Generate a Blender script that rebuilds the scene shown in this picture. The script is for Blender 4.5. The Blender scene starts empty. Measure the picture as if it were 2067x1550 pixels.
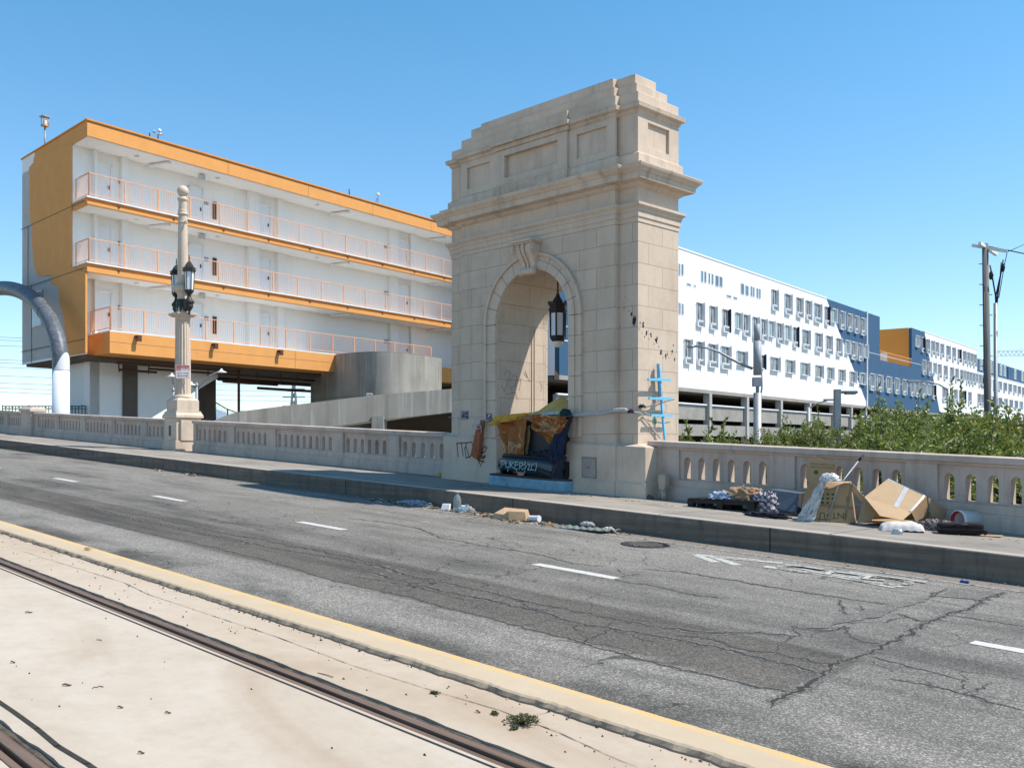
import bpy, math, random
from mathutils import Vector, Matrix, noise
R = math.radians
# ------------------------------------------------------------------ camera, sky, sun, exposure
scene = bpy.context.scene
EYE = 1.7; F = 1954.0; CX = 1033.5; HZ = 900.0
cam_data = bpy.data.cameras.new('camera'); cam = bpy.data.objects.new('camera', cam_data)
scene.collection.objects.link(cam); scene.camera = cam
cam.location = (0, 0, EYE); cam.rotation_euler = (R(90), 0, 0)
cam_data.sensor_width = 36; cam_data.lens = 36 * F / 2067; cam_data.shift_y = (HZ - 775) / 2067
cam_data.clip_end = 6000; cam_data.clip_start = 0.1
SUN = Vector((0.678, -0.0885, 1.0)).normalized()
world = bpy.data.worlds.new('World'); scene.world = world; world.use_nodes = True
wn = world.node_tree; sky = wn.nodes.new('ShaderNodeTexSky'); sky.sky_type = 'NISHITA'; sky.sun_disc = False
sky.sun_elevation = math.asin(SUN.z); sky.sun_rotation = math.atan2(SUN.x, SUN.y)
sky.air_density = 1.0; sky.dust_density = 0.2; sky.ozone_density = 1.8; sky.altitude = 80
tint = wn.nodes.new('ShaderNodeMix'); tint.data_type = 'RGBA'; tint.blend_type = 'MULTIPLY'; tint.inputs[0].default_value = 1; 
wtc = wn.nodes.new('ShaderNodeTexCoord'); wsp = wn.nodes.new('ShaderNodeSeparateXYZ'); wrp = wn.nodes.new('ShaderNodeValToRGB')
wn.links.new(wtc.outputs['Generated'], wsp.inputs[0]); wn.links.new(wsp.outputs[2], wrp.inputs[0]); wn.links.new(wrp.outputs[0], tint.inputs[7])
wrp.color_ramp.elements[0].position = 0.0; wrp.color_ramp.elements[0].color = (.93, .97, 1.06, 1); wrp.color_ramp.elements[1].position = .42; wrp.color_ramp.elements[1].color = (.54, 1.0, 1.09, 1)
wn.links.new(sky.outputs[0], tint.inputs[6]); wn.links.new(tint.outputs[2], wn.nodes['Background'].inputs[0]); wn.nodes['Background'].inputs[1].default_value = 0.145
sl = bpy.data.lights.new('sun', 'SUN'); sl.energy = 5.0; sl.angle = R(0.5); sl.color = (1.0, 0.94, 0.86)
so = bpy.data.objects.new('sun', sl); scene.collection.objects.link(so)
so.rotation_euler = (-SUN).to_track_quat('-Z', 'Y').to_euler()
scene.view_settings.view_transform = 'Standard'; scene.view_settings.look = 'None'
scene.view_settings.gamma = 1.0; scene.view_settings.exposure = 0.37

# ------------------------------------------------------------------ street frame: s up the street (far left), t across (away)
UX, UY = -1933.5 / 2748.9, 1954 / 2748.9
VX, VY = UY, -UX
G = 116 / 2748.9
TH = math.atan2(-UY, -UX)
def q_(px): return (px - CX) / F
def st(s, t, z): return Vector((s * UX + t * VX, s * UY + t * VY, z))
def s_at(px, t): q = q_(px); return t * (VX - q * VY) / (-UX + q * UY)
def t_at(px, s): q = q_(px); return s * (-UX + q * UY) / (VX - q * VY)
def yy(s, t): return s * UY + t * VY
def z_at(py, Y): return EYE + (HZ - py) * Y / F
def gpt(px, py, dz=0.0):            # point of the sloping street surface seen at a photo pixel
    q = q_(px); zr = (HZ - py) / F
    a = (q * UX + UY); b = (q * VX + VY)     # s=a*Y, t=b*Y
    Y = (EYE - dz) / (G * a - zr)
    return a * Y, b * Y
# ------------------------------------------------------------------ mesh building
class MB:
    def __init__(self, shear=0.0): self.v = []; self.f = []; self.m = []; self.g = shear; self.cur = 0; self.T = None; self.smooth = set()
    def add(self, vs, fs, smooth=False):
        n = len(self.v)
        for p in vs:
            p = Vector(p)
            if self.T is not None: p = self.T @ p
            self.v.append((p.x, p.y, p.z - self.g * p.x))
        for f in fs:
            if smooth: self.smooth.add(len(self.f))
            self.f.append([i + n for i in f]); self.m.append(self.cur)
    def box(self, x0, x1, y0, y1, z0, z1):
        self.add([(x0,y0,z0),(x1,y0,z0),(x1,y1,z0),(x0,y1,z0),(x0,y0,z1),(x1,y0,z1),(x1,y1,z1),(x0,y1,z1)],
                 [(0,3,2,1),(4,5,6,7),(0,1,5,4),(1,2,6,5),(2,3,7,6),(3,0,4,7)])
        return self
    def frustum(self, a, b):   # a=(x0,x1,y0,y1,z) bottom, b top
        self.add([(a[0],a[2],a[4]),(a[1],a[2],a[4]),(a[1],a[3],a[4]),(a[0],a[3],a[4]),(b[0],b[2],b[4]),(b[1],b[2],b[4]),(b[1],b[3],b[4]),(b[0],b[3],b[4])],
                 [(0,3,2,1),(4,5,6,7),(0,1,5,4),(1,2,6,5),(2,3,7,6),(3,0,4,7)])
        return self
    def prism(self, poly, a, b, axis='y'):   # poly in the plane across axis, counter-clockwise seen from -axis
        n = len(poly)
        def P(p, w):
            return (p[0], w, p[1]) if axis == 'y' else ((w, p[0], p[1]) if axis == 'x' else (p[0], p[1], w))
        vs = [P(p, a) for p in poly] + [P(p, b) for p in poly]
        fs = [list(range(n)), list(range(2 * n - 1, n - 1, -1))] + [(i, i + n, (i + 1) % n + n, (i + 1) % n) for i in range(n)]
        self.add(vs, fs); return self
    def lathe(self, prof, seg=24, c=(0, 0, 0), smooth=True, flute=0, depth=0.0, rot=0, cap=True):
        vs = []; fs = []
        for (r, z) in prof:
            for i in range(seg):
                a = 2 * math.pi * i / seg + rot
                rr = r
                if flute: rr = r - depth * abs(math.cos(a * flute / 2)) ** 0.7
                vs.append((c[0] + rr * math.cos(a), c[1] + rr * math.sin(a), c[2] + z))
        for k in range(len(prof) - 1):
            for i in range(seg):
                j = (i + 1) % seg
                fs.append((k*seg+i, k*seg+j, (k+1)*seg+j, (k+1)*seg+i))
        self.add(vs, fs, smooth)
        if cap: self.add(vs[:seg], [list(range(seg - 1, -1, -1))]); self.add(vs[-seg:], [list(range(seg))])
        return self
    def tube(self, pts, r, seg=8, smooth=True, cap=True):
        pts = [Vector(p) for p in pts]; rs = r if isinstance(r, (list, tuple)) else [r] * len(pts)
        vs = []; prev = None
        for i, p in enumerate(pts):
            d = (pts[min(i+1, len(pts)-1)] - pts[max(i-1, 0)])
            d = d.normalized() if d.length > 1e-9 else Vector((0,0,1))
            if prev is None: up = Vector((0,0,1)) if abs(d.z) < .95 else Vector((1,0,0)); a = d.cross(up).normalized()
            else: a = (prev - d * prev.dot(d)).normalized()
            b = d.cross(a); prev = a
            for k in range(seg):
                t = 2*math.pi*k/seg; vs.append(p + (a*math.cos(t) + b*math.sin(t)) * rs[i])
        fs = []
        for i in range(len(pts)-1):
            for k in range(seg):
                j = (k+1) % seg; fs.append((i*seg+k, i*seg+j, (i+1)*seg+j, (i+1)*seg+k))
        if cap: fs += [list(range(seg-1, -1, -1)), list(range((len(pts)-1)*seg, len(pts)*seg))]
        self.add(vs, fs, smooth); return self
    def bar(self, a, b, w, h):     # rectangular bar from a to b
        a = Vector(a); b = Vector(b); d = (b - a).normalized()
        up = Vector((0,0,1)) if abs(d.z) < .95 else Vector((0,1,0))
        x = d.cross(up).normalized() * w/2; y = x.cross(d).normalized() * h/2
        vs = [a-x-y, a+x-y, a+x+y, a-x+y, b-x-y, b+x-y, b+x+y, b-x+y]
        self.add(vs, [(0,3,2,1),(4,5,6,7),(0,1,5,4),(1,2,6,5),(2,3,7,6),(3,0,4,7)]); return self
    def grid(self, nu, nv, fn, smooth=True):
        vs = [fn(i/(nu-1), j/(nv-1)) for j in range(nv) for i in range(nu)]
        fs = [(j*nu+i, j*nu+i+1, (j+1)*nu+i+1, (j+1)*nu+i) for j in range(nv-1) for i in range(nu-1)]
        self.add(vs, fs, smooth); return self
    def heap(self, rx, ry, rz, seed=0, nu=40, nv=18, amp=.35, fs=3.0, c=(0,0,0), rot=0):   # crumpled cloth / bag lying on the ground
        ca, sa = math.cos(rot), math.sin(rot)
        def fn(u, v):
            a = u*2*math.pi; e = v*math.pi/2
            n1 = noise.noise(Vector((math.cos(a)*fs, math.sin(a)*fs, e*fs + seed*7.3)))
            n2 = 1-abs(noise.noise(Vector((math.cos(a)*fs*2.3+5, math.sin(a)*fs*2.3, e*fs*2.6 + seed*3.1))))*2
            k = 1 + amp*(n1 + .5*n2 - .25)
            x = rx*math.cos(a)*math.cos(e)**.7*k; y = ry*math.sin(a)*math.cos(e)**.7*k; z = max(0.0, rz*math.sin(e)*k)
            return (c[0]+x*ca-y*sa, c[1]+x*sa+y*ca, c[2]+z)
        return self.grid(nu, nv, fn)
    def build(self, name, mats, parent=None, loc=None, rot=None, bevel=0, solid=0, sub=0):
        me = bpy.data.meshes.new(name); me.from_pydata(self.v, [], self.f)
        if not isinstance(mats, (list, tuple)): mats = [mats]
        for m_ in mats: me.materials.append(m_)
        for i, p in enumerate(me.polygons):
            p.material_index = self.m[i]; p.use_smooth = i in self.smooth
        me.validate(); me.update()
        o = bpy.data.objects.new(name, me); scene.collection.objects.link(o)
        if parent: o.parent = parent
        if loc is not None: o.location = loc
        if rot is not None: o.rotation_euler = (0, 0, rot) if not isinstance(rot, (tuple, list)) else rot
        if solid: md = o.modifiers.new('solidify', 'SOLIDIFY'); md.thickness = solid; md.offset = 0
        if sub: md = o.modifiers.new('subdivision', 'SUBSURF'); md.levels = sub; md.render_levels = sub
        if bevel:
            md = o.modifiers.new('bevel', 'BEVEL'); md.width = bevel; md.segments = 2; md.limit_method = 'ANGLE'; md.angle_limit = R(40)
        return o
def tag(o, label, cat, group=None):
    o['label'] = label; o['category'] = cat
    if group: o['group'] = group
    return o
def thing(name, label, cat, loc, rot=0, group=None):
    o = bpy.data.objects.new(name, None); scene.collection.objects.link(o); o.empty_display_size = .3
    o.location = loc; o.rotation_euler = (0, 0, rot) if not isinstance(rot, (tuple, list)) else rot
    return tag(o, label, cat, group)
def sthing(name, label, cat, s, t, dz=0.0, rot=0, group=None):   # thing standing on the street
    return thing(name, label, cat, st(s, t, G*s + dz), TH + rot, group)
def struct(o): o['kind'] = 'structure'; return o
def copy_tree(o, parent=None):
    c = o.copy(); scene.collection.objects.link(c); c.parent = parent
    for ch in list(o.children): copy_tree(ch, c)
    return c
def text_mesh(mb, s, size, T, thick=0.003, space=1.0):
    cu = bpy.data.curves.new('t', 'FONT'); cu.body = s; cu.size = size; cu.align_x = 'CENTER'; cu.align_y = 'CENTER'; cu.space_character = space
    o = bpy.data.objects.new('t', cu); scene.collection.objects.link(o)
    bpy.context.view_layer.update()
    me = bpy.data.meshes.new_from_object(o.evaluated_get(bpy.context.evaluated_depsgraph_get()))
    old = mb.T; mb.T = T; mb.add([v.co for v in me.vertices], [list(p.vertices) for p in me.polygons]); mb.T = old
    bpy.data.objects.remove(o); bpy.data.curves.remove(cu); bpy.data.meshes.remove(me)
def ribbon(mb, pts, w, z=0.0, plane='xz', y=0.0):   # flat stroke along 2-D points
    def P(a, b): return (a, y, b) if plane == 'xz' else ((a, b, z) if plane == 'xy' else (y, a, b))
    for i in range(len(pts)-1):
        a = Vector(pts[i]); b = Vector(pts[i+1]); d = (b-a)
        if d.length < 1e-6: continue
        d.normalize(); n = Vector((-d.y, d.x))*w/2; e = d*w*.35
        p = [a-n-e, b-n+e, b+n+e, a+n-e]
        mb.add([P(k.x, k.y) for k in p], [(0,1,2,3)])
# ------------------------------------------------------------------ materials
def rgb(c): return (c[0], c[1], c[2], 1)
def srgb(r, g, b):
    f = lambda x: ((x/255)/12.92) if x/255 <= .04045 else (((x/255)+.055)/1.055)**2.4
    return (f(r), f(g), f(b))
class NT:
    def __init__(self, name):
        self.m = bpy.data.materials.new(name); self.m.use_nodes = True; self.t = self.m.node_tree
        self.b = self.t.nodes['Principled BSDF']; self.tc = self.t.nodes.new('ShaderNodeTexCoord')
        self.obj = self.tc.outputs['Object']
    def n(self, typ, **k):
        x = self.t.nodes.new(typ)
        for a, b in k.items(): setattr(x, a, b)
        return x
    def put(self, inp, val):
        if isinstance(val, bpy.types.NodeSocket): self.t.links.new(val, inp)
        elif isinstance(val, (tuple, list)) and len(val) == 3 and inp.type == 'RGBA': inp.default_value = rgb(val)
        else: inp.default_value = val
    def mapping(self, scale=(1,1,1), loc=(0,0,0), rot=(0,0,0), src=None):
        x = self.n('ShaderNodeMapping'); self.put(x.inputs[0], src or self.obj)
        x.inputs['Scale'].default_value = scale; x.inputs['Location'].default_value = loc; x.inputs['Rotation'].default_value = rot
        return x.outputs[0]
    def noise(self, scale, detail=4, rough=.55, vec=None, dist=0):
        x = self.n('ShaderNodeTexNoise'); self.put(x.inputs['Vector'], vec or self.obj)
        x.inputs['Scale'].default_value = scale; x.inputs['Detail'].default_value = detail; x.inputs['Roughness'].default_value = rough; x.inputs['Distortion'].default_value = dist
        return x.outputs['Fac']
    def vor(self, scale, feature='F1', vec=None, out=0):
        x = self.n('ShaderNodeTexVoronoi', feature=feature); self.put(x.inputs['Vector'], vec or self.obj); x.inputs['Scale'].default_value = scale
        return x.outputs[out]
    def ramp(self, src, a, b, lo=0.0, hi=1.0):
        x = self.n('ShaderNodeMapRange', clamp=True); self.put(x.inputs[0], src)
        x.inputs[1].default_value = a; x.inputs[2].default_value = b; x.inputs[3].default_value = lo; x.inputs[4].default_value = hi
        return x.outputs[0]
    def math(self, op, a, b=0.0, c=0.0):
        x = self.n('ShaderNodeMath', operation=op); self.put(x.inputs[0], a); self.put(x.inputs[1], b); self.put(x.inputs[2], c); return x.outputs[0]
    def mix(self, fac, a, b, mode='MIX'):
        x = self.n('ShaderNodeMix', data_type='RGBA', blend_type=mode); self.put(x.inputs[0], fac); self.put(x.inputs[6], a); self.put(x.inputs[7], b); return x.outputs[2]
    def sep(self, src=None):
        x = self.n('ShaderNodeSeparateXYZ'); self.put(x.inputs[0], src or self.obj); return x.outputs
    def bump(self, h, strength=.3, dist=.02):
        x = self.n('ShaderNodeBump'); self.put(x.inputs['Height'], h); x.inputs['Strength'].default_value = strength; x.inputs['Distance'].default_value = dist
        if self.b.inputs['Normal'].is_linked:
            self.t.links.new(self.b.inputs['Normal'].links[0].from_socket, x.inputs['Normal'])
        self.t.links.new(x.outputs[0], self.b.inputs['Normal'])
    def col(self, c): self.put(self.b.inputs['Base Color'], c)
    def set(self, **k):
        for a, b in k.items(): self.put(self.b.inputs[a], b)
        return self
def mat(name, c, c2=None, scale=2.0, rough=.8, metal=0.0, bump=0.0, bscale=30, stretch=(1,1,1), spec=.3, dirt=0.0, dirtc=(.05,.045,.04), dscale=1.2, streak=0.0, trans=0.0):
    N = NT(name); c2 = c2 or tuple(x*.8 for x in c)
    v = N.mapping(scale=stretch)
    k = N.mix(N.ramp(N.noise(scale, 6, .6, v), .3, .7), c, c2)
    if dirt: k = N.mix(N.ramp(N.noise(dscale, 8, .68), .5, .78, 0, dirt), k, dirtc)
    if streak: k = N.mix(N.ramp(N.noise(1.0, 5, .6, N.mapping(scale=(7,7,.5))), .52, .75, 0, streak), k, dirtc)
    N.col(k); N.set(Roughness=rough, Metallic=metal); N.b.inputs['Specular IOR Level'].default_value = spec
    if bump: N.bump(N.noise(bscale, 5, .6), bump, .01)
    if trans: N.b.inputs['Transmission Weight'].default_value = trans
    return N.m
def mk_stone(name, c, joints=False, dirt=.45, light=None):
    N = NT(name); c2 = tuple(x*.84 for x in c)
    k = N.mix(N.ramp(N.noise(1.3, 6, .6), .3, .7), c, c2)
    k = N.mix(N.ramp(N.noise(9, 5, .6), .35, .8, 0, .35), k, tuple(x*1.14 for x in c))
    k = N.mix(N.ramp(N.noise(.8, 9, .72), .50, .72, 0, dirt), k, (c[0]*.42, c[1]*.40, c[2]*.38))
    k = N.mix(N.ramp(N.noise(1.0, 6, .65, N.mapping(scale=(5,5,.45))), .51, .74, 0, dirt*.95), k, (c[0]*.4, c[1]*.37, c[2]*.34))
    k = N.mix(N.ramp(N.noise(26, 3, .7), .68, .74, 0, dirt), k, (.06,.05,.045))
    N.bump(N.noise(60, 5, .7), .25, .006)
    if joints:
        s = N.sep(); cb = N.n('ShaderNodeCombineXYZ'); N.put(cb.inputs[0], N.math('ADD', s[0], s[1])); N.put(cb.inputs[1], s[2])
        br = N.n('ShaderNodeTexBrick'); N.put(br.inputs['Vector'], N.mapping(loc=(.35, joints, 0), src=cb.outputs[0]))
        br.inputs['Scale'].default_value = 1; br.inputs['Mortar Size'].default_value = .0045; br.inputs['Brick Width'].default_value = .86
        br.inputs['Row Height'].default_value = .385; br.inputs['Mortar Smooth'].default_value = .1; br.inputs['Bias'].default_value = 0
        br.inputs['Color1'].default_value = (1,1,1,1); br.inputs['Color2'].default_value = (.93,.92,.9,1); br.inputs['Mortar'].default_value = (.55,.48,.42,1)
        k = N.mix(1.0, k, br.outputs['Color'], 'MULTIPLY')
        N.bump(N.math('SUBTRACT', 1.0, br.outputs['Fac']), .5, .006)
    N.col(k); N.set(Roughness=.88); N.b.inputs['Specular IOR Level'].default_value = .2
    return N.m
STONE = (.60, .48, .375)
m_stone = mk_stone('carved_stone', STONE, dirt=.32); m_cornice = mk_stone('weathered_stone', STONE, dirt=.62)
m_block = mk_stone('stone_blocks', STONE, joints=.12, dirt=.24)
m_bal = mk_stone('balustrade_stone', (.53,.43,.36), dirt=.55)
m_black = mat('black_plastic', (.012,.012,.013), rough=.5)
m_iron = mat('dark_iron', (.03,.028,.027), (.05,.043,.038), rough=.55, metal=.3, bump=.1)
m_frost = mat('frosted_glass', (.72,.74,.76), (.6,.63,.66), rough=.35, scale=1)
m_globe = mat('milk_globe', (.75,.70,.58), rough=.25)
# ------------------------------------------------------------------ the street
def mk_asphalt():
    N = NT('asphalt'); s = N.sep(); x, y = s[0], s[1]
    wob = N.math('MULTIPLY_ADD', N.noise(.9, 5, .6), .5, -.25)
    yw = N.math('ADD', y, wob)
    xr = N.math('SUBTRACT', N.math('ADD', x, wob), N.math('MULTIPLY_ADD', y, -.098, -2.56))   # right of the transverse crack
    right = N.ramp(xr, -.04, .04)
    base = N.ramp(N.noise(2.2, 7, .65, N.mapping(scale=(.45,1,1))), .3, .7, .135, .185)
    def band(c, w, soft, src=yw): return N.math('MULTIPLY', N.ramp(src, c-w-soft, c-w+soft), N.math('SUBTRACT', 1.0, N.ramp(src, c+w-soft, c+w+soft)))
    left = N.math('SUBTRACT', 1.0, right)
    dk = N.math('MULTIPLY', band(6.2, .62, .05, y), left)
    v = N.math('MULTIPLY', base, N.math('SUBTRACT', 1.0, N.math('MULTIPLY', dk, .40)))
    lt = band(5.05, .42, .18)
    v = N.math('MULTIPLY', v, N.math('MULTIPLY_ADD', lt, .26, 1.0))
    od = N.math('MULTIPLY', band(4.62, .18, .14), N.ramp(N.noise(.8, 5, .6), .42, .6))
    v = N.math('MULTIPLY', v, N.math('SUBTRACT', 1.0, N.math('MULTIPLY', od, .6)))
    streaky = N.ramp(N.noise(1.0, 6, .65, N.mapping(scale=(.22,1.5,1), loc=(3,1,0))), .5, .72)
    v = N.math('MULTIPLY', v, N.math('SUBTRACT', 1.0, N.math('MULTIPLY', streaky, .52)))
    ty = N.math('MULTIPLY', band(7.35, .16, .22), N.ramp(N.noise(.5, 3, .5), .35, .6))
    v = N.math('MULTIPLY', v, N.math('SUBTRACT', 1.0, N.math('MULTIPLY', ty, .4)))
    blot = N.ramp(N.noise(.55, 6, .6, N.mapping(scale=(.5,1.2,1), loc=(9,4,0))), .55, .72)
    v = N.math('MULTIPLY', v, N.math('SUBTRACT', 1.0, N.math('MULTIPLY', blot, .35)))
    v = N.math('MULTIPLY', v, N.math('MULTIPLY_ADD', N.ramp(yw, 7.6, 10.5), .22, 1.0))
    cellc = N.vor(105, out=1); cs = N.sep(cellc)
    agg = N.math('MULTIPLY_ADD', N.math('POWER', cs[0], 3.0), 1.3, .60)
    agg2 = N.math('MULTIPLY_ADD', N.noise(260, 3, .7), 1.1, .48)
    v = N.math('MULTIPLY', v, N.math('MULTIPLY', agg, agg2))
    # fine alligator cracks in patches
    wv = N.n('ShaderNodeVectorMath', operation='MULTIPLY_ADD'); nz = N.n('ShaderNodeTexNoise'); N.put(nz.inputs['Vector'], N.obj); nz.inputs['Scale'].default_value = 3
    N.put(wv.inputs[0], nz.outputs['Color']); wv.inputs[1].default_value = (.5,.5,0); N.put(wv.inputs[2], N.obj)
    cr = N.vor(1.15, 'DISTANCE_TO_EDGE', wv.outputs[0])
    cm = N.math('MULTIPLY', N.math('SUBTRACT', 1.0, N.ramp(cr, .003, .012)), N.ramp(N.noise(.45, 4, .6, N.mapping(loc=(2,7,0))), .47, .58))
    v = N.math('MULTIPLY', v, N.math('SUBTRACT', 1.0, N.math('MULTIPLY', cm, .75)))
    cb = N.n('ShaderNodeCombineColor'); N.put(cb.inputs[0], N.math('MULTIPLY', v, 1.09)); N.put(cb.inputs[1], v); N.put(cb.inputs[2], N.math('MULTIPLY', v, .87))
    c = N.mix(N.math('MULTIPLY', dk, .5), cb.outputs[0], N.mix(1.0, cb.outputs[0], (1.06,.98,.9), 'MULTIPLY'))
    dust = N.math('MULTIPLY', N.ramp(yw, 10.9, 11.45), N.ramp(N.noise(3, 6, .7), .3, .6, .35, .95))
    c = N.mix(dust, c, N.mix(N.noise(20, 5, .7), (.10,.075,.055), (.27,.22,.175)))
    N.col(c); N.set(Roughness=.85); N.b.inputs['Specular IOR Level'].default_value = .3
    N.bump(N.math('ADD', N.math('MULTIPLY', cs[0], .6), N.noise(120, 3, .7)), .55, .006)
    N.bump(N.noise(1.6, 3, .5), .35, .03)
    return N.m
def mk_slab(name, c, c2, stain):
    N = NT(name)
    k = N.mix(N.ramp(N.noise(.9, 7, .62, N.mapping(scale=(.6,1.1,1)), 0.6), .35, .65), c, c2)
    k = N.mix(N.ramp(N.noise(.45, 5, .6, N.mapping(scale=(.5,1.6,1), loc=(5,2,1)), .8), .5, .72, 0, .8), k, stain)
    k = N.mix(N.ramp(N.noise(5, 8, .75), .45, .8, 0, .35), k, tuple(a*.8 for a in stain))
    k = N.mix(N.ramp(N.noise(140, 2, .7), .62, .72, 0, .25), k, (.3,.25,.2))
    N.col(k); N.set(Roughness=.9); N.b.inputs['Specular IOR Level'].default_value = .2
    N.bump(N.noise(90, 5, .7), .25, .004); N.bump(N.noise(2.2, 4, .6), .25, .02)
    return N.m
m_asphalt = mk_asphalt()
m_slab = mk_slab('track_concrete', (.425,.355,.28), (.475,.41,.335), (.335,.25,.175))
m_slab2 = mk_slab('track_concrete_edge', (.41,.325,.24), (.45,.375,.295), (.33,.24,.165))
def mk_walk():
    N = NT('pavement_concrete'); s = N.sep(); x = s[0]
    k = N.mix(N.ramp(N.noise(.9, 7, .65, N.mapping(scale=(.5,1.2,1))), .3, .7), (.33,.285,.235), (.22,.197,.17))
    k = N.mix(N.ramp(N.noise(1.2, 8, .7, N.mapping(scale=(.8,1.4,1), loc=(4,3,0))), .48, .66, 0, .7), k, (.15,.14,.13))
    k = N.mix(N.ramp(N.noise(16, 5, .7), .55, .8, 0, .4), k, (.12,.11,.1))
    k = N.mix(N.math('MULTIPLY', N.math('SUBTRACT', 1.0, N.ramp(s[1], 11.62, 11.85)), .75), k, (.47,.42,.355))
    jx = N.math('PINGPONG', N.math('ADD', x, .55), 1.35)
    k = N.mix(N.math('SUBTRACT', 1.0, N.ramp(jx, .008, .018)), k, (.07,.065,.06))
    N.col(k); N.set(Roughness=.9); N.b.inputs['Specular IOR Level'].default_value = .2
    N.bump(N.noise(70, 5, .7), .3, .005)
    return N.m
def mk_kerbface():
    N = NT('kerb_concrete'); s = N.sep(); x = s[0]
    k = N.mix(N.ramp(N.noise(1.0, 7, .65, N.mapping(scale=(.35,1,11))), .35, .7), (.135,.108,.085), (.23,.19,.15))
    k = N.mix(N.ramp(N.noise(1.0, 6, .6, N.mapping(scale=(9,1,1.2))), .5, .75, 0, .7), k, (.075,.07,.065))
    k = N.mix(N.ramp(N.noise(1.2, 8, .75, N.mapping(scale=(.8,1,14), loc=(3,3,3))), .62, .68, 0, .7), k, (.40,.365,.315))
    k = N.mix(N.ramp(N.noise(2.5, 8, .7), .5, .75, 0, .6), k, (.06,.055,.05))
    jx = N.math('PINGPONG', N.math('ADD', x, 1.9), 2.45)
    k = N.mix(N.math('SUBTRACT', 1.0, N.ramp(jx, .006, .014)), k, (.03,.028,.025))
    N.col(k); N.set(Roughness=.9); N.b.inputs['Specular IOR Level'].default_value = .2
    N.bump(N.noise(40, 6, .7), .5, .01)
    return N.m
def mk_yellow():
    N = NT('yellow_kerb'); s = N.sep()
    yy_ = N.math('ADD', s[1], N.math('MULTIPLY_ADD', N.noise(7, 6, .7), .06, -.03))
    paint = N.math('MULTIPLY', N.ramp(yy_, 4.345, 4.362), N.ramp(N.noise(11, 8, .78), .38, .56, .03, .85))
    k = N.mix(N.ramp(N.noise(2.0, 7, .65), .3, .7), (.43,.335,.225), (.47,.375,.27))
    k = N.mix(N.ramp(N.noise(4, 6, .7), .55, .75, 0, .5), k, (.50,.40,.29))
    k = N.mix(N.ramp(N.noise(120, 2, .7), .6, .7, 0, .25), k, (.25,.2,.15))
    k = N.mix(paint, k, N.mix(N.noise(25, 5, .7), (.58,.35,.10), (.58,.40,.17)))
    rust = N.ramp(N.noise(.5, 4, .6, N.mapping(loc=(7,0,0))), .6, .66)
    k = N.mix(N.math('MULTIPLY', N.math('MULTIPLY', rust, paint), N.ramp(N.noise(18, 4, .7), .4, .6)), k, (.42,.20,.05))
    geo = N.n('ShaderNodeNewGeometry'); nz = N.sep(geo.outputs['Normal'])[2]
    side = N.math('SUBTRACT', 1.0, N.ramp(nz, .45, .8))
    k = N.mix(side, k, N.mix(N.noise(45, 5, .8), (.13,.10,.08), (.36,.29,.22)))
    N.col(k); N.set(Roughness=.9); N.b.inputs['Specular IOR Level'].default_value = .2
    N.bump(N.noise(80, 5, .75), .4, .006)
    return N.m
m_walk = mk_walk(); m_kerb = mk_kerbface(); m_yellow = mk_yellow()
m_crack = mat('crack_fill', (.026,.023,.02), (.045,.04,.034), scale=20, rough=.95)

def mk_speck(name, lo, amp):
    N = NT(name); c = N.sep(N.vor(105, out=1))[0]; v = N.math('MULTIPLY', N.math('MULTIPLY_ADD', N.math('POWER', c, 3), amp, lo), N.ramp(N.noise(7, 6, .7), .3, .7, .75, 1.3)); k = N.n('ShaderNodeCombineColor')
    N.put(k.inputs[0], N.math('MULTIPLY', v, 1.08)); N.put(k.inputs[1], v); N.put(k.inputs[2], N.math('MULTIPLY', v, .88)); N.col(k.outputs[0]); N.set(Roughness=.85); N.bump(c, .5, .006); return N.m
m_crumb = mk_speck('crumbled_asphalt', .055, .17); m_patch = mk_speck('tar_patch', .075, .15)
def mk_paint(name, c, lo, hi, under):
    N = NT(name)
    k = N.mix(N.ramp(N.noise(22, 8, .8), lo, hi), under, c)
    N.col(k); N.set(Roughness=.75); N.bump(N.noise(120, 3, .7), .4, .004); return N.m
m_white = mk_paint('road_paint', (.50,.475,.44), .28, .44, (.2,.19,.18))
m_faded = mk_paint('faded_road_paint', (.44,.42,.38), .38, .5, (.17,.165,.155))
m_faded2 = mk_paint('worn_line_paint', (.36,.34,.31), .45, .56, (.15,.145,.14))
X0, X1 = -130, 30
def strip(name, t0, t1, z, m, mb=None):
    b = MB(G); b.grid(80, 4, lambda u, v: (X0+(X1-X0)*u, t0+(t1-t0)*v, z), False); return struct(b.build(name, m, rot=TH))
strip('road', 4.40, 11.72, 0.0, m_asphalt)
# pavement with its raised kerb
b = MB(G); b.box(X0, X1, 11.60, 16.5, -.6, .322); b.cur = 1
o = b.build('pavement', [m_walk, m_kerb], rot=TH); struct(o)
for p in o.data.polygons: p.material_index = 1 if p.normal.y < -.5 else 0
md = o.modifiers.new('bevel', 'BEVEL'); md.width = .035; md.segments = 3
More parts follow.
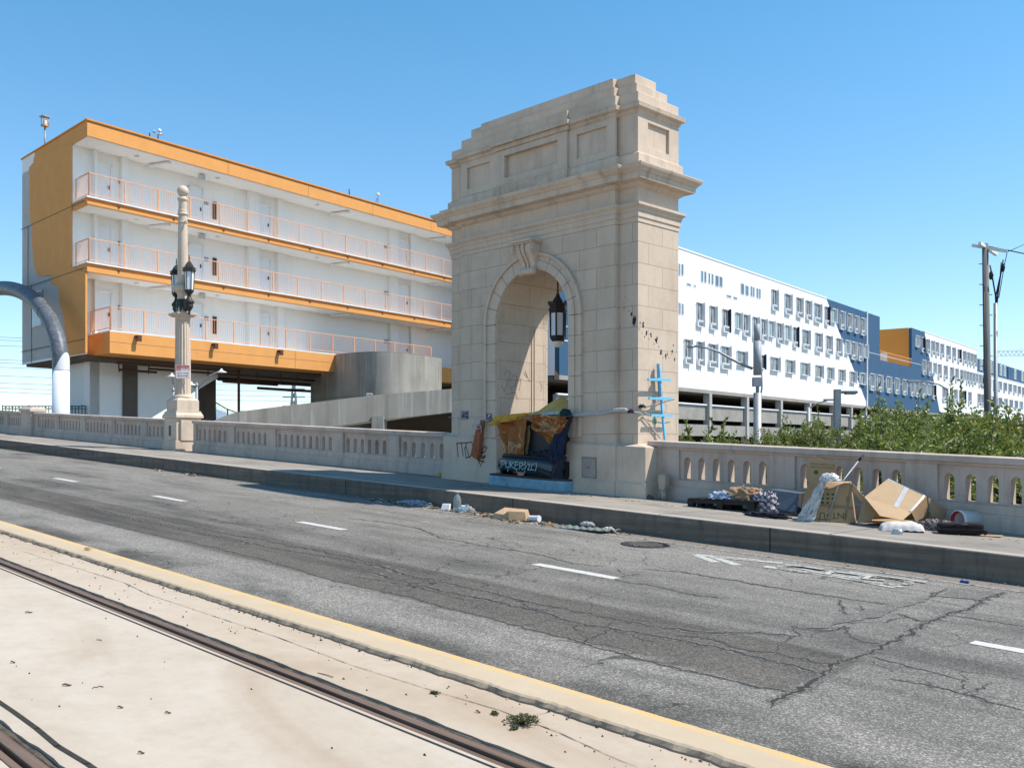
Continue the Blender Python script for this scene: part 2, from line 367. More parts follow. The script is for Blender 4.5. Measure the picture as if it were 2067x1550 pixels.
# yellow-edged concrete kerb between tracks and road: irregular crumbling near edge
random.seed(4)
b = MB(G); nx = 1400
def kx_(i): return -40 + 52*i/nx
pr = []
for i in range(nx+1):
    x = kx_(i); n1 = noise.noise(Vector((x*3, 0, 0)))*.012 + noise.noise(Vector((x*17, 3, 0)))*.008 + noise.noise(Vector((x*55, 3, 9)))*.005
    n2 = noise.noise(Vector((x*8, 7, 1)))*.012; n3 = noise.noise(Vector((x*9, 1, 5)))*.012
    pr.append([(x, 4.10+n3, -.03), (x, 4.105+n1*1.4+n2, .012+n2*.3), (x, 4.120+n1*1.8, .034+n3*.3), (x, 4.135+n1*1.8, .044), (x, 4.28, .046), (x, 4.41+n3*.4, .042), (x, 4.435+n3*.5, .04), (x, 4.44+n3*.5, -.05)])
vs = [p for r_ in pr for p in r_]; k = len(pr[0])
b.add(vs, [(i*k+j, (i+1)*k+j, (i+1)*k+j+1, i*k+j+1) for i in range(nx) for j in range(k-1)])
struct(b.build('kerb', m_yellow, rot=TH))
# tram slab, split around the two rails
def rail_strip(t): return (t-.085, t+.11)
r1a, r1b = rail_strip(3.36); r2a, r2b = rail_strip(1.585)
def slab_piece(t0, t1, m, jag0=0, jag1=0, name='track_slab'):
    b = MB(G); n = 500; vs = []
    for i in range(n+1):
        x = -40 + 52*i/n
        a = noise.noise(Vector((x*6, t0, 2)))*.012 + noise.noise(Vector((x*23, t0, 8)))*.01
        c = noise.noise(Vector((x*6, t1, 2)))*.012 + noise.noise(Vector((x*23, t1, 8)))*.01
        vs += [(x, t0+a*jag0, -.14), (x, t0+a*jag0, .0), (x, t1+c*jag1, .0), (x, t1+c*jag1, -.14)]
    b.add(vs, [(i*4+j, i*4+4+j, i*4+5+j, i*4+1+j) for i in range(n) for j in range(3)])
    return struct(b.build(name, m, rot=TH))
slab_piece(3.80, 4.115, m_slab2); slab_piece(r1b, 3.80, m_slab2, 1, 0)
slab_piece(r2b, r1a, m_slab, 1.5, 0); slab_piece(-14, r2a, m_slab, 0, 1)
b = MB(G); b.box(-40, 12, -14, 4.42, -.4, -.12); struct(b.build('track_bed', m_crack, rot=TH))
b = MB(G); b.box(-130, -40, -14, 4.42, -.4, 0.0); struct(b.build('track_slab', m_slab, rot=TH))
b = MB(G); b.box(X0, X1, -14, 16.4, -1.6, -.45); struct(b.build('bridge_deck', m_kerb, rot=TH))
def mk_rail():
    N = NT('rusty_rail'); s = N.sep()
    k = N.mix(N.ramp(N.noise(3, 6, .7, N.mapping(scale=(.3,14,1))), .35, .65), (.11,.068,.045), (.20,.13,.09))
    k = N.mix(N.ramp(N.noise(30, 5, .7, N.mapping(scale=(.5,1,1))), .6, .75, 0, .6), k, (.05,.03,.025))
    N.col(k); N.set(Roughness=.6, Metallic=.1); N.bump(N.noise(60, 4, .7), .3, .004); return N.m
m_rail = mk_rail()
m_rubber = mat('rail_filler', (.035,.028,.022), (.13,.105,.08), scale=12, rough=.9, bump=.6, bscale=40)
for t, lab in ((3.36, 'rusty grooved tram rail running between the pale slabs beside the yellow kerb'), (1.585, 'rusty tram rail in the bottom left corner with a broken edge')):
    rt = sthing('tram_rail', lab, 'rail', 0, t, 0)
    b = MB(G); b.box(-40, 12, .0, .062, -.12, .0); b.build('rail_head', m_rail, rt, bevel=.006)
    b = MB(G); b.box(-40, 12, -.062, -.022, -.12, -.012); b.build('guard_lip', m_rail, rt, bevel=.004)
    b = MB(G); b.box(-40, 12, -.022, 0, -.12, -.05); b.build('groove', m_crack, rt)
    b = MB(G); n = 900; vs = []
    for i in range(n+1):
        x = -40+52*i/n; a = noise.noise(Vector((x*9, t, 2)))*.010; c = noise.noise(Vector((x*20, t, 5)))*.012
        vs += [(x, .064, -.02+a), (x, .08, -.01+c), (x, .10, -.012+a), (x, .13, -.03)]
    b.add(vs, [(i*4+j, i*4+4+j, i*4+5+j, i*4+1+j) for i in range(n) for j in range(3)]); b.build('filler', m_rubber, rt)
# joint line on the near side of rail one
b = MB(G); ribbon(b, [(x/2, 3.235+noise.noise(Vector((x, 0, 0)))*.004) for x in range(-80, 24)], .014, .004, 'xy'); struct(b.build('slab_joint', m_crack, rot=TH))
b = MB(G); ribbon(b, [(x/3, 1.79+noise.noise(Vector((x/2, 4, 0)))*.05+noise.noise(Vector((x*1.7, 4, 0)))*.02) for x in range(-120, 36)], .028, .004, 'xy'); struct(b.build('slab_joint', m_crack, rot=TH))
# ------------------------------------------------------------------ cracks (shapes follow the photographed ones, laid on the road surface)
def crack(b, pix, w, z=.004, seed=0, dz=0.0, jag=.035):
    pts = [gpt(px, py, dz) for px, py in pix]; pts = [(-s, t) for s, t in pts]
    out = []
    for (a, c) in zip(pts[:-1], pts[1:]):
        L = math.hypot(c[0]-a[0], c[1]-a[1]); n = max(2, int(L/.022))
        for i in range(n): out.append((a[0]+(c[0]-a[0])*i/n, a[1]+(c[1]-a[1])*i/n))
    out.append(pts[-1]); n = len(out); vs = []
    for i, p in enumerate(out):
        a = out[max(i-1, 0)]; c = out[min(i+1, n-1)]; d = Vector((c[0]-a[0], c[1]-a[1])).normalized(); nr = Vector((-d.y, d.x))
        off = (noise.noise(Vector((p[0]*2.5, p[1]*2.5, seed)))*1.5 + noise.noise(Vector((p[0]*8, p[1]*8, seed+4)))*1.2 + noise.noise(Vector((p[0]*26, p[1]*26, seed+9)))*.75)*jag
        ww = w*.8*(.25+1.5*abs(noise.noise(Vector((p[0]*5, p[1]*5, seed+20))))+.9*abs(noise.noise(Vector((p[0]*34, p[1]*34, seed+30)))))*min(1, (min(i, n-1-i)+.5)/5)
        vs += [(p[0]+nr.x*(off-ww/2), p[1]+nr.y*(off-ww/2), z+dz), (p[0]+nr.x*(off+ww/2), p[1]+nr.y*(off+ww/2), z+dz)]
    b.add(vs, [(2*i, 2*i+2, 2*i+3, 2*i+1) for i in range(n-1)])
b = MB(G)
CR = [([(177,1025),(255,1044),(337,1062),(436,1082),(550,1106),(700,1130),(760,1142),(842,1165),(948,1186),(1040,1209),(1161,1234),(1267,1255),(1400,1276),(1456,1278),(1527,1277),(1598,1284)], .036),
 ([(202,1024),(319,1046),(443,1074),(603,1104),(700,1122),(760,1140)], .022),
 ([(740,1155),(782,1165),(877,1188),(984,1213),(1055,1227),(1197,1262),(1303,1280),(1400,1296),(1438,1305),(1544,1330),(1661,1360)], .032),
 ([(1367,1282),(1438,1291),(1484,1309),(1555,1316),(1637,1335),(1694,1346)], .016),
 ([(120,1035),(294,1076),(443,1106),(585,1145),(700,1178),(842,1209),(948,1238),(1126,1284),(1400,1357),(1580,1397),(1594,1401)], .013),
 ([(1544,1426),(1562,1413),(1594,1401),(1661,1358),(1697,1340),(1747,1323),(1793,1298),(1874,1259),(1920,1241),(1977,1213),(2027,1195)], .030),
 ([(1601,1284),(1580,1296),(1559,1312)], .016),
 ([(1598,1262),(1612,1282),(1601,1284)], .013),
 ([(1598,1262),(1629,1270),(1668,1272),(1720,1266)], .02),
 ([(1707,1262),(1711,1277),(1743,1294),(1786,1301)], .014),
 ([(1300,1148),(1367,1154),(1473,1170),(1580,1188),(1686,1206),(1750,1213),(1793,1220)], .022),
 ([(1697,1209),(1697,1227),(1715,1245)], .014), ([(1738,1222),(1750,1236)], .012),
 ([(1747,1323),(1846,1348),(1935,1369),(1960,1376)], .012), ([(1793,1369),(1880,1384),(1956,1401),(2023,1422),(2067,1433)], .012),
 ([(1807,1238),(1874,1255)], .012), ([(1920,1241),(1990,1252),(2067,1266)], .014), ([(1956,1401),(2005,1376)], .010),
 ([(700,1046),(771,1053),(849,1067),(884,1085),(984,1103),(1076,1117),(1161,1137),(1221,1144)], .014),
 ([(884,1085),(940,1078),(1040,1096),(1050,1104)], .009), ([(700,1118),(840,1112),(985,1106)], .008),
 ([(1239,1170),(1300,1180),(1400,1200),(1460,1208)], .014), ([(1239,1170),(1270,1160),(1292,1157)], .014), ([(1262,1160),(1245,1150),(1256,1148)], .010),
 ([(1246,1129),(1296,1138),(1400,1158)], .011), ([(1296,1138),(1300,1124),(1306,1122)], .010), ([(1210,1124),(1246,1129),(1222,1140)], .008),
 ([(480,1082),(560,1092),(700,1128),(830,1128)], .007), ([(370,1092),(440,1084),(500,1080)], .008), ([(1320,1300),(1230,1272),(1165,1308)], .010),
 ([(700,1160),(820,1180),(960,1216)], .010), ([(1040,1209),(1075,1226),(1120,1234)], .012),
 ([(1881,1202),(1903,1188)], .02), ([(1840,1218),(1862,1210),(1881,1202),(1886,1196)], .02), ([(1600,1180),(1560,1150),(1500,1140)], .006),
 ([(1830,1204),(1880,1212),(1960,1226)], .009), ([(400,1030),(560,1056),(640,1075)], .006), ([(60,962),(180,990),(260,1000)], .006), ([(800,1038),(900,1048),(1000,1062)], .005)]
for i, (p, w) in enumerate(CR): crack(b, p, w*1.2, seed=i*1.7)
struct(b.build('road_cracks', m_crack, rot=TH))
b = MB(G)
for i, (p, w) in enumerate(CR):
    if w > .011: crack(b, p, w*4.2, z=.0022, seed=i*1.7)
struct(b.build('crumbled_crack_edges', m_crumb, rot=TH))
b = MB(G)
def pix_poly(b, pix, z, dz=0.0, jag=.015):
    pts = [gpt(px, py, dz) for px, py in pix]; pts = [Vector((-s, t)) for s, t in pts]; out = []
    for a, c in zip(pts, pts[1:]+pts[:1]):
        n = max(1, int((c-a).length/.05))
        for i in range(n):
            p = a.lerp(c, i/n); out.append((p.x+noise.noise(Vector((p.x*9, p.y*9, 1)))*jag, p.y+noise.noise(Vector((p.x*9, p.y*9, 7)))*jag))
    area = sum(out[i][0]*out[(i+1)%len(out)][1]-out[(i+1)%len(out)][0]*out[i][1] for i in range(len(out)))
    if area < 0: out.reverse()
    b.add([(x, y, z+dz) for x, y in out], [list(range(len(out)))])
pix_poly(b, [(1622,1268),(1668,1254),(1722,1238),(1775,1226),(1835,1210),(1880,1202),(1868,1212),(1820,1226),(1775,1246),(1712,1256),(1668,1268)], .006, jag=.05)
pix_poly(b, [(1893,1204),(1935,1186),(2020,1196),(1977,1211)], .006, jag=.03)
struct(b.build('tar_patch', m_patch, rot=TH))
b = MB(G)
for pix, w in (([(46,1113),(250,1176),(300,1200),(420,1240),(560,1286),(700,1339),(850,1387),(1010,1434),(1130,1480),(1230,1526),(1290,1550)], .008),):
    crack(b, pix, w, .004, 77, jag=.003)
crack(b, [(1090,1452),(1105,1443),(1125,1432),(1150,1430)], .006, .004, 5); crack(b, [(1110,1422),(1125,1433)], .006, .004, 6)
struct(b.build('slab_cracks', m_crack, rot=TH))
# ------------------------------------------------------------------ road markings
b = MB(G)
for (s0, s1) in ((6.58, 7.80), (11.62, 12.80), (1.78, 2.93), (16.6, 17.85), (21.7, 22.95), (26.8, 28.0), (32, 33.2), (37, 38.2)):
    pts = []
    n = 24
    for i in range(n+1): pts.append((-s1+(s1-s0)*i/n, 8.10-.075+noise.noise(Vector((i*.7, s0, 0)))*.012))
    for i in range(n, -1, -1): pts.append((-s1+(s1-s0)*i/n, 8.10+.075+noise.noise(Vector((i*.7, s0, 5)))*.012))
    b.add([(x, y, .004) for x, y in pts], [list(range(len(pts)))])
struct(b.build('lane_dashes', m_white, rot=TH))
b = MB(G); ribbon(b, [(-90+i*.5, 11.08) for i in range(218)], .07, .004, 'xy'); struct(b.build('edge_line', m_faded2, rot=TH))
b = MB(G)
def groundribbon(b, pix, w, z=.004):
    pts = [gpt(*p) for p in pix]; ribbon(b, [(-s, t) for s, t in pts], w, z, 'xy')
def pp(px, py): s, t = gpt(px, py); return (-s, t)
def chev(a, near, far, w=.13):
    for e in (near, far):
        A = Vector(pp(*a)); E = Vector(pp(*e)); d = (E-A).normalized(); n = Vector((-d.y, d.x))*w/2
        b.add([(p.x, p.y, .004 if e is near else .006) for p in (A-n, E-n, E+n, A+n)], [(0,1,2,3)])
chev((1404,1120), (1446,1135), (1530,1131)); chev((1440,1124), (1489,1141), (1580,1137))
def ring(c, rx, ry, w, z):
    n = 36; vs = []
    for i in range(n):
        a = 2*math.pi*i/n; vs += [(c[0]+(rx-w/2)*math.cos(a), c[1]+(ry-w/2)*math.sin(a), z), (c[0]+(rx+w/2)*math.cos(a), c[1]+(ry+w/2)*math.sin(a), z)]
    b.add(vs, [(2*i, 2*i+1, (2*i+3) % (2*n), (2*i+2) % (2*n)) for i in range(n)])
L1 = Vector(pp(1545,1144)); RN = Vector(pp(1812,1184)); RF = Vector(pp(1858,1178)); LF = Vector(pp(1580,1140))
def bi(u, v):   # u along the bike, v from near to far
    a = L1.lerp(RN, u); c = LF.lerp(RF, u); p = a.lerp(c, v); return (p.x, p.y)
def brib(uv, w, z): ribbon(b, [bi(*p) for p in uv], w, z, 'xy')
brib([(0,.1),(1,.1)], .11, .004); brib([(0.02,-.1),(.35,.25),(1,-.25)], .08, .006)
for cu, zz in ((.24,.008),(.80,.010)):
    brib([(cu+.17*math.cos(a*.3), .55+.62*math.sin(a*.3)) for a in range(22)], .10, zz)
brib([(.24,.5),(.45,.2),(.70,.3),(.80,.6)], .07, .012); brib([(.45,.2),(.40,.95),(.66,.95)], .07, .014); brib([(.66,1.0),(.72,.3)], .06, .016)
brib([(.05,.9),(.16,1.0),(.30,.95)], .07, .018); brib([(.5,1.15),(1.0,1.2)], .06, .020)
struct(b.build('bike_lane_marking', m_faded, rot=TH))
o = sthing('manhole_cover', 'round iron manhole cover sunk in the asphalt near the high kerb', 'manhole', 8.15, 10.64, 0)
b = MB(G); b.lathe([(.34,.0),(.34,.008),(.30,.008),(.30,.004),(.0,.004)], 40); b.build('rim', m_iron, o)
b = MB(G)
for i in range(-4, 5):
    for j in range(-4, 5):
        if i*i+j*j < 17: b.box(i*.06-.02, i*.06+.02, j*.06-.02, j*.06+.02, .004, .012)
b.build('cover', mat('rusted_cover', (.10,.088,.075), (.14,.125,.11), rough=.9), o)
# low ground below the bridge
b = MB(); b.grid(30, 30, lambda u, v: (-1500+3000*u, -400+2800*v, -6.0), False)
struct(b.build('ground', mat('valley_ground', (.22,.20,.17), (.15,.145,.12), scale=.05, rough=.95)))
b = MB()
def hill(u, v):
    x = -900 + 1800*u; z = -6 + 110*math.sin(math.pi*v)**1.2*(.5+.5*math.sin(u*9.2+1.1))*(.7+.3*math.sin(u*31)); return (x, 2300+500*v, z)
b.grid(80, 10, hill); struct(b.build('hills', mat('far_hills', (.20,.27,.34), (.24,.31,.38), scale=.004, rough=1)))
# ------------------------------------------------------------------ the stone arch
AS, AT = 13.33, 14.48
arch = sthing('stone_arch', 'tall beige stone archway with stepped top and a lantern hung inside, on the bridge pavement', 'arch', AS, AT, .322)
ZB = G*AS + .322
def az(z): return z - ZB
HW, HD = 2.545, .62        # end bays half width / half depth
CW, CD = 2.11, .73         # centre bay
RO = 1.0
z0p = .96                   # top of plinth above pavement
def arch_outline(hw, ztop, r, zb=.72, zs=None, n=28):
    zs = zs or az(4.18)
    pts = [(-hw, zb), (-r, zb)]
    pts += [(-r*math.cos(math.pi*i/n), zs + r*math.sin(math.pi*i/n)) for i in range(n+1)]
    pts += [(r, zb), (hw, zb), (hw, ztop), (-hw, ztop)]
    return pts
zA = az(5.74)
b = MB(); b.prism(arch_outline(CW, zA, RO), -CD, CD); body = b.build('pier_wall', m_block, arch, bevel=.008)
for sx in (-1, 1):
    b = MB(); a, c = sorted((sx*CW, sx*HW)); b.box(a, c, -HD, HD, .72, zA); b.build('end_pier', m_block, arch, bevel=.008)
# plinths (follow the slope of the pavement)
for sx in (-1, 1):
    b = MB(G); x0, x1 = sorted((sx*(RO-.04), sx*(CW+.05))); e0, e1 = sorted((sx*(CW+.05), sx*(HW+(.28 if sx > 0 else .10))))
    b.box(x0, x1, -CD-.06, CD+.06, -.3, z0p-.05); b.box(e0, e1, -HD-.15, HD+.06, -.3, z0p-.05)
    f0, f1 = (x0, x1)
    b.frustum((f0, f1, -CD-.06, CD+.06, z0p-.05), (f0+(.02 if sx>0 else .0), f1, -CD+.005, CD, z0p+.0))
    b.frustum((e0, e1, -HD-.15, HD+.06, z0p-.05), (e0+(.0 if sx>0 else .09), e1-(.26 if sx>0 else 0), -HD+.005, HD, z0p))
    b.box(x0-(.03 if sx>0 else 0), x1+(.03 if sx<0 else 0), -CD-.09, CD+.09, -.3, .25); b.box(e0-(.03 if sx<0 else 0), e1+(.03 if sx>0 else 0), -HD-.18, HD+.09, -.3, .248)
    b.frustum((x0-(.03 if sx>0 else 0), x1+(.03 if sx<0 else 0), -CD-.09, CD+.09, .25), (x0, x1, -CD-.06, CD+.06, .28))
    b.frustum((e0-(.03 if sx<0 else 0), e1+(.03 if sx>0 else 0), -HD-.18, HD+.09, .248), (e0, e1, -HD-.15, HD+.06, .278))
    b.build('plinth', m_stone, arch, bevel=.01)
# archivolt: voussoirs and jamb mouldings, front and back
for sy in (-1, 1):
    b = MB(); zs = az(4.18)
    rings = [(RO, 1.16, .055), (1.16, 1.27, .035), (1.27, 1.33, .075)]
    nv = 11
    for (ra, rb, pr) in rings:
        for k in range(nv):
            a0 = math.pi*k/nv + (.004 if pr < .07 else 0); a1 = math.pi*(k+1)/nv - (.004 if pr < .07 else 0); n = 5; vs = []
            for i in range(n+1):
                a = a0+(a1-a0)*i/n
                for rr in (ra, rb):
                    for y in (sy*CD, sy*(CD+pr)): vs.append((rr*math.cos(a), y, zs+rr*math.sin(a)))
            fs = [(0,1,3,2), (4*n, 4*n+2, 4*n+3, 4*n+1)]
            for i in range(n):
                c = 4*i; fs += [(c, c+4, c+5, c+1), (c+1, c+5, c+7, c+3), (c+3, c+7, c+6, c+2), (c+2, c+6, c+4, c)]
            b.add(vs, fs)
        for sx in (-1, 1):
            x0, x1 = sorted((sx*ra, sx*rb)); zz = z0p+.02
            while zz < zs-.01:
                z2 = min(zz+.385, zs); y0, y1 = sorted((sy*CD, sy*(CD+pr))); b.box(x0, x1, y0, y1, zz+.003, z2-.003); zz = z2
    b.build('archivolt', m_stone, arch, bevel=.006)
# vertical moulding inside the reveal
b = MB()
for sx in (-1, 1):
    for y in (.28, .36):
        a, c = sorted((sx*(RO-.0), sx*(RO-.018))); b.box(a, c, y, y+.03, z0p+.45, az(4.2))
b.build('reveal_moulding', m_stone, arch)
# keystone console
b = MB(); zt = az(5.73); nn = 30
def sidep(z0, z1): pass
prof = []
for i in range(nn+1):   # S-shaped side profile, y outwards, top to bottom
    u = i/nn; y = .30 - .17*u + .035*math.sin(u*2*math.pi); prof.append((-(CD+y*.9), zt-.08-.50*u))
for k, (xa, xb, d) in enumerate(((-.24,-.10,0), (-.09,-.035,-.02), (-.03,.03,.012), (.035,.09,-.02), (.10,.24,0))):
    f = lambda u: 1-.32*u
    vs = []
    for i, (y, z) in enumerate(prof):
        u = i/nn; vs += [(xa*f(u), y-d, z), (xb*f(u), y-d, z), (xb*f(u), -CD, z), (xa*f(u), -CD, z)]
    fs = [(0,1,2,3)] + [(4*i+j, 4*i+4+j, 4*i+4+(j+1)%4, 4*i+(j+1)%4) for i in range(nn) for j in range(4)] + [(4*nn+3, 4*nn+2, 4*nn+1, 4*nn)]
    b.add(vs, fs)
ks = b.build('keystone', m_stone, arch, bevel=.008)
b = MB(); b.box(-.29, .29, -CD-.35, -CD, zt-.05, zt); b.box(-.265, .265, -CD-.31, -CD, zt-.08, zt-.05); b.build('keystone_cap', m_stone, arch, bevel=.01)
for x in (-.24, .24):   # volutes
    b = MB(); old = b.T; b.T = Matrix.Translation((x, -CD-.25, zt-.165)) @ Matrix.Rotation(R(90), 4, 'Y'); b.lathe([(.09,-.03),(.09,.03),(.075,.035),(.07,.02),(.04,.02),(.035,.04),(0,.04)] if x > 0 else [(0,-.04),(.035,-.04),(.04,-.02),(.07,-.02),(.075,-.035),(.09,-.03),(.09,.03)], 24)
    b.T = old; b.build('upper_scroll', m_stone, arch); b = MB()
    b.T = Matrix.Translation((x*.69, -CD-.13, zt-.60)) @ Matrix.Rotation(R(90), 4, 'Y'); b.lathe([(.075,-.03),(.075,.03),(.03,.04),(0,.04)] if x > 0 else [(0,-.04),(.03,-.04),(.075,-.03),(.075,.03)], 24); b.T = old; b.build('lower_scroll', m_stone, arch)
for xa in (-.10, 0, .10):
    b = MB(); old = b.T; b.T = Matrix.Translation((xa, -CD-.13, zt-.60)) @ Matrix.Rotation(R(90), 4, 'Y'); b.lathe([(.06,-.05),(.068,0),(.06,.05)], 20); b.T = old; b.build('scroll_bead', m_stone, arch)
# entablature
def rings_on_plan(b, levels):
    """levels: (projection, z) pairs, swept round the cross-shaped plan as stacked frusta"""
    for (p0, z0), (p1, z1) in zip(levels[:-1], levels[1:]):
        if z1 - z0 < 1e-6: continue
        b.frustum((-CW-p0, CW+p0, -CD-p0, CD+p0, z0), (-CW-p1, CW+p1, -CD-p1, CD+p1, z1))
        b.frustum((-HW-p0, HW+p0, -HD-p0, HD+p0, z0), (-HW-p1, HW+p1, -HD-p1, HD+p1, z1))
b = MB(); rings_on_plan(b, [(.012, zA), (.012, az(5.83)), (.03, az(5.83)+.001), (.03, az(5.93)), (.045, az(5.935)), (.05, az(5.98)), (.10, az(6.03)), (.10, az(6.075)), (.0, az(6.095))]); b.build('architrave', m_stone, arch)
b = MB(); rings_on_plan(b, [(-.004, az(6.06)), (-.004, az(6.37))]); b.build('frieze', m_stone, arch)
b = MB(); rings_on_plan(b, [(.0, az(6.36)), (.05, az(6.39)), (.09, az(6.43)), (.20, az(6.45)), (.22, az(6.455)), (.235, az(6.56)), (.25, az(6.565)), (.275, az(6.60)), (.315, az(6.64)), (.33, az(6.68)), (.33, az(6.70)), (.05, az(6.755))]); b.build('cornice', m_cornice, arch)
# attic: base, panelled bays, small cornice, three steps
b = MB(); rings_on_plan(b, [(.06, az(6.70)), (.06, az(6.96)), (.0, az(7.0))]); b.box(-.99-.03, .99+.03, -CD-.11, CD+.11, az(6.70), az(6.97)); b.build('attic_base', m_cornice, arch, bevel=.006)
def panel(b, x0, x1, z0, z1, px0, px1, pz0, pz1, y, d=.05, sgn=-1):
    """frame of four boards proud of a recessed field; y = outer face"""
    ya, yb = sorted((y, y - sgn*d))
    b.box(x0, px0, ya, yb, z0, z1); b.box(px1, x1, ya, yb, z0, z1); b.box(px0, px1, ya, yb, pz1, z1); b.box(px0, px1, ya, yb, z0, pz0)
ZL, ZH = az(6.98), az(7.70)
b = MB()
b.box(-CW+.05, CW-.05, -CD+.05, CD-.05, ZL, ZH); b.box(-HW+.05, HW-.05, -HD+.0, HD-.0, ZL, ZH)
for sg in (-1, 1):
    yc = sg*CD; P0, P1 = az(7.13), az(7.58)
    panel(b, -CW, -.97, ZL, ZH, -1.92, -1.22, P0, P1, yc, .05, sg); panel(b, .97, CW, ZL, ZH, 1.17, 1.90, P0, P1, yc, .05, sg)
    panel(b, -.97, .97, ZL, ZH, -.74, .72, P0, P1, sg*(CD+.05), .10, sg)
for sx in (-1, 1):
    x0, x1 = sorted((sx*HW, sx*(HW-.05)))
    b.box(x0, x1, -HD, -.32, ZL, ZH); b.box(x0, x1, .32, HD, ZL, ZH); b.box(x0, x1, -.32, .32, P1, ZH); b.box(x0, x1, -.32, .32, ZL, P0)
b.build('attic_panels', m_stone, arch, bevel=.004)
b = MB(); rings_on_plan(b, [(.0, ZH), (.03, ZH+.03), (.035, ZH+.07), (.09, ZH+.09), (.10, ZH+.15), (.10, ZH+.17), (.02, ZH+.20)])
b.box(-1.02, 1.02, -CD-.08, CD+.08, ZH+.002, ZH+.085); b.box(-1.07, 1.07, -CD-.15, CD+.15, ZH+.09, ZH+.172); b.build('attic_cornice', m_cornice, arch, bevel=.006)
b = MB(); z = ZH+.172
for k, h in enumerate((.22, .23, .24)):
    i = .15*k
    b.box(-CW+i, CW-i, -CD+i, CD-i, z, z+h); b.box(-HW+i, HW-i, -HD+i, HD-i, z-.002, z+h-.003)
    if k == 0: b.box(-.97, .97, -CD-.05, CD+.05, z, z+h-.006)
    z += h
b.build('stepped_parapet', m_stone, arch, bevel=.012)
# access panel on right plinth
b = MB(G); b.cur = 0; b.box(1.37, 1.70, -CD-.068, -CD-.06, .30, .66); o = b.build('access_panel', mat('painted_steel', (.36,.31,.265), (.31,.27,.235), rough=.6, dirt=.4), arch)
b = MB(G)
for (x0, x1, z0, z1) in ((1.36,1.37,.29,.67),(1.70,1.71,.29,.67),(1.37,1.70,.29,.30),(1.37,1.70,.66,.67)): b.box(x0, x1, -CD-.066, -CD-.06, z0, z1)
for x in (1.40, 1.67):
    for zz in (.33, .63): b.lathe([(.008,0),(.008,.004)], 8, (x, -CD-.073, zz))
b.lathe([(.012,0),(.012,.02)], 10, (1.53, -CD-.075, .47)); b.build('panel_frame', m_iron, arch)
# black paint splatter running round the right corner
b = MB(); random.seed(11)
def splat(cx, cz, r, plane):
    n = 14; pts = []
    for i in range(n):
        a = 2*math.pi*i/n; k = r*(.45+.9*random.random()); pts.append((cx+k*math.cos(a)*.7, cz+k*math.sin(a)*1.25))
    if plane == 'side': b.add([(HW+.002, p[0], p[1]) for p in pts], [list(range(n))])
    else: b.add([(p[0], -HD-.002, p[1]) for p in pts], [list(range(n))])
for (px, py, r) in ((1292,652,.02),(1298,658,.05),(1305,672,.035),(1314,676,.035),(1325,688,.055),(1326,682,.03),(1334,712,.05),(1344,719,.04),(1347,715,.02),(1357,709,.035),(1362,725,.03),(1359,697,.02),(1301,680,.015),(1330,700,.015),(1350,722,.015),(1310,684,.012),(1320,695,.014),(1338,722,.014),(1356,715,.014),(1290,664,.014),(1296,672,.01)):
    t = t_at(px, AS-HW); splat(t-AT, az(z_at(py, yy(AS-HW, t))), r, 'side')
for (px, py, r) in ((1246,595,.03),(1247,612,.03),(1260,622,.015),(1275,634,.03),(1281,645,.06),(1280,652,.045),(1262,600,.012),(1270,628,.012),(1252,660,.01)):
    s = s_at(px, AT-HD); splat(AS-s, az(z_at(py, yy(s, AT-HD))), r, 'front')
b.build('paint_splatter', m_black, arch)
# graffiti on the left plinth
def front_xz(px, py, t): s = s_at(px, t); return (AS-s, az(z_at(py, yy(s, t))))
m_red = mat('brown_marker', (.13,.06,.045), rough=.7)
b = MB(); tf = AT-CD-.063
for pts in ([(922,893),(925,922)],[(922,896),(931,893),(935,920)],[(931,895),(940,893)],[(942,894),(938,905),(941,925)],[(940,894),(952,892),(956,905),(952,920),(940,924)],[(940,900),(948,924)],[(966,908),(972,905),(974,914),(966,916),(978,900),(983,904),(978,912),(968,914)],[(968,920),(980,922),(964,928),(978,932),(966,930),(971,941)],[(972,936),(979,918)]):
    ribbon(b, [front_xz(px, py, tf) for px, py in pts], .022, plane='xz', y=-CD-.064)
b.build('graffiti', m_red, arch)
# curvy scrawl inside the arch reveal, left wall
b = MB(); random.seed(3)
xr = -RO+.004
def rev(px, py): t = t_at(px, AS+RO); return (t-AT, az(z_at(py, yy(AS+RO, t))))
for pts in ([(1016,760),(1022,748),(1030,752),(1026,768),(1018,790),(1012,778)],[(1030,770),(1036,756),(1044,762),(1040,778),(1032,782),(1034,796)],[(1046,770),(1052,764),(1048,788)],[(1056,752),(1064,762),(1060,748),(1068,770),(1078,764)],[(1090,772),(1094,780),(1091,790)],[(1020,796),(1040,792),(1044,806)]):
    ribbon(b, [rev(px, py) for px, py in pts], .008, plane='yz', y=xr)
b.build('graffiti', mat('grey_marker', (.16,.11,.09), rough=.8), arch)
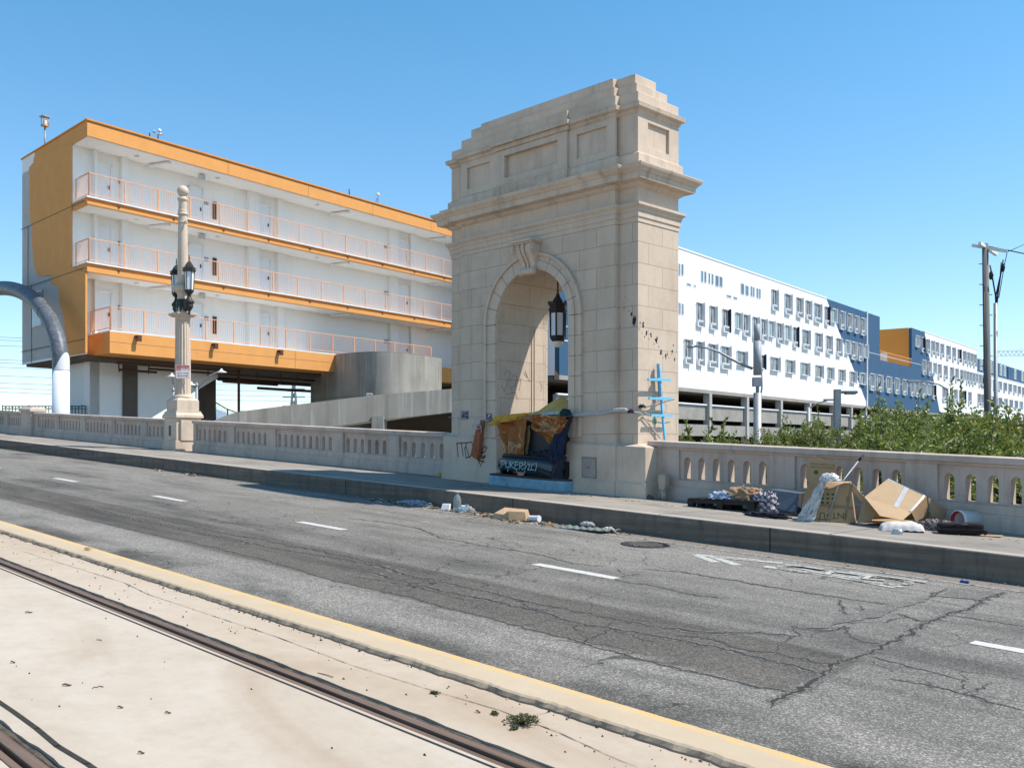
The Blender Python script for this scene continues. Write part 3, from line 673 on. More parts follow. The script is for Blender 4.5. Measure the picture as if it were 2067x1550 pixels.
# stickers
def sticker(name, px0, px1, py0, py1, t, col, label, c2):
    s0 = s_at(px0, t); s1 = s_at(px1, t); zc = z_at((py0+py1)/2, yy(s0, t)); h = (py1-py0)*yy(s0, t)/F
    r = thing(name, label, 'sticker', st((s0+s1)/2, t, zc), TH)
    w = (s0-s1)/2; b = MB(); b.box(-w, w, -.004, .004, -h/2, h/2); b.build('backing', col, r)
    b = MB(); random.seed(int(px0))
    for k in range(7):
        cx = random.uniform(-w*.7, w*.7); cz = random.uniform(-h*.35, h*.35); ww = random.uniform(.01, w*.4); hh = random.uniform(.008, h*.16)
        b.box(max(-w*.95, cx-ww), min(w*.95, cx+ww), -.005-.0006*(k+1), -.003, max(-h*.47, cz-hh), min(h*.47, cz+hh))
    b.build('printed_marks', c2, r)
sticker('sticker', 930, 946, 829, 847, AT-CD-.006, mat('sticker_paper', (.30,.27,.29)), 'weathered black and white sticker on the left pier above the graffiti', mat('sticker_ink', (.07,.065,.09)))
sticker('sticker', 982, 991, 835, 851, AT-CD-.08, mat('sticker_violet', (.10,.08,.14)), 'small violet sticker on the left pier beside the yellow cloth', mat('sticker_pale', (.5,.45,.5)))
t = t_at(1321, AS-HW); zc = z_at(850, yy(AS-HW, t)); r = thing('sticker', 'small green sticker under the blue wooden cross', 'sticker', st(AS-HW-.005, t, zc), TH)
b = MB(); b.box(-.002, .004, -.055, .055, -.045, .045); b.build('backing', mat('green_sticker', (.03,.28,.16)), r); b = MB(); b.box(.0041, .005, -.04, .04, .0, .02); b.build('printed_marks', mat('green_ink', (.25,.5,.35)), r)
# hanging lantern
hl = sthing('hanging_lantern', 'black six-sided lantern with white globe hanging inside the stone arch', 'lantern', s_at(1126, AT), AT, 0)
zg = G*s_at(1126, AT); L = lambda z: z - zg
b = MB(); b.tube([(0,0,L(4.72)),(0,0,L(5.22))], .018, 10); b.lathe([(.05,L(5.12)),(.05,L(5.14)),(.02,L(5.16))], 16); b.lathe([(.02,L(4.72)),(.045,L(4.75)),(.02,L(4.80))], 12); b.build('rod', m_iron, hl)
b = MB(); b.lathe([(.145,L(4.56)),(.12,L(4.62)),(.06,L(4.72)),(.03,L(4.76))], 6, smooth=False); b.lathe([(.165,L(4.42)),(.195,L(4.44)),(.195,L(4.47)),(.175,L(4.50)),(.175,L(4.53)),(.205,L(4.55)),(.205,L(4.58)),(.15,L(4.58))], 6, smooth=False)
for k in range(6):
    a = k*math.pi/3
    for j in range(3):
        p0 = Vector((.195*math.cos(a), .195*math.sin(a), 0)); p1 = Vector((.195*math.cos(a+math.pi/3), .195*math.sin(a+math.pi/3), 0)); p = p0.lerp(p1, (j+.0)/3)
        b.lathe([(.018,L(4.58)),(.014,L(4.61)),(.002,L(4.64))], 6, (p.x, p.y, 0))
b.build('roof', m_iron, hl)
b = MB(); b.lathe([(.145,L(3.93)),(.145,L(4.41))], 6, smooth=False); b.build('glass', m_frost, hl)
b = MB()
for k in range(6):
    a = k*math.pi/3; b.bar((.152*math.cos(a), .152*math.sin(a), L(3.90)), (.165*math.cos(a), .165*math.sin(a), L(4.44)), .024, .024)
b.lathe([(.06,L(3.80)),(.125,L(3.82)),(.155,L(3.86)),(.165,L(3.89)),(.165,L(3.93)),(.15,L(3.935))], 6, smooth=False); b.lathe([(.15,L(4.39)),(.172,L(4.40)),(.172,L(4.43))], 6, smooth=False); b.build('frame', m_iron, hl)
b = MB(); b.lathe([(.015,L(3.70)),(.05,L(3.71)),(.085,L(3.74)),(.10,L(3.79)),(.10,L(3.82))], 20); b.build('globe', m_globe, hl)
# ------------------------------------------------------------------ balustrades
BT = 14.18
def balustrade(label, s_hi, s_lo, panels, H, endpost=False):
    sm = s_lo; r = sthing('balustrade', label, 'balustrade', sm, BT, .322, group=None)
    X = lambda s: sm - s
    T = .30
    b = MB(G); b.box(X(s_hi), X(s_lo), -.035, T+.035, -.3, .20); b.frustum((X(s_hi), X(s_lo), -.035, T+.035, .20), (X(s_hi), X(s_lo), -.0, T, .235)); b.box(X(s_hi), X(s_lo), 0, T, .235, .36); b.build('base_course', m_bal, r, bevel=.006)
    b = MB(G); b.box(X(s_hi), X(s_lo), 0, T, .86*H+.0, H-.10); b.box(X(s_hi), X(s_lo), -.05, T+.05, H-.10, H-.015); b.frustum((X(s_hi), X(s_lo), -.05, T+.05, H-.015), (X(s_hi), X(s_lo), 0, T, H)); b.build('coping', m_bal, r, bevel=.008)
    # solid piers between panels
    edges = [s_hi] + [e for p in panels for e in (p[0], p[1])] + [s_lo]
    for i in range(0, len(edges), 2):
        if edges[i] - edges[i+1] > .01: b = MB(G); b.box(X(edges[i]), X(edges[i+1]), 0, T, .36, .86*H); b.build('pier', m_bal, r, bevel=.006)
    z0, z1 = .36, .86*H; zb, zt = .385, .80*H; d = .045
    for (sa, sb, n) in panels:
        b = MB(G); w = (sa-sb)/n; b.box(X(sa), X(sb), d, T-d, z0, zb); sw = .07
        for k in range(n):
            x = X(sa) + w*k; c = x+w/2; pts = [(x, zb), (c-sw, zb), (c-sw, zt-.07-sw)]
            pts += [(c-sw*math.cos(math.pi*i/10), zt-.07-sw+sw*1.15*math.sin(math.pi*i/10)) for i in range(1, 10)]
            pts += [(c+sw, zt-.07-sw), (c+sw, zb), (x+w, zb), (x+w, z1), (x, z1)]
            b.prism(pts, d, T-d)
        b.build('arched_panel', m_bal, r, bevel=.004)
    return r
BT = 14.05
S = lambda px: s_at(px, BT)
def pn(a, b_, n): return (S(a), S(b_), n)
pr = [pn(1370,1553,6), pn(1604,1827,6)]; s0 = S(1892); step = pr[1][1]-s0; w = pr[1][0]-pr[1][1]
x = s0
while x > -3: pr.append((x, x-w, 6)); x -= (w+step)
balustrade('stone balustrade to the right of the arch with rubbish along its foot', AS-HW-.1, -4.0, pr, 1.03)
BT = 14.18
balustrade('stone balustrade between the lamp post and the arch', S(390), AS+HW, [pn(396,456,6), pn(472.6,537.4,6), pn(555.8,670.5,9), pn(692.7,780.8,6), pn(805.7,898,5)], .98)
balustrade('stone balustrade left of the lamp post up to the square pillar', S(69), S(342), [pn(76,109.4,6), pn(118.2,161.5,7), pn(171.6,218.4,7), pn(230.7,283,7), pn(295.6,337,5)], .98)
pl = []; a = S(48)-.45
for k in range(6): pl.append((a, a-0, 6)); 
pl = []; a = S(48)+.35
for k in range(9): pl.append((a+1.75, a, 6)); a += 2.15
balustrade('stone balustrade at the left edge beyond the square pillar', a+.2, S(48), pl[::-1], .98)
np_ = sthing('balustrade_pillar', 'square stone pillar in the balustrade left of the lamp post', 'pillar', (S(48)+S(69))/2, BT+.15, .322)
w = (S(48)-S(69))/2
b = MB(G); b.box(-w, w, -.27, .27, -.3, 1.0); b.build('shaft', m_bal, np_, bevel=.01)
b = MB(G); b.box(-w-.07, w+.07, -.34, .34, 1.0, 1.1); b.frustum((-w-.07, w+.07, -.34, .34, 1.1), (-w+.1, w-.1, -.2, .2, 1.2)); b.build('cap', m_bal, np_, bevel=.01)
b = MB(G); b.box(-w-.04, w+.04, -.31, .31, -.3, .25); b.build('foot', m_bal, np_, bevel=.01)
# ------------------------------------------------------------------ lamp post
LT = 14.3; LS = s_at(369, LT)
lp = sthing('lamp_post', 'tall ornate stone lamp post with two black lanterns and ball top on the balustrade', 'street lamp', LS, LT, .322)
b = MB(G*0)
b.box(-.42, .42, -.42, .42, -.3, 1.02); b.box(-.47, .47, -.47, .47, -.3, .30); b.box(-.50, -.38, -.30, .30, .3, .95); b.box(.38, .50, -.30, .30, .3, .95)
b.build('pedestal', m_stone, lp, bevel=.012)
b = MB(); b.box(-.10, .06, -.424, -.418, .45, .78); b.build('painted_recess', mat('painted_recess_dark', (.14,.115,.09)), lp)  # flat dark plate painted to read as a recess, no depth cut
b = MB(); b.box(-.50, .50, -.46, .46, 1.02, 1.10); b.frustum((-.50,.50,-.46,.46,1.10), (-.42,.42,-.42,.42,1.20)); b.box(-.42, .42, -.42, .42, 1.20, 1.24)
b.box(-.37, .37, -.37, .37, 1.24, 1.58); b.frustum((-.37,.37,-.37,.37,1.58), (-.29,.29,-.29,.29,1.66)); b.lathe([(.30,1.64),(.32,1.68),(.32,1.72),(.28,1.74),(.27,1.78)], 28)
b.build('pedestal_cap', m_stone, lp, bevel=.01)
b = MB(); b.lathe([(.255,1.76),(.25,1.9),(.245,2.6),(.235,3.4),(.215,4.2)], 96, flute=16, depth=.035); b.build('fluted_shaft', m_stone, lp)
b = MB(); b.lathe([(.22,4.16),(.235,4.2),(.215,4.22),(.25,4.25)], 28); b.frustum((-.25,.25,-.25,.25,4.25), (-.33,.33,-.33,.33,4.31)); b.box(-.33,.33,-.33,.33,4.31,4.37); b.build('capital', m_stone, lp, bevel=.008)
b = MB(); b.lathe([(.20,4.37),(.19,4.45),(.18,4.7),(.18,4.85),(.16,4.92),(.18,5.0),(.235,5.05)], 28); b.lathe([(.235,5.04),(.30,5.1),(.315,5.17),(.28,5.24),(.19,5.28),(.18,5.33)], 96, flute=18, depth=.03); b.lathe([(.20,5.31),(.21,5.35),(.17,5.38)], 28)
b.lathe([(.165,5.36),(.155,6.4),(.14,7.4),(.135,7.5)], 32); b.lathe([(.13,7.68),(.13,7.95)], 28); b.lathe([(.14,7.5),(.165,7.52),(.165,7.55),(.145,7.57),(.14,7.62),(.15,7.66),(.13,7.68)], 28)
b.lathe([(.13,7.94),(.165,7.99),(.165,8.04),(.13,8.07),(.10,8.09),(.09,8.14)], 28); b.build('upper_shaft', m_stone, lp)
b = MB(); b.lathe([(.01,8.10)]+[(.178*math.cos(a), 8.28+.178*math.sin(a)) for a in [x*math.pi/14 for x in range(-6, 7)]]+[(.01,8.458)], 28); b.build('ball', m_stone, lp)
b = MB(); b.lathe([(.153,7.24),(.158,7.25),(.158,7.29),(.153,7.30)], 24); b.bar((.14,0,7.27),(.26,0,7.27),.03,.05); b.bar((.24,-.03,7.27),(.24,.03,7.27),.03,.08); b.bar((-.19,0,7.27),(-.14,0,7.27),.03,.05); b.build('clamp', m_stone, lp)
def lantern(sx):
    ox = sx*.44
    r = bpy.data.objects.new('lantern', None); scene.collection.objects.link(r); r.parent = lp; r.location = (ox, 0, 0)
    b = MB(); b.lathe([(.01,5.98),(.02,6.0),(.012,6.04),(.03,6.07),(.012,6.10),(.02,6.14),(.004,6.19)], 10); b.lathe([(.165,5.74),(.15,5.80),(.08,5.92),(.03,5.98)], 6, smooth=False); b.lathe([(.16,5.64),(.205,5.66),(.205,5.70),(.185,5.72),(.20,5.745),(.16,5.75)], 6, smooth=False)
    for k in range(6):
        a = k*math.pi/3
        for j in range(3):
            p = Vector((.195*math.cos(a), .195*math.sin(a), 0)).lerp(Vector((.195*math.cos(a+math.pi/3), .195*math.sin(a+math.pi/3), 0)), j/3); b.lathe([(.018,5.74),(.003,5.79)], 6, (p.x, p.y, 0))
    b.build('roof', m_iron, r)
    b = MB(); b.lathe([(.125,5.08),(.15,5.64)], 6, smooth=False); b.build('glass', m_frost, r)
    b = MB()
    for k in range(6):
        a = k*math.pi/3; b.bar((.13*math.cos(a), .13*math.sin(a), 5.06), (.156*math.cos(a), .156*math.sin(a), 5.66), .02, .02)
    b.lathe([(.03,4.85),(.07,4.88),(.05,4.92),(.10,4.97),(.14,5.03),(.14,5.07),(.12,5.08)], 6, smooth=False); b.build('frame', m_iron, r)
    b = MB(); b.lathe([(.004,4.25),(.02,4.30),(.045,4.34),(.03,4.38),(.09,4.48),(.13,4.56),(.11,4.60),(.15,4.66),(.15,4.72),(.10,4.78),(.06,4.86)], 16)
    b.T = Matrix.Translation((-ox, 0, 0))
    pts = [(sx*.17, z) for z in ()]
    b.prism([(sx*.17,4.45),(sx*.30,4.44),(sx*.42,4.55),(sx*.42,4.72),(sx*.30,4.78),(sx*.17,4.80)][::(1 if sx>0 else -1)], -.09, .09)
    b.T = None; b.build('bracket', m_iron, r, bevel=.01)
lantern(-1); lantern(1)
b = MB(); b.lathe([(.19,4.40),(.20,4.42),(.20,4.80),(.19,4.82)], 8, smooth=False); b.build('iron_band', m_iron, lp)
# no stopping sign
sz = z_at(752, yy(LS, LT))
sg = thing('parking_sign', 'red and white NO STOPPING ANY TIME sign strapped to the lamp post shaft', 'sign', st(LS, LT, sz) - Vector((st(LS, LT, 0).x, st(LS, LT, 0).y, 0)).normalized()*.30, R(12))
m_sw = mat('sign_white', (.74,.72,.70), rough=.4); m_sr = mat('sign_red', (.42,.02,.02), rough=.4)
W, H_ = .21, .215
b = MB(); b.box(-W, W, -.004, .004, -H_, H_); b.build('panel', m_sw, sg)
b = MB(); b.box(-W+.008, W-.008, -.0055, -.004, .125, H_-.008); b.box(-W+.008, -.055, -.0055, -.004, .035, .125)
T = lambda x, z, y=-.0062: Matrix.Translation((x, y, z)) @ Matrix.Rotation(R(90), 4, 'X')
text_mesh(b, 'STOPPING', .068, T(.075, .08), ); text_mesh(b, 'ANY TIME', .082, T(0, -.045))
b.box(-.12, .12, -.0062, -.004, -.132, -.116)
for sx in (-1, 1): b.prism([(sx*.17, -.124), (sx*.11, -.098), (sx*.11, -.15)][::(-1 if sx>0 else 1)], -.0062, -.004)
b.box(-W+.008, W-.008, -.0055, -.004, -H_+.02, -H_+.024); b.build('red_print', m_sr, sg)
b = MB(); text_mesh(b, 'NO', .1, T(-.13, .08, -.0066)); text_mesh(b, 'TOW-AWAY', .05, T(-.1, .165, -.0066)); text_mesh(b, 'NO PARK', .05, T(.11, .165, -.0066)); b.build('white_print', m_sw, sg)
b = MB(); b.bar((-.20, .02, .14), (.20, .02, .14), .02, .02); b.bar((-.20, .02, -.14), (.20, .02, -.14), .02, .02); b.build('strap', m_iron, sg)
# ------------------------------------------------------------------ tubular arch at the left
ARS = s_at(123, 15.6); ta = sthing('tubular_arch', 'big curved grey tube with a white sleeved foot rising behind the left balustrade', 'sculpture', ARS, 15.6, 0)
Rr = 7.4
def arc(a): return (-(Rr - Rr*math.cos(a)), 0, -.8 + 1.2 + Rr*1.0*math.sin(a))
m_tube = mat('grey_steel', (.075,.085,.10), (.11,.12,.14), scale=3, rough=.45, bump=.15, dirt=.6, dirtc=(.35,.36,.37), dscale=7)
b = MB(); n = 60; b.tube([(0,0,-1.5),(0,0,.4),(0,0,3.15)], .352, 40); 
def toe(): pass
vs = []; nn2 = 40
for i in range(nn2):
    a = 2*math.pi*i/nn2; hz = 3.15 + .75*max(0, math.cos(a-.3))**1.5*1.0
    for zz in (3.1, hz): vs.append((.352*math.cos(a), .352*math.sin(a), zz))
b.add(vs, [(2*i, (2*i+2) % (2*nn2), (2*i+3) % (2*nn2), 2*i+1) for i in range(nn2)], True)
b.build('white_sleeve', mat('white_sleeve_paint', (.70,.71,.74), (.64,.66,.70), rough=.35), ta)
b = MB(); b.lathe([(.36,.55),(.362,.56),(.362,.68),(.36,.69)], 40); b.build('black_band', m_black, ta)
b = MB(); pts = [(0,0,2.9)] + [(-(10-10*math.cos(a)), 0, 3.2+4.5*math.sin(a)) for a in [math.pi*i/n for i in range(n+1)]] + [(-20, 0, -2)]
b.tube(pts, .345, 40); tb = b.build('tube', m_tube, ta)
b = MB(); pj = pts[13]; d = (Vector(pts[14])-Vector(pts[12])).normalized()
b.tube([Vector(pj)-d*.10, Vector(pj)+d*.10], .36, 40); b.build('weld_collar', m_tube, ta)
# ------------------------------------------------------------------ left apartment block with access balconies
def line_frame(P, D):   # P origin xy, D unit direction
    In = (-D[1], D[0])
    def kx(px, off=0.0):
        q = q_(px); x0 = P[0]+In[0]*off; y0 = P[1]+In[1]*off
        k = (q*y0 - x0)/(D[0]-q*D[1]); return k
    def ky(px, off=0.0): return P[1]+In[1]*off + D[1]*kx(px, off)
    def kz(px, py, off=0.0): return z_at(py, ky(px, off))
    return kx, ky, kz
m_wallw = mat('white_stucco', (.80,.785,.755), (.76,.745,.72), scale=.6, rough=.9, bump=.08, bscale=12, streak=.10, dirtc=(.4,.39,.37))
m_orange = mat('orange_stucco', (.68,.315,.095), (.62,.28,.082), scale=1.6, rough=.85, bump=.1, bscale=14, streak=.16, dirtc=(.42,.19,.06))
m_grey = mat('grey_concrete', (.34,.315,.28), (.25,.235,.21), scale=.7, rough=.9, dirt=.4, streak=.5, dirtc=(.13,.12,.11), bump=.2)
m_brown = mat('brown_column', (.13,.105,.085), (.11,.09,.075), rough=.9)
m_garage_shade = mat('garage_shade_paint', (.02,.019,.018), rough=.95)  # near-black paint standing for the shade inside the garages
m_rust = mat('rust_pipe', (.10,.045,.03), (.07,.04,.03), rough=.8)
m_rail_o = mat('orange_railing', (.80,.42,.24), rough=.6)
m_door = mat('white_door', (.70,.71,.72), (.67,.68,.69), rough=.6)
m_trim = mat('pale_trim', (.80,.79,.77), rough=.8)
P = (-18.87, 43.0); D = (1406.5/2407.6, 1954/2407.6); LR = math.atan2(D[1], D[0])
lkx, lky, lkz = line_frame(P, D)
ul = (UX*D[0]+UY*D[1], -UX*D[1]+UY*D[0])      # street direction in the block's own frame
lb = thing('apartment_block', 'orange and white apartment block with stacked balconies and slatted orange railings', 'apartment building', (P[0], P[1], 0), LR)
def U(x0, y0, L): return (x0+ul[0]*L, y0+ul[1]*L)
KE = 34.0; DY = 1.68; DEP = 8.4*ul[1]
ZR, ZF = 16.16, 15.48
def slab_poly(x0, y0, L, x1):   # plan: near corner x0,y0; end edge along the street direction
    e = U(x0, y0, L); return [(x0, y0), (x1, y0), (x1, e[1]), e]
def endpt(px, py):   # point on the end wall plane (through the corner along the street direction)
    q = q_(px); a = (q*P[1]-P[0])/(UX-q*UY); Y = P[1]+UY*a; return a, z_at(py, Y)
# roof slab with fascia
La = endpt(70, 318)[0]
b = MB(); b.prism(slab_poly(0, 0, La, KE), ZF, ZR, 'z'); rf = b.build('roof_fascia', m_orange, lb)
b = MB(); g0 = U(0, 0, La+.001); g1 = U(0, 0, 8.4); b.prism([g0, (g0[0]+8, g0[1]), (g1[0]+8, g1[1]), g1], ZF, ZR, 'z'); b.build('roof_edge', m_wallw, lb)
b = MB(); b.prism(slab_poly(-.06, -.06, 8.55, KE), ZR, ZR+.07, 'z'); b.build('coping', mat('coping_orange', (.70,.27,.045)), rf)
b = MB(); e = U(.05, .05, 8.2); b.prism(slab_poly(.06, .06, 8.3, KE), ZF-.04, ZF-.002, 'z'); b.build('soffit', m_wallw, lb)
b = MB()
for k in (7.6, 13.0, 18.1, 23.4): b.box(k, k+.02, -.003, 0, ZF, ZR)
b.box(0, KE, -.003, 0, ZR-.06, ZR-.04); b.build('joint', m_brown, rf)
# back wall of balconies
walls = MB(); pil = MB()
w0 = U(0, 0, 1.7)
levels = [(12.81, 15.44), (9.89, 12.46), (6.84, 9.45)]
b = MB(); b.prism([w0, (KE, DY), (KE, DEP), U(0, 0, 8.4)], 5.9, ZF-.04, 'z'); b.build('wall', m_wallw, lb)
# lower storey end wall projects further
w1 = (lkx(178, 0)+.0, 0.0); 
off3 = .77
# painted end wall: white sheet with orange area whose edge is ragged
Te = Matrix(((ul[0], 0, -.03*ul[1], 0), (ul[1], 0, .03*ul[0], 0), (0, 1, 0, 0), (0, 0, 0, 1)))
def end_sheet(b, poly, thick):
    n = len(poly); f_ = [(ul[0]*a - thick*ul[1], ul[1]*a + thick*ul[0], z) for a, z in poly]; k_ = [(x+.09, y, z) for x, y, z in f_]
    b.add(f_+k_, [list(range(n)), list(range(2*n-1, n-1, -1))]+[(i, i+n, (i+1)%n+n, (i+1)%n) for i in range(n)])
or_ed = [(70,318),(69,330),(61,338),(62,360),(62,420),(63,445),(66,452),(67,500),(68,510),(72,540),(78,556),(92,557),(106,556),(107,570),(104,574),(118,578),(122,600),(125,620),(131,640),(134,670),(138,700),(140,718)]
random.seed(5)
le = []
for (a, c) in zip(or_ed[:-1], or_ed[1:]):
    n = 5
    for i in range(n): le.append((a[0]+(c[0]-a[0])*i/n + random.uniform(-.8, .8), a[1]+(c[1]-a[1])*i/n))
le.append(or_ed[-1])
b = MB(); poly = [endpt(*p) for p in le]; poly = poly[::-1]
# the end wall's own near edge: balcony line on upper floors, further forward on the lowest
near = [(1.7, ZR-.02), (1.7, 9.4), (.10, 9.2), (.10, 6.84), (-.10, 5.84)]
full = [(0, ZF+.02)] ; full = poly + [(p[0], p[1]) for p in ([(1.70, 15.47), (1.70, 9.86), (.06, 9.40), (.06, 6.86), (.06, 5.84)])]
# order: bottom of ragged edge ... top, then near edge top to bottom
end_sheet(b, full, .055); ew = b.build('painted_end_wall', m_orange, lb)
zb_ = endpt(41.5, 733)[1]
b = MB(); poly = [(.10, 9.37), (.10, 5.79), (8.4, 5.79), (8.4, ZF), (1.74, ZF), (1.74, 9.37)]
b.prism([(0,0),(0,0),(0,0)], 0, 0) if False else None
pts = [(ul[0]*a - .03*ul[1]*0, ul[1]*a, z) for a, z in poly]; pin = [(x+.03, y+.01, z) for x, y, z in pts]; n = len(pts)
b.add(pts+pin, [list(range(n)), list(range(2*n-1, n-1, -1))]+[(i, i+n, (i+1)%n+n, (i+1)%n) for i in range(n)]); b.build('end_wall', m_wallw, lb)
b = MB()
for z in (12.62, 9.62, 6.45):
    A0 = (ul[0]*8.4, ul[1]*8.4, z); A1 = (ul[0]*.2, ul[1]*.2, z); b.bar((A0[0]-.06, A0[1], z), (A1[0]-.06, A1[1], z), .012, .03)
for a, z0, z1 in ((endpt(59,480)[0], 9.62, 12.6), (endpt(66,640)[0], 5.8, 9.6)): b.bar((ul[0]*a-.06, ul[1]*a, z0), (ul[0]*a-.06, ul[1]*a, z1), .03, .012)
b.build('joint', m_brown, ew)
# small window of end wall
a0, z0 = endpt(68, 592); a1, z1 = endpt(86, 616)
def window_box(b, a0, a1, z0, z1, o): b.add([(ul[0]*a0-o, ul[1]*a0, z0), (ul[0]*a0-o, ul[1]*a0, z1), (ul[0]*a1-o, ul[1]*a1, z1), (ul[0]*a1-o, ul[1]*a1, z0)], [(0,1,2,3)])
m_glass = NT('window_glass').set(Roughness=.06); m_glass.col(m_glass.mix(m_glass.noise(.15, 2), (.16,.20,.22), (.30,.34,.34))); m_glass.b.inputs['Specular IOR Level'].default_value = .9; m_glass = m_glass.m
zt_ = endpt(78, 588)[1]; zbm = endpt(78, 659)[1]
b = MB(); window_box(b, a0+.05, a1-.05, zbm, zt_, .07); ww = b.build('window', m_door, lb)
b = MB(); window_box(b, a0-.03, a1+.03, zbm+.08, zt_-.08, .085); b.build('pane', m_glass, ww)
# floor slabs with two-step fascia
for i, (zt, zb) in enumerate(((12.81, 12.46), (9.89, 9.45))):
    b = MB(); b.prism(slab_poly(-.03, -.03, 1.78, KE-4-2*i), zt-.055, zt, 'z'); r = b.build('balcony_slab', m_trim, lb)
    b = MB(); b.prism(slab_poly(.14, .16, 1.6, KE-4), zt-.30, zt-.06, 'z'); b.build('recessed_band', m_orange, r)
    b = MB(); b.prism([(0, 0), (KE-4-2*i, 0), (KE-4-2*i, .16), (.02, .16)], zb, zt-.225, 'z'); q0 = U(0, 0, 1.75); b.prism([(0, .161), (.22, .161), (q0[0]+.2, q0[1]), q0], zb, zt-.075, 'z'); b.build('orange_lip', m_orange, r)
    b = MB(); b.prism(slab_poly(.16, .162, 1.55, KE), zb-.02, zb+.05, 'z'); b.build('soffit', m_wallw, r)
    b = MB()
    for k in range(12): b.box(1.5+k*2.9, 1.58+k*2.9, -.05, .1, zt-.24, zt-.18)
    b.build('drain_spout', m_rust, r)
# lowest, deeper slab with tall orange beam
cx0 = lkx(222, 0); P3 = (-17.9, 43.08); dx, dy = P3[0]-P[0], P3[1]-P[1]; c3 = (dx*D[0]+dy*D[1], -dx*D[1]+dy*D[0])
kend = lkx(679, c3[1])
b = MB(); e = U(c3[0], c3[1], 2.5); b.prism([c3, (kend, c3[1]), (kend, DY), (e[0], e[1])], 5.84, 6.80, 'z'); b.prism([(e[0], e[1]), (e[0]+1, e[1]), (ul[0]*3+1, ul[1]*4.1), (ul[0]*4.1-.0, ul[1]*4.1)], 5.84, 6.5, 'z'); be = b.build('orange_beam', m_orange, lb)
b = MB(); b.prism([c3, (kend, c3[1]), (kend, DY), e], 6.80, 6.85, 'z'); b.build('slab_edge', m_trim, be)
b = MB(); b.box(c3[0], kend, c3[1]-.003, c3[1], 6.33, 6.345); b.box(11.4, 11.42, c3[1]-.003, c3[1], 5.84, 6.8); b.box(4.6, 4.62, c3[1]-.003, c3[1], 5.84, 6.8); b.build('joint', m_brown, be)
for px in (275, 430, 562, 678):
    b = MB(); k = lkx(px, c3[1]); b.box(k-.10, k+.10, c3[1]-.28, c3[1], 6.62, 6.72); b.box(k-.10, k+.10, c3[1]-.28, c3[1]-.2, 6.45, 6.62); b.build('wall_lamp', m_rust, be)
# right-hand continuation of the lowest floor behind the drum (in shade)
k0 = lkx(860, 0); b = MB(); b.box(k0, KE+6, 0, DY+6, 5.84, 6.80); b.build('orange_beam', m_orange, lb)
# pilasters, door recess frames, doors, lights
def wallk(px): return lkx(px, DY)
for (zf, zc) in levels:
    for (pa, pb) in ((186,191),(241,254),(497,518),(556,568),(783,799),(825,835)):
        a, c = wallk(pa), wallk(pb); MB().box(a, c, DY-.24, DY, zf, zc).build('pilaster', m_wallw, lb)
m_louv = mat('louvre_metal', (.55,.55,.56), rough=.6)
for (zf, zc) in levels:
    for (pa, pb) in ((194,222),(381,407),(521,543),(803,822)):
        a, c = wallk(pa), wallk(pb); r = MB().box(a, c, DY-.06, DY, zf+.02, zf+2.05).build('door', m_door, lb)
        f = MB(); f.box(a-.07, a, DY-.10, DY, zf, zf+2.12); f.box(c, c+.07, DY-.10, DY, zf, zf+2.12); f.box(a-.07, c+.07, DY-.10, DY, zf+2.05, zf+2.13); f.build('frame', m_trim, r)
        MB().box(c-.14, c-.09, DY-.12, DY-.06, zf+.95, zf+1.12).build('handle', m_black, r)
    for (pa, pb) in ((429,436),):
        a, c = wallk(pa), wallk(pb); r = MB().box(a, c, DY-.07, DY, zf+.7, zf+1.6).build('fire_cabinet', m_rust, lb); MB().box(a+.06, c-.06, DY-.08, DY-.07, zf+.95, zf+1.4).build('extinguisher_window', m_black, r)
    for px in (238, 405, 775):
        a = wallk(px); r = MB().box(a, a+.45, DY-.05, DY, zf+1.35, zf+1.55).build('number_plate', mat('blue_plate', (.25,.32,.42)), lb)
    for (pa, pb) in ((322,352),(690,718),(886,908)):
        a, c = lkx(pa, .5), lkx(pb, 1.4); m_ = MB(); m_.T = Matrix.Translation((a+.4, .3, zc-.13)) @ Matrix.Rotation(R(12), 4, 'Z'); m_.box(-.10, .10, 0, 1.25, 0, .09); m_.build('ceiling_light', m_trim, lb)
    a = lkx(402, .9); r = MB().box(a, a+.3, .8, 1.0, zc-.30, zc-.06).build('exit_box', m_louv, lb)
    for px in (439, 276, 640): a = lkx(px, .8); MB().lathe([(.10,-.07),(.10,0)], 12, (a, .8, zc-.02)).build('smoke_detector', m_trim, lb)
# railings
def railing(x0, y0, L, x1, zf, parent, h=1.06, ret=True):
    r = MB(); path = []
    if ret: e = U(x0, y0, L); path.append((e, (x0, y0)))
    path.append(((x0, y0), (x1, y0)))
    for (a, c) in path:
        A = Vector((a[0], a[1])); C = Vector((c[0], c[1])); n = max(1, round((C-A).length/1.72))
        for i in range(n+1):
            p = A.lerp(C, i/n); r.box(p.x-.025, p.x+.025, p.y-.025, p.y+.025, zf, zf+h)
        r.bar((A.x, A.y, zf+h), (C.x, C.y, zf+h), .05, .035); r.bar((A.x, A.y, zf+.12), (C.x, C.y, zf+.12), .03, .03)
        m = int((C-A).length/.125)
        for i in range(m):
            p = A.lerp(C, (i+.5)/m); r.box(p.x-.006, p.x+.006, p.y-.006, p.y+.006, zf+.12, zf+h)
    r.build('railing', m_rail_o, lb)
railing(.12, .06, 1.5, KE-4, 12.81, lb); railing(.12, .06, 1.5, KE-6, 9.89, lb); railing(c3[0]+.08, c3[1]+.08, 2.2, lkx(872, c3[1]), 6.85, lb)
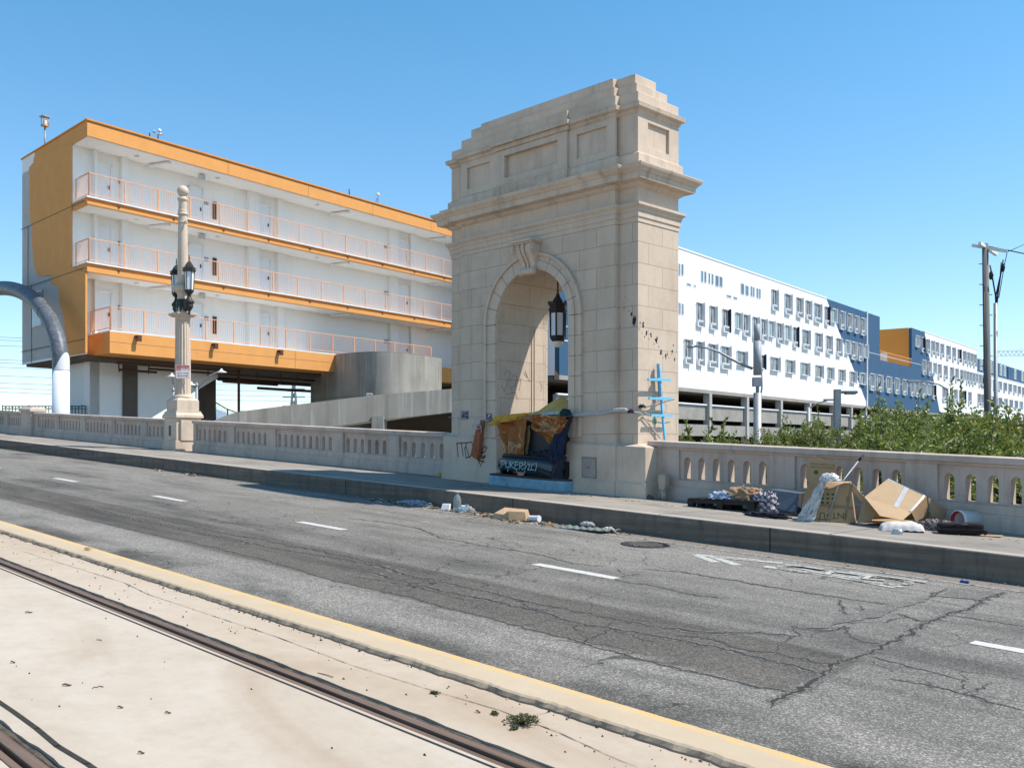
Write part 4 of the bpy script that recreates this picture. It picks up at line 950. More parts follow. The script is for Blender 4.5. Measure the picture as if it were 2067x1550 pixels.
# undercroft: core walls, columns, pipes
def qk(px, off): return lkx(px, off)
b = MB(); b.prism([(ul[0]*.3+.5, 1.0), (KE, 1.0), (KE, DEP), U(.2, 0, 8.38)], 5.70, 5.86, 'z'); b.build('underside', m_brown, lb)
def wall_px(b, px0, px1, off, z0, z1, thick=.3):
    a, c = qk(px0, off), qk(px1, off); b.box(a, c, off, off+thick, z0, z1)
b = MB(); oc = 2.6
x0 = qk(181, oc); xs = qk(440, oc); xb = qk(308, oc); b.prism([(x0, -6), (qk(251, oc), -6), (qk(251, oc), 5.72), (x0, 5.72)], oc, oc+.5); b.prism([(qk(277, oc), -6), (xb-1.0, -6), (xb-.0, z_at(842, lky(308, oc))), (xs, 5.35), (xs, 5.72), (qk(277, oc), 5.72)], oc, oc+.5)
e0 = U(x0, oc, 0); e1 = U(x0, oc, 4.6); b.prism([(x0, oc), (x0+.5, oc+.0), (e1[0]+.5, e1[1]), e1], -6, 5.72, 'z')
b.build('core_wall', m_wallw, lb)
b = MB(); wall_px(b, 250, 278, oc-.12, -6, 5.72, .6); b.build('column', m_brown, lb)
b = MB(); wall_px(b, 415, 436, oc+2.5, -6, 5.72, .7); b.build('column', m_brown, lb)
b = MB()
for (px0, px1, dz, r, off) in ((236,480,.16,.07,.6),(240,316,.42,.06,1.4),(300,640,.22,.05,1.9),(520,640,.75,.08,3.2),(450,560,.55,.07,2.6),(440,640,.35,.10,3.6)):
    a, c = qk(px0, off), qk(px1, off); b.tube([(a, off, 5.72-dz), (c, off, 5.72-dz)], r, 8)
for px in (240, 300, 420, 520, 566, 600): b.tube([(qk(px, 1.4), 1.4, 5.2), (qk(px, 1.4), 1.4, 5.72)], .03, 6)
a = qk(482, 1.0); b.tube([(a, 1.0, -6), (a, 1.0, 5.7)], .07, 8)
b.build('pipe', m_rust, lb)
# rooftop equipment
def roofthing(name, label, cat, px, py0, h, fn, off=.5):
    k = lkx(px, off); In = (-D[1], D[0]); r = thing(name, label, cat, (P[0]+D[0]*k+In[0]*off, P[1]+D[1]*k+In[1]*off, ZR+.05), LR); fn(r); r.scale = (h,)*3; return r
m_galv = mat('galvanised_steel', (.32,.33,.34), (.26,.27,.28), rough=.5, metal=.3)
def f1(r):
    b = MB(); b.tube([(0,0,0),(0,0,3.0)], .055, 8); b.bar((0,0,.9),(.45,0,0),.05,.05); b.bar((0,0,.9),(0,.45,0),.05,.05); b.bar((0,0,.9),(-.3,-.3,0),.05,.05); b.build('mast', m_galv, r)
    b = MB(); b.lathe([(.30,1.72+1.3),(.30,1.78+1.3)], 4, rot=R(45), smooth=False)
    for sx in (-1,1):
        for sy in (-1,1): b.tube([(sx*.17,sy*.17,3.05),(sx*.17,sy*.17,4.0)], .02, 6)
    b.lathe([(.38,4.0),(.38,4.12)], 4, rot=R(45), smooth=False); b.build('cage', m_galv, r)
    b = MB(); b.lathe([(.20,3.08),(.22,3.2),(.10,3.3)], 12); b.build('orange_base', m_orange, r); b = MB(); b.lathe([(.10,3.3),(.14,3.6),(.12,3.9)], 10); b.build('camera_core', m_trim, r)
aa, _z = endpt(67, 310); r = thing('siren_mast', 'thin galvanised mast with a caged siren on the roof corner at far left', 'mast', (P[0]+UX*(aa-.1)+.4, P[1]+UY*(aa-.1)+.3, ZR-.0), LR); f1(r); r.scale = (.72,.72,.46)
def stick(h, rr=.06):
    def f(r): MB().tube([(0,0,0),(0,0,h)], rr, 8).build('pipe', m_black, r); MB().lathe([(rr+.05,0),(rr+.03,.08)], 10).build('flashing', m_galv, r)
    return f
roofthing('vent_pipe', 'short black vent pipe on the orange roof beside the spotlights', 'vent pipe', 302, 0, .5, stick(.75))
roofthing('vent_pipe', 'black vent pipe on the orange roof left of the round antenna', 'vent pipe', 705, 0, .5, stick(1.1))
def f2(r):
    b = MB(); b.tube([(0,0,0),(0,0,.7)], .05, 8); b.build('post', m_black, r)
    for k, a in enumerate((20, 150, 260)):
        m = MB(); m.T = Matrix.Translation((.18*math.cos(R(a)), .18*math.sin(R(a)), .75+.08*k)) @ Matrix.Rotation(R(a), 4, 'Z') @ Matrix.Rotation(R(60), 4, 'Y'); m.lathe([(.06,0),(.13,.2),(.13,.24)], 12); m.build('spotlight', m_galv, r)
roofthing('roof_floodlights', 'cluster of small floodlights on the orange roof edge', 'floodlight', 319, 0, .55, f2, .4)
def f3(r):
    b = MB(); b.tube([(0,0,0),(0,0,1.5)], .035, 6); b.tube([(-.35,0,0),(-.35,0,1.0)], .035, 6); b.tube([(-.35,0,1.0),(0,0,1.0)], .025, 6); b.build('post', m_black, r); MB().lathe([(.02,1.42),(.2,1.5),(.25,1.65),(.2,1.8),(.02,1.9)], 14).build('dome', m_trim, r)
roofthing('round_antenna', 'small white domed antenna on posts on the orange roof', 'antenna', 763, 0, .45, f3)
def f4(r):
    b = MB(); b.box(-.5,.5,-.2,.2,0,.25); b.tube([(-.7,0,.3),(.5,0,.62)], .03, 6); b.tube([(.5,0,0),(.5,0,.75)], .025, 6); b.build('unit', m_galv, r)
roofthing('roof_unit', 'low metal unit with a slanted arm on the orange roof', 'roof unit', 621, 0, .5, f4, .4)
# ------------------------------------------------------------------ concrete drum and ramps
N = NT('streaked_concrete'); k_ = N.mix(N.ramp(N.noise(.7, 6, .6), .3, .7), (.33,.305,.265), (.24,.22,.19))
k_ = N.mix(N.ramp(N.noise(1.0, 6, .65, N.mapping(scale=(2.2,2.2,.12))), .48, .66, 0, .5), k_, (.14,.125,.105)); k_ = N.mix(N.ramp(N.noise(1.0, 6, .65, N.mapping(scale=(3.5,3.5,.15), loc=(7,3,1))), .54, .70, 0, .55), k_, (.50,.48,.44))
jz = N.math('PINGPONG', N.math('ADD', N.sep()[2], .4), 1.2); k_ = N.mix(N.math('SUBTRACT', 1.0, N.ramp(jz, .01, .03)), k_, (.15,.14,.12)); N.col(k_); N.set(Roughness=.9); N.bump(N.noise(14, 6, .7), .3, .01); m_drum = N.m
dr = thing('concrete_drum', 'curved raw concrete wall with streaky stains under the balconies', 'concrete wall', (-3.5, 50, 0), 0)
def wp(px, Y): return Vector((q_(px)*Y, Y))
A = wp(627, 57); B_ = wp(884, 56.2)
cpts = []
for i in range(41):
    u = i/40; c1 = wp(668, 54.8); c2 = wp(745, 48.2)
    p = A*(1-u)**3 + c1*3*u*(1-u)**2 + c2*3*u*u*(1-u) + B_*u**3; cpts.append(p-Vector((-3.5, 50)))
b = MB(); vs = []
for p in cpts: vs += [(p.x, p.y, -6), (p.x, p.y, 6.80)]
nC = len(cpts); inn = [(p.x*.94+.15, p.y*.94+.6) for p in cpts]
for p in inn: vs += [(p[0], p[1], -6), (p[0], p[1], 6.80)]
o2 = 2*nC
b.add(vs, [(2*i, 2*i+2, 2*i+3, 2*i+1) for i in range(nC-1)], True)
b.add(vs, [(2*i+1, 2*i+3, o2+2*i+3, o2+2*i+1) for i in range(nC-1)] + [(o2+2*i, o2+2*i+1, o2+2*i+3, o2+2*i+2) for i in range(nC-1)] + [(2*nC-2, o2+2*nC-2, o2+2*nC-1, 2*nC-1), (0, 1, o2+1, o2)]); b.build('curved_wall', m_drum, dr)
rp = thing('concrete_ramp', 'sloping concrete car ramp with solid parapet rising towards the arch', 'ramp', (0, 0, 0), 0)
def rampwall(b, pxs, tops, bots, Y0, Y1, th=.35):
    n = len(pxs); vs = []
    for i, px in enumerate(pxs):
        Y = Y0+(Y1-Y0)*(px-pxs[0])/(pxs[-1]-pxs[0]); p = wp(px, Y); zt = z_at(tops[i], Y); zb = z_at(bots[i], Y)
        vs += [(p.x, p.y, zb), (p.x, p.y, zt), (p.x, p.y+th, zt), (p.x, p.y+th, zb)]
    fs = [(0,1,2,3)] + [(4*i+j, 4*i+4+j, 4*i+4+(j+1)%4, 4*i+(j+1)%4) for i in range(n-1) for j in range(4)] + [(4*n-1, 4*n-2, 4*n-3, 4*n-4)]
    b.add(vs, fs)
b = MB(); rampwall(b, [497,560,620,700,770,850,1000], [829,821,814,804,796,790,777], [890,880,868,857,847,839,822], 33, 36); b.build('parapet', m_drum, rp)
b = MB(); rampwall(b, [750,774], [840,840], [900,900], 34.4, 34.5, 1.0); b.build('pier', m_grey, rp); b = MB(); rampwall(b, [484,498], [829,829], [890,890], 32.9, 33, .5); b.build('pier', m_grey, rp)
b = MB(); rampwall(b, [430,450,470,497], [850,841,834,829], [900,900,900,900], 36.5, 37); b.build('end_wall', m_grey, rp)
b = MB(); vs = []
for px in (640, 1000):
    Y = 33.5+2.8*(px-497)/503; p = wp(px, Y); z = z_at(866 if px < 900 else 822, Y); vs += [(p.x, p.y+.3, z), (p.x+1.5, p.y+9, z+.6)]
b.add([(x, y, z) for x, y, z in vs]+[(x, y, z+.25) for x, y, z in vs], [(0,1,3,2),(4,6,7,5),(0,2,6,4),(1,5,7,3),(0,4,5,1),(2,3,7,6)]); b.build('ramp_deck', m_grey, rp)
s_ = thing('notice_board', 'tiny pale notice on top of the ramp parapet by the drum', 'notice', (wp(746, 34.6).x, 34.6, z_at(799, 34.6)), 0)
MB().box(-.11, .11, -.01, .01, -.02, .10).build('board', m_sw, s_); MB().box(-.09, .09, -.013, -.01, .02, .05).build('printed_line', m_sr, s_)
gb = thing('parking_level', 'open parking level beneath the ramp and arch, its shade painted near-black', 'garage', (wp(875, 60).x, 60, -6), LR)
b = MB(); b.box(-1, 28, 6, 6.4, 0, 11.7); b.build('back_wall', m_garage_shade, gb)  # interior shade put into the wall's near-black colour
b = MB(); b.box(0, 28, 1.8, 6, 7.5, 7.9); b.build('floor_slab', m_grey, gb)
lw = thing('undercroft_wall', 'concrete wall under the ramp, painted dark brown to stand for the shade', 'concrete wall', (wp(690, 40).x, 40, -6), 0)
MB().box(0, 9, 0, .4, 0, 9.3).build('wall', m_brown, lw); MB().box(0, 9, -.3, 0, 7.9, 8.15).build('ledge', m_grey, lw)  # dark brown wall added to paint in the shadow beneath the ramp
# ------------------------------------------------------------------ right-hand white and blue block
m_white2 = mat('white_render', (.76,.765,.775), (.74,.745,.755), scale=.3, rough=.9, bump=.04, bscale=10, streak=.05, dirtc=(.5,.5,.5))
m_blue = mat('blue_render', (.036,.095,.175), (.032,.086,.162), scale=.5, rough=.85, bump=.05, bscale=10)
m_fin = mat('fin_white', (.84,.84,.86), rough=.6); m_navy = mat('navy_fin', (.012,.02,.05), rough=.5)
m_curt = mat('curtain_glass', (.16,.25,.24), (.28,.36,.34), scale=.8, rough=.12, spec=.8)
m_dglass = NT('dark_window_glass'); m_dglass.col(m_dglass.mix(m_dglass.ramp(m_dglass.noise(.9, 2), .42, .6), (.05,.06,.065), (.20,.20,.19))); m_dglass.set(Roughness=.08); m_dglass.b.inputs['Specular IOR Level'].default_value = .9; m_dglass = m_dglass.m
Q = (74*q_(1370), 74.0); E = (1506.5/2467.3, 1954/2467.3); RR = math.atan2(E[1], E[0])
rkx, rky, rkz = line_frame(Q, E)
ZT, ZW = 16.8, 6.2
zx = lambda v: 1360+v/2.9236
zy_ = lambda v: 480+v/2.9236
def kk(v): return rkx(zx(v))
def kp(v, w): return (kk(v), rkz(zx(v), zy_(w)))
rb = thing('apartment_block', 'long white apartment block with a dark blue zigzag band and rows of finned windows', 'apartment building', (Q[0], Q[1], 0), RR)
K0 = -15.9; KL = rkx(1972)
b0, b1 = kp(900, 362), kp(1145, 980)
KB = rkx(1129)
kn0, kn1 = kk(1216), kk(1405); zn = (kp(1218, 725)[1]+kp(1405, 762)[1])/2
def wallp(name, poly, m, y0=0, y1=.35): b = MB(); b.prism(poly, y0, y1); return b.build(name, m, rb)
bw = kp(1240, 0)
kblue0 = 5.0   # near blue part hidden behind arch
kh0 = rkx(1300)
wallp('blue_wall', [(KB, ZW), (kh0-3, ZW), (kh0-3, ZT), (KB, ZT)], m_blue)
wallp('white_wall', [(kh0-3, ZW), (b1[0], ZW), (b0[0], ZT), (kh0-3, ZT)], m_white2)
c0, c1 = kp(1480, 565), kp(1572, 1020)
wallp('blue_wall', [(b1[0], ZW), (c1[0], ZW), (c0[0], ZT), (kn1, ZT), (kn1, zn), (kn0, zn), (kn0, ZT), (b0[0], ZT)], m_blue)
wallp('white_wall', [(c1[0], ZW), (KL, ZW), (KL, ZT), (c0[0], ZT)], m_white2)
KF = 230
wallp('white_wall', [(KL, ZW), (KF, ZW), (KF, 13.3), (KL, 13.3)], m_white2)
b = MB(); b.box(KB, kn0, .35, 11, ZW, ZT-.02); b.box(kn0, kn1, .35, 11, ZW, zn-.02); b.box(kn1, KL, .35, 11, ZW, ZT-.02); b.box(KL, KF, .35, 11, ZW, 13.28); b.build('core', m_white2, rb)
for bx in ((KB, b0[0], -.05, .5, ZT, ZT+.12), (c0[0], KL, -.05, .5, ZT, ZT+.12), (KL+.01, KF, -.05, .5, 13.3, 13.42)): MB().box(*bx).build('coping', m_white2, rb)
b = MB(); b.box(kn1-.12, kn1-.0, .36, 9, zn, ZT+.02); nw = b.build('orange_wall', mat('ochre_render', (.62,.235,.045), (.58,.22,.04), scale=.6, rough=.85), rb)
MB().box(kn1-.16, kn1-.12, 3.0, 3.9, zn, zn+2.1).build('door', m_door, nw); MB().box(kn1-.30, kn1-.12, 5.8, 6.4, zn+3.6, zn+4.1).build('wall_vent', m_trim, nw)
b = MB(); k = kn0
while k < kn1: b.box(k-.015, k+.015, .02, .05, zn, zn+1.1); k += .3
b.box(kn0, kn1, 0, .06, zn+1.05, zn+1.12); b.build('terrace_railing', m_orange, rb)
b = MB(); k = kk(1136); b.box(k-.09, k+.09, -.16, 0, ZW, ZT+.1); b.build('downspout', m_white2, rb)
b = MB()
for z in (9.35, 12.35): b.box(K0, KL, -.006, 0, z-.02, z+.02)
b.build('joint', m_fin, rb)
# near end wall, dark blue with orange foot, seen through the arch
ur = (UX*E[0]+UY*E[1], -UX*E[1]+UY*E[0])
L = 12; b = MB(); vs = [(KB, 0, ZW), (KB+ur[0]*L, ur[1]*L, ZW), (KB+ur[0]*L, ur[1]*L, ZT), (KB, 0, ZT)]; b.add([(x-.03, y, z) for x, y, z in vs], [(0,1,2,3)]); b.build('end_wall', m_blue, rb)
b = MB(); b.add([(KB-.05, 0, ZW), (KB+ur[0]*6-.05, ur[1]*6, ZW), (KB+ur[0]*6-.05, ur[1]*6, ZW+6.0)], [(0,1,2)]); b.build('orange_triangle', m_orange, rb)
b = MB(); b.box(KB-.04, kh0-3, -.02, 0, 8.4, 8.46); b.build('joint', m_white2, rb)
# windows
random.seed(8)
wm = {}
def window(k, w, zt, h, ac, fin='w', curtain=False):
    r = bpy.data.objects.new('window', None); scene.collection.objects.link(r); r.parent = rb; r.location = (k, 0, zt)
    key = (round(w, 1), round(h, 1), ac, fin, curtain); w, h = key[0], key[1]
    if key not in wm:
        f = MB(); t = .055; y = -.07
        f.box(0, w, y, 0, -t, 0); f.box(0, t, y, 0, -h, -t); f.box(w-t, w, y, 0, -h, -t); f.box(0, w, y-.16, 0, -h-.07, -h); f.box(w*.62-.03, w*.62+.03, y+.02, 0, -h, -t); f.box(0, w, y-.10, y, -.03, .03)
        p = MB(); p.box(t, w-t, -.045, -.02, -h, -t)
        parts = [('frame', f, m_white2), ('pane', p, m_curt if curtain else m_dglass)]
        if fin: g_ = MB(); g_.box(w+.02, w+.09, -.34, 0, -h-(.5 if ac else .1), .06); parts.append(('sun_fin', g_, m_navy if fin == 'n' else m_fin))
        if ac: g_ = MB(); g_.box(0, w, -.20, 0, -h-.52, -h-.07); g2 = MB(); g2.box(.12, w-.12, -.215, -.20, -h-.43, -h-.15); parts += [('air_unit', g_, m_white2), ('grille', g2, m_dglass)]
        wm[key] = [q.build(nm, mt, r) for nm, q, mt in parts]
    else:
        for o in wm[key]: c = o.copy(); scene.collection.objects.link(c); c.parent = r
ROW = {'A': 15.95, 'B': 13.02, 'C': 9.95}
WA = [(570,600,617,'w'),(648,680,693,'w'),(717,745,760,'w'),(772,797,812,'w'),(822,858,872,'w'),(885,905,920,'n'),(925,947,965,'c'),(973,995,1012,'w'),(1018,1038,1052,'w'),(1058,1075,1090,'w'),(1096,1115,1130,'w'),
      (1422,1437,0,'c'),(1455,1468,0,'n'),(1487,1497,0,'w'),(1515,1527,0,'w'),(1540,1552,0,'w'),(1570,1582,0,'w'),(1605,1620,0,'w'),(1640,1652,0,'w'),(1672,1684,0,'n'),(1703,1714,0,'w'),(1728,1738,0,'w'),(1745,1755,0,'w'),(1765,1775,0,'w')]
WB = [(125,160,180,'w'),(203,238,257,'w'),(278,313,333,'n'),(355,385,395,'c'),(400,430,448,'w'),(458,488,0,'w'),(508,533,550,'w'),(553,580,598,'c'),(600,628,645,'w'),(650,675,690,'c'),(697,720,738,'n'),(752,788,805,'w'),(828,860,878,'w'),(893,920,937,'w'),(953,978,993,'w'),(1003,1025,1037,'c'),(1040,1062,1075,'w'),(1080,1098,1113,'w'),(1117,1132,1142,'c'),
      (1460,1475,0,'w'),(1495,1508,0,'w'),(1527,1538,0,'c'),(1555,1567,0,'w'),(1590,1602,0,'w'),(1627,1640,0,'w'),(1658,1668,0,'w'),(1687,1697,0,'w'),(1705,1714,0,'c'),(1722,1732,0,'w'),(1740,1750,0,'w'),(1758,1768,0,'w'),(1775,1785,0,'c'),(1797,1806,0,'w'),(1815,1822,0,'n')]
WC = [(52,90,110,'w'),(128,160,178,'w'),(195,238,257,'w'),(270,318,335,'w'),(1150,1173,1190,'w'),(1195,1218,1232,'w'),(1247,1270,1287,'w'),(1297,1317,1330,'w'),(1343,1362,1377,'w'),(1390,1405,0,'w'),(1420,1436,0,'w'),(1458,1474,0,'w'),(1490,1502,0,'c'),(1519,1534,0,'n'),(1582,1594,0,'w'),(1622,1634,0,'c'),(1650,1662,0,'w'),(1680,1690,0,'w'),(1700,1712,0,'n'),(1735,1745,0,'w'),(1790,1800,0,'w'),(1820,1830,0,'c'),(1850,1858,0,'w')]
WD = [(365,415,435,'w'),(500,521,0,'n'),(563,610,628,'w'),(655,698,713,'w'),(742,785,802,'w'),(830,868,885,'w'),(900,930,945,'w'),(967,997,1012,'w'),(1033,1062,1080,'w'),(1090,1120,1137,'w')]
for row, lst, h, ac in (('A', WA, 1.45, True), ('B', WB, 1.45, True), ('C', WC, 1.45, True), ('C', WD, 1.25, False)):
    for (a, c, _, f) in lst:
        k0_, k1_ = kk(a), kk(c); window(k0_+.2, max(.7, k1_-k0_-.15), ROW[row] - (.15 if not ac else 0), h, ac and f != 'c', 'n' if f == 'n' else 'w', f == 'c')
for k in range(12): window(KL+3+k*4.2, 1.6, ROW['B']-.3, 1.4, False, 'w', k % 3 == 0); 
for k in range(10): window(KL+2+k*4.6, 1.6, ROW['C'], 1.4, False, 'w', k % 3 == 1)
# plain slot windows
m_slot = mat('slot_glass', (.05,.07,.085), (.13,.19,.22), scale=.7, rough=.15, spec=.8)
def slot(a, c, w0, w1):
    k0_, k1_ = kk(a), kk(c); zt = rkz(zx(a), zy_(w0)); zb = rkz(zx(a), zy_(w1)); r = MB(); r.box(k0_, k1_, -.03, 0, zb, zt); o = r.build('slot_window', m_fin, rb)
    r = MB(); r.box(k0_+.05, k1_-.05, -.036, -.03, zb+.05, zt-.05); r.build('pane', m_slot, o)
for s4 in ((28,38,150,222),(43,57,150,222),(159,173,190,262),(178,192,195,265),(203,214,205,272),(221,234,210,276),(243,264,218,286),(268,287,225,290),(394,415,265,333),(421,441,278,340),(451,462,283,345),(465,476,288,348),(486,498,295,356),(501,512,298,360),(28,40,380,452),(45,58,385,455),(75,102,264,281),(117,130,275,291),(311,339,333,351),(351,374,344,362)): slot(*s4)
# garage levels
b = MB(); zlv = [(6.2, 5.95, 'm'), (5.0, 3.75, 'm'), (3.45, 2.45, 'm')]
for bx in ((.0, .4, 5.92, ZW-.003), (.25, .5, 3.78, 5.0), (.05, .6, 2.5, 3.40), (.2, .5, .2, 1.1)): MB().box(KB, KF, *bx).build('garage_spandrel', m_grey, rb)
b = MB(); b.box(KB, KF, .12, .3, 4.96, 5.06); b.box(KB, KF, -.1, .3, 1.0, 1.12); b.build('garage_rail', m_fin, rb)
m_pc = mat('pale_concrete', (.42,.41,.39), (.36,.35,.33), scale=1, rough=.9)
for v in (-150, -50, 210, 430, 630, 800, 945, 1045, 1130, 1200, 1275, 1350, 1420, 1490, 1560, 1620, 1680): k = kk(v+5); MB().box(k-.22, k+.22, -.06, .5, -6, 5.93).build('garage_column', m_pc, rb)
b = MB(); b.box(KB, KF, 5.5, 5.9, -6, 5.9); b.build('garage_back', m_garage_shade, rb)  # near-black sheet paints the shade deep in the garage
b = MB(); b.box(KB, KF, .5, 5.5, 2.9, 3.2); b.box(KB, KF, .5, 5.5, 5.8, 6.15); b.build('garage_slab', m_brown, rb)
# roof canopy and antenna
def rthing(name, label, cat, v, off, z): k = kk(v); In = (-E[1], E[0]); return thing(name, label, cat, (Q[0]+E[0]*k+In[0]*off, Q[1]+E[1]*k+In[1]*off, z), RR)
r = rthing('roof_canopy', 'flat pale canopy frame on the blue part of the roof', 'canopy', 1058, 3.5, ZT); r.scale = (.75,.75,.6)
b = MB(); b.box(-3.2, 3.5, -1.2, 1.2, 1.5, 1.75); b.build('canopy_roof', m_trim, r)
for x in (-2.8, 0, 3):
    for y in (-.95, .95): MB().box(x-.08, x+.08, y-.08, y+.08, 0, 1.5).build('leg', m_galv, r)
b = MB(); b.box(-1.5, 1.8, -.6, .6, 0, 1.1); b.build('plant_box', m_galv, r)
r = rthing('roof_antenna', 'thin antenna cluster on the roof just left of the orange terrace wall', 'antenna', 1245, 6, zn+1.0)
b = MB(); b.tube([(0,0,0),(0,0,6)], .06, 6); b.tube([(1.6,0,0),(1.6,0,5.4)], .06, 6); b.bar((-1.2,0,5.0),(2.4,0,5.0),.06,.06); b.bar((-1,0,4.4),(2.2,0,4.4),.05,.05); b.build('mast', m_black, r)
# far blue rooftop blocks
blabs = ['first dark blue block on the far roof just right of the long white building', 'second dark blue block in the row on the far roof', 'third dark blue block in the row on the far roof', 'last dark blue block in the row, at the right edge']
for i, (pa, pb, py) in enumerate(((1974,2005,718),(2007,2025,724),(2027,2048,731),(2050,2090,739))):
    ka, kb_ = rkx(pa), rkx(pb); In = (-E[1], E[0]); zt = z_at(py, rky(pa)); r = thing('rooftop_block', blabs[i], 'building', (Q[0]+E[0]*ka+In[0]*1.2, Q[1]+E[1]*ka+In[1]*1.2, 13.3), RR, 'dark blue rooftop blocks')
    w = kb_-ka; b = MB(); b.box(0, w, 0, 9, 0, zt-13.3); b.build('wall', m_blue, r)
    for kx2 in (.25, .6):
        f = MB(); f.box(w*kx2, w*kx2+1.8, -.12, 0, .9, 2.8); f = f.build('window', m_white2, r); g_ = MB(); g_.box(w*kx2+.15, w*kx2+1.65, -.16, -.12, 1.0, 2.7); g_.build('pane', m_dglass, f)
# ------------------------------------------------------------------ poles and lights
def at(px, Y, z): return (q_(px)*Y, Y, z)
up = thing('utility_pole', 'tall weathered grey utility pole with slanted crossarms at the right', 'utility pole', at(1994, 36, -6), 0)
b = MB(); zt = z_at(492, 36)+6; b.tube([(.13,0,0),(.02,0,zt*.5),(-.10,0,zt)], [.16,.14,.11], 14); b.build('pole', mat('weathered_wood', (.20,.195,.185), (.12,.115,.105), scale=2, stretch=(8,8,.6), rough=.9, bump=.3), up)
b = MB(); b.bar((-.45,-.3,zt-.05), (.62,.6,zt-.28), .11, .11); b.bar((-.5,.2,zt-.02),(.55,-.35,zt-.36),.10,.10); b.build('crossarm', m_trim, up)
b = MB()
for k in range(18): x_ = .06-.16*(8+k*.38)/zt*1.0; b.bar((x_-.24 if k % 2 else x_, 0, 8+k*.38), (x_ if k % 2 else x_+.24, 0, 8+k*.38), .025, .025)
b.tube([(-.06,-.13,3),(-.20,-.12,zt-1.5)], .02, 6); b.build('climbing_pegs', m_iron, up)
up2 = thing('conduit_pole', 'slim pale metal pole carrying cables beside the big utility pole', 'utility pole', at(2011, 37, -6), 0)
z2 = z_at(612, 37)+6; b = MB(); b.tube([(0,0,0),(-.03,0,z2)], [.09,.07], 10); b.build('pole', m_galv, up2)
b = MB(); z3 = z_at(530, 37)+6
for (dx, dz, s_) in ((-.04,0,1),(.03,.1,1),(.0,-.1,-1)): b.tube([(0,0,z2-.3),(.03*s_+dx,0,z2+.3),(.16*s_,0,z3-.5),(.24*s_+dx,0,z3+dz)], .028, 6)
b.tube([(.1,0,z2+.2),(.3,0,z2+1.4),(.42,0,z3+.4),(1.1,0,z3+.7)], .015, 6); b.lathe([(.05,0),(.10,.15),(.05,.3)], 8, (-.2,0,z2+.9)); b.lathe([(.05,0),(.09,.15),(.05,.3)], 8, (.25,0,z2+1.2)); b.build('cable_heads', m_black, up2)
pw = thing('power_lines', 'black power lines running from the utility pole crossarm to the right', 'power line', at(1994, 36, z_at(492, 36)), 0)
b = MB()
for (p0, p1, r_) in (((-.1,.1,-.05),(9,2,-.55),.022),((.55,-.3,-.30),(9,1.5,-.75),.022)):
    p0, p1 = Vector(p0), Vector(p1); b.tube([p0.lerp(p1, i/10)-Vector((0,0,.25*math.sin(math.pi*i/10))) for i in range(11)], r_, 5)
b.build('wire', m_black, pw)
# cell-antenna light pole
cp = thing('street_lamp', 'thick grey light pole with antenna cylinder and a long curved arm to the left', 'street lamp', at(1529, 34, -6), 0)
zb6 = lambda py, Y: z_at(py, Y)+6
b = MB(); b.tube([(0,0,0),(0,0,zb6(793,34))], [.15,.14], 16); b.tube([(0,0,zb6(793,34)),(0,0,zb6(770,34))], .06, 10); b.build('pole', m_galv, cp)
b = MB(); b.tube([(0,0,zb6(757,34)),(0,0,zb6(690,34))], .145, 20); b.tube([(-.02,0,zb6(688,34)),(-.02,0,zb6(654,34))], .105, 16); b.box(-.16,.10,-.14,.14,zb6(780,34),zb6(762,34)); b.tube([(.12,0,zb6(795,34)),(.16,0,zb6(782,34)),(.16,0,zb6(757,34))], .03, 8); b.build('antenna_housing', mat('grey_housing', (.36,.37,.39), rough=.5), cp)
b = MB(); pts = []
for (px, py) in ((1519,744),(1500,737),(1475,724),(1450,710),(1425,702),(1408,700)): pts.append(((px-1529)*34/F, 0, zb6(py, 34)))
b.tube(pts, [.05,.05,.045,.04,.035,.03], 10); b.build('arm', m_galv, cp)
b = MB(); b.T = Matrix.Translation((pts[-1][0]-.22, 0, pts[-1][2])); b.lathe([(.02,-.05),(.12,-.03),(.13,0),(.10,.05),(.02,.07)], 16); b.box(-.12,.35,-.06,.06,-.02,.05); b.build('lamp_head', m_galv, cp)
cp = thing('street_lamp', 'dark grey square light pole with flat head behind the balustrade', 'street lamp', at(1690, 30, -6), 0)
b = MB(); b.box(-.09,.09,-.09,.09,0,zb6(786,30)); b.build('pole', m_galv, cp); b = MB(); z = zb6(791,30); b.box(.09,.62,-.05,.05,z-.05,z+.03); b.box(.25,.55,-.10,.10,z-.08,z+.02); b.build('lamp_head', mat('grey_head', (.2,.21,.22)), cp)
for (px, py, Y, s, lab) in ((1632,822,60,1,'small distant street lamp between the two nearer poles, arm to the right'),(1914,784,52,-1,'grey street lamp with arm to the left above the trees, before the blue wall')):
    r = thing('street_lamp', lab, 'street lamp', at(px, Y, -6), 0); zt = zb6(py, Y); m = Y/F
    b = MB(); b.tube([(0,0,0),(0,0,zt)], [.11,.08], 10); b.build('pole', m_galv, r)
    b = MB(); pts = [(0,0,zt-.1),(s*18*m,0,zt+8*m),(s*36*m,0,zt+13*m),(s*(42 if s > 0 else 70)*m,0,zt+(15 if s > 0 else 14)*m)]; b.tube(pts, [.045,.045,.04,.035], 8); b.build('arm', m_galv, r)
    b = MB(); b.T = Matrix.Translation(pts[-1]); b.box(-.35,.35,-.12,.12,-.06,.06); b.build('lamp_head', m_galv, r, bevel=.03)
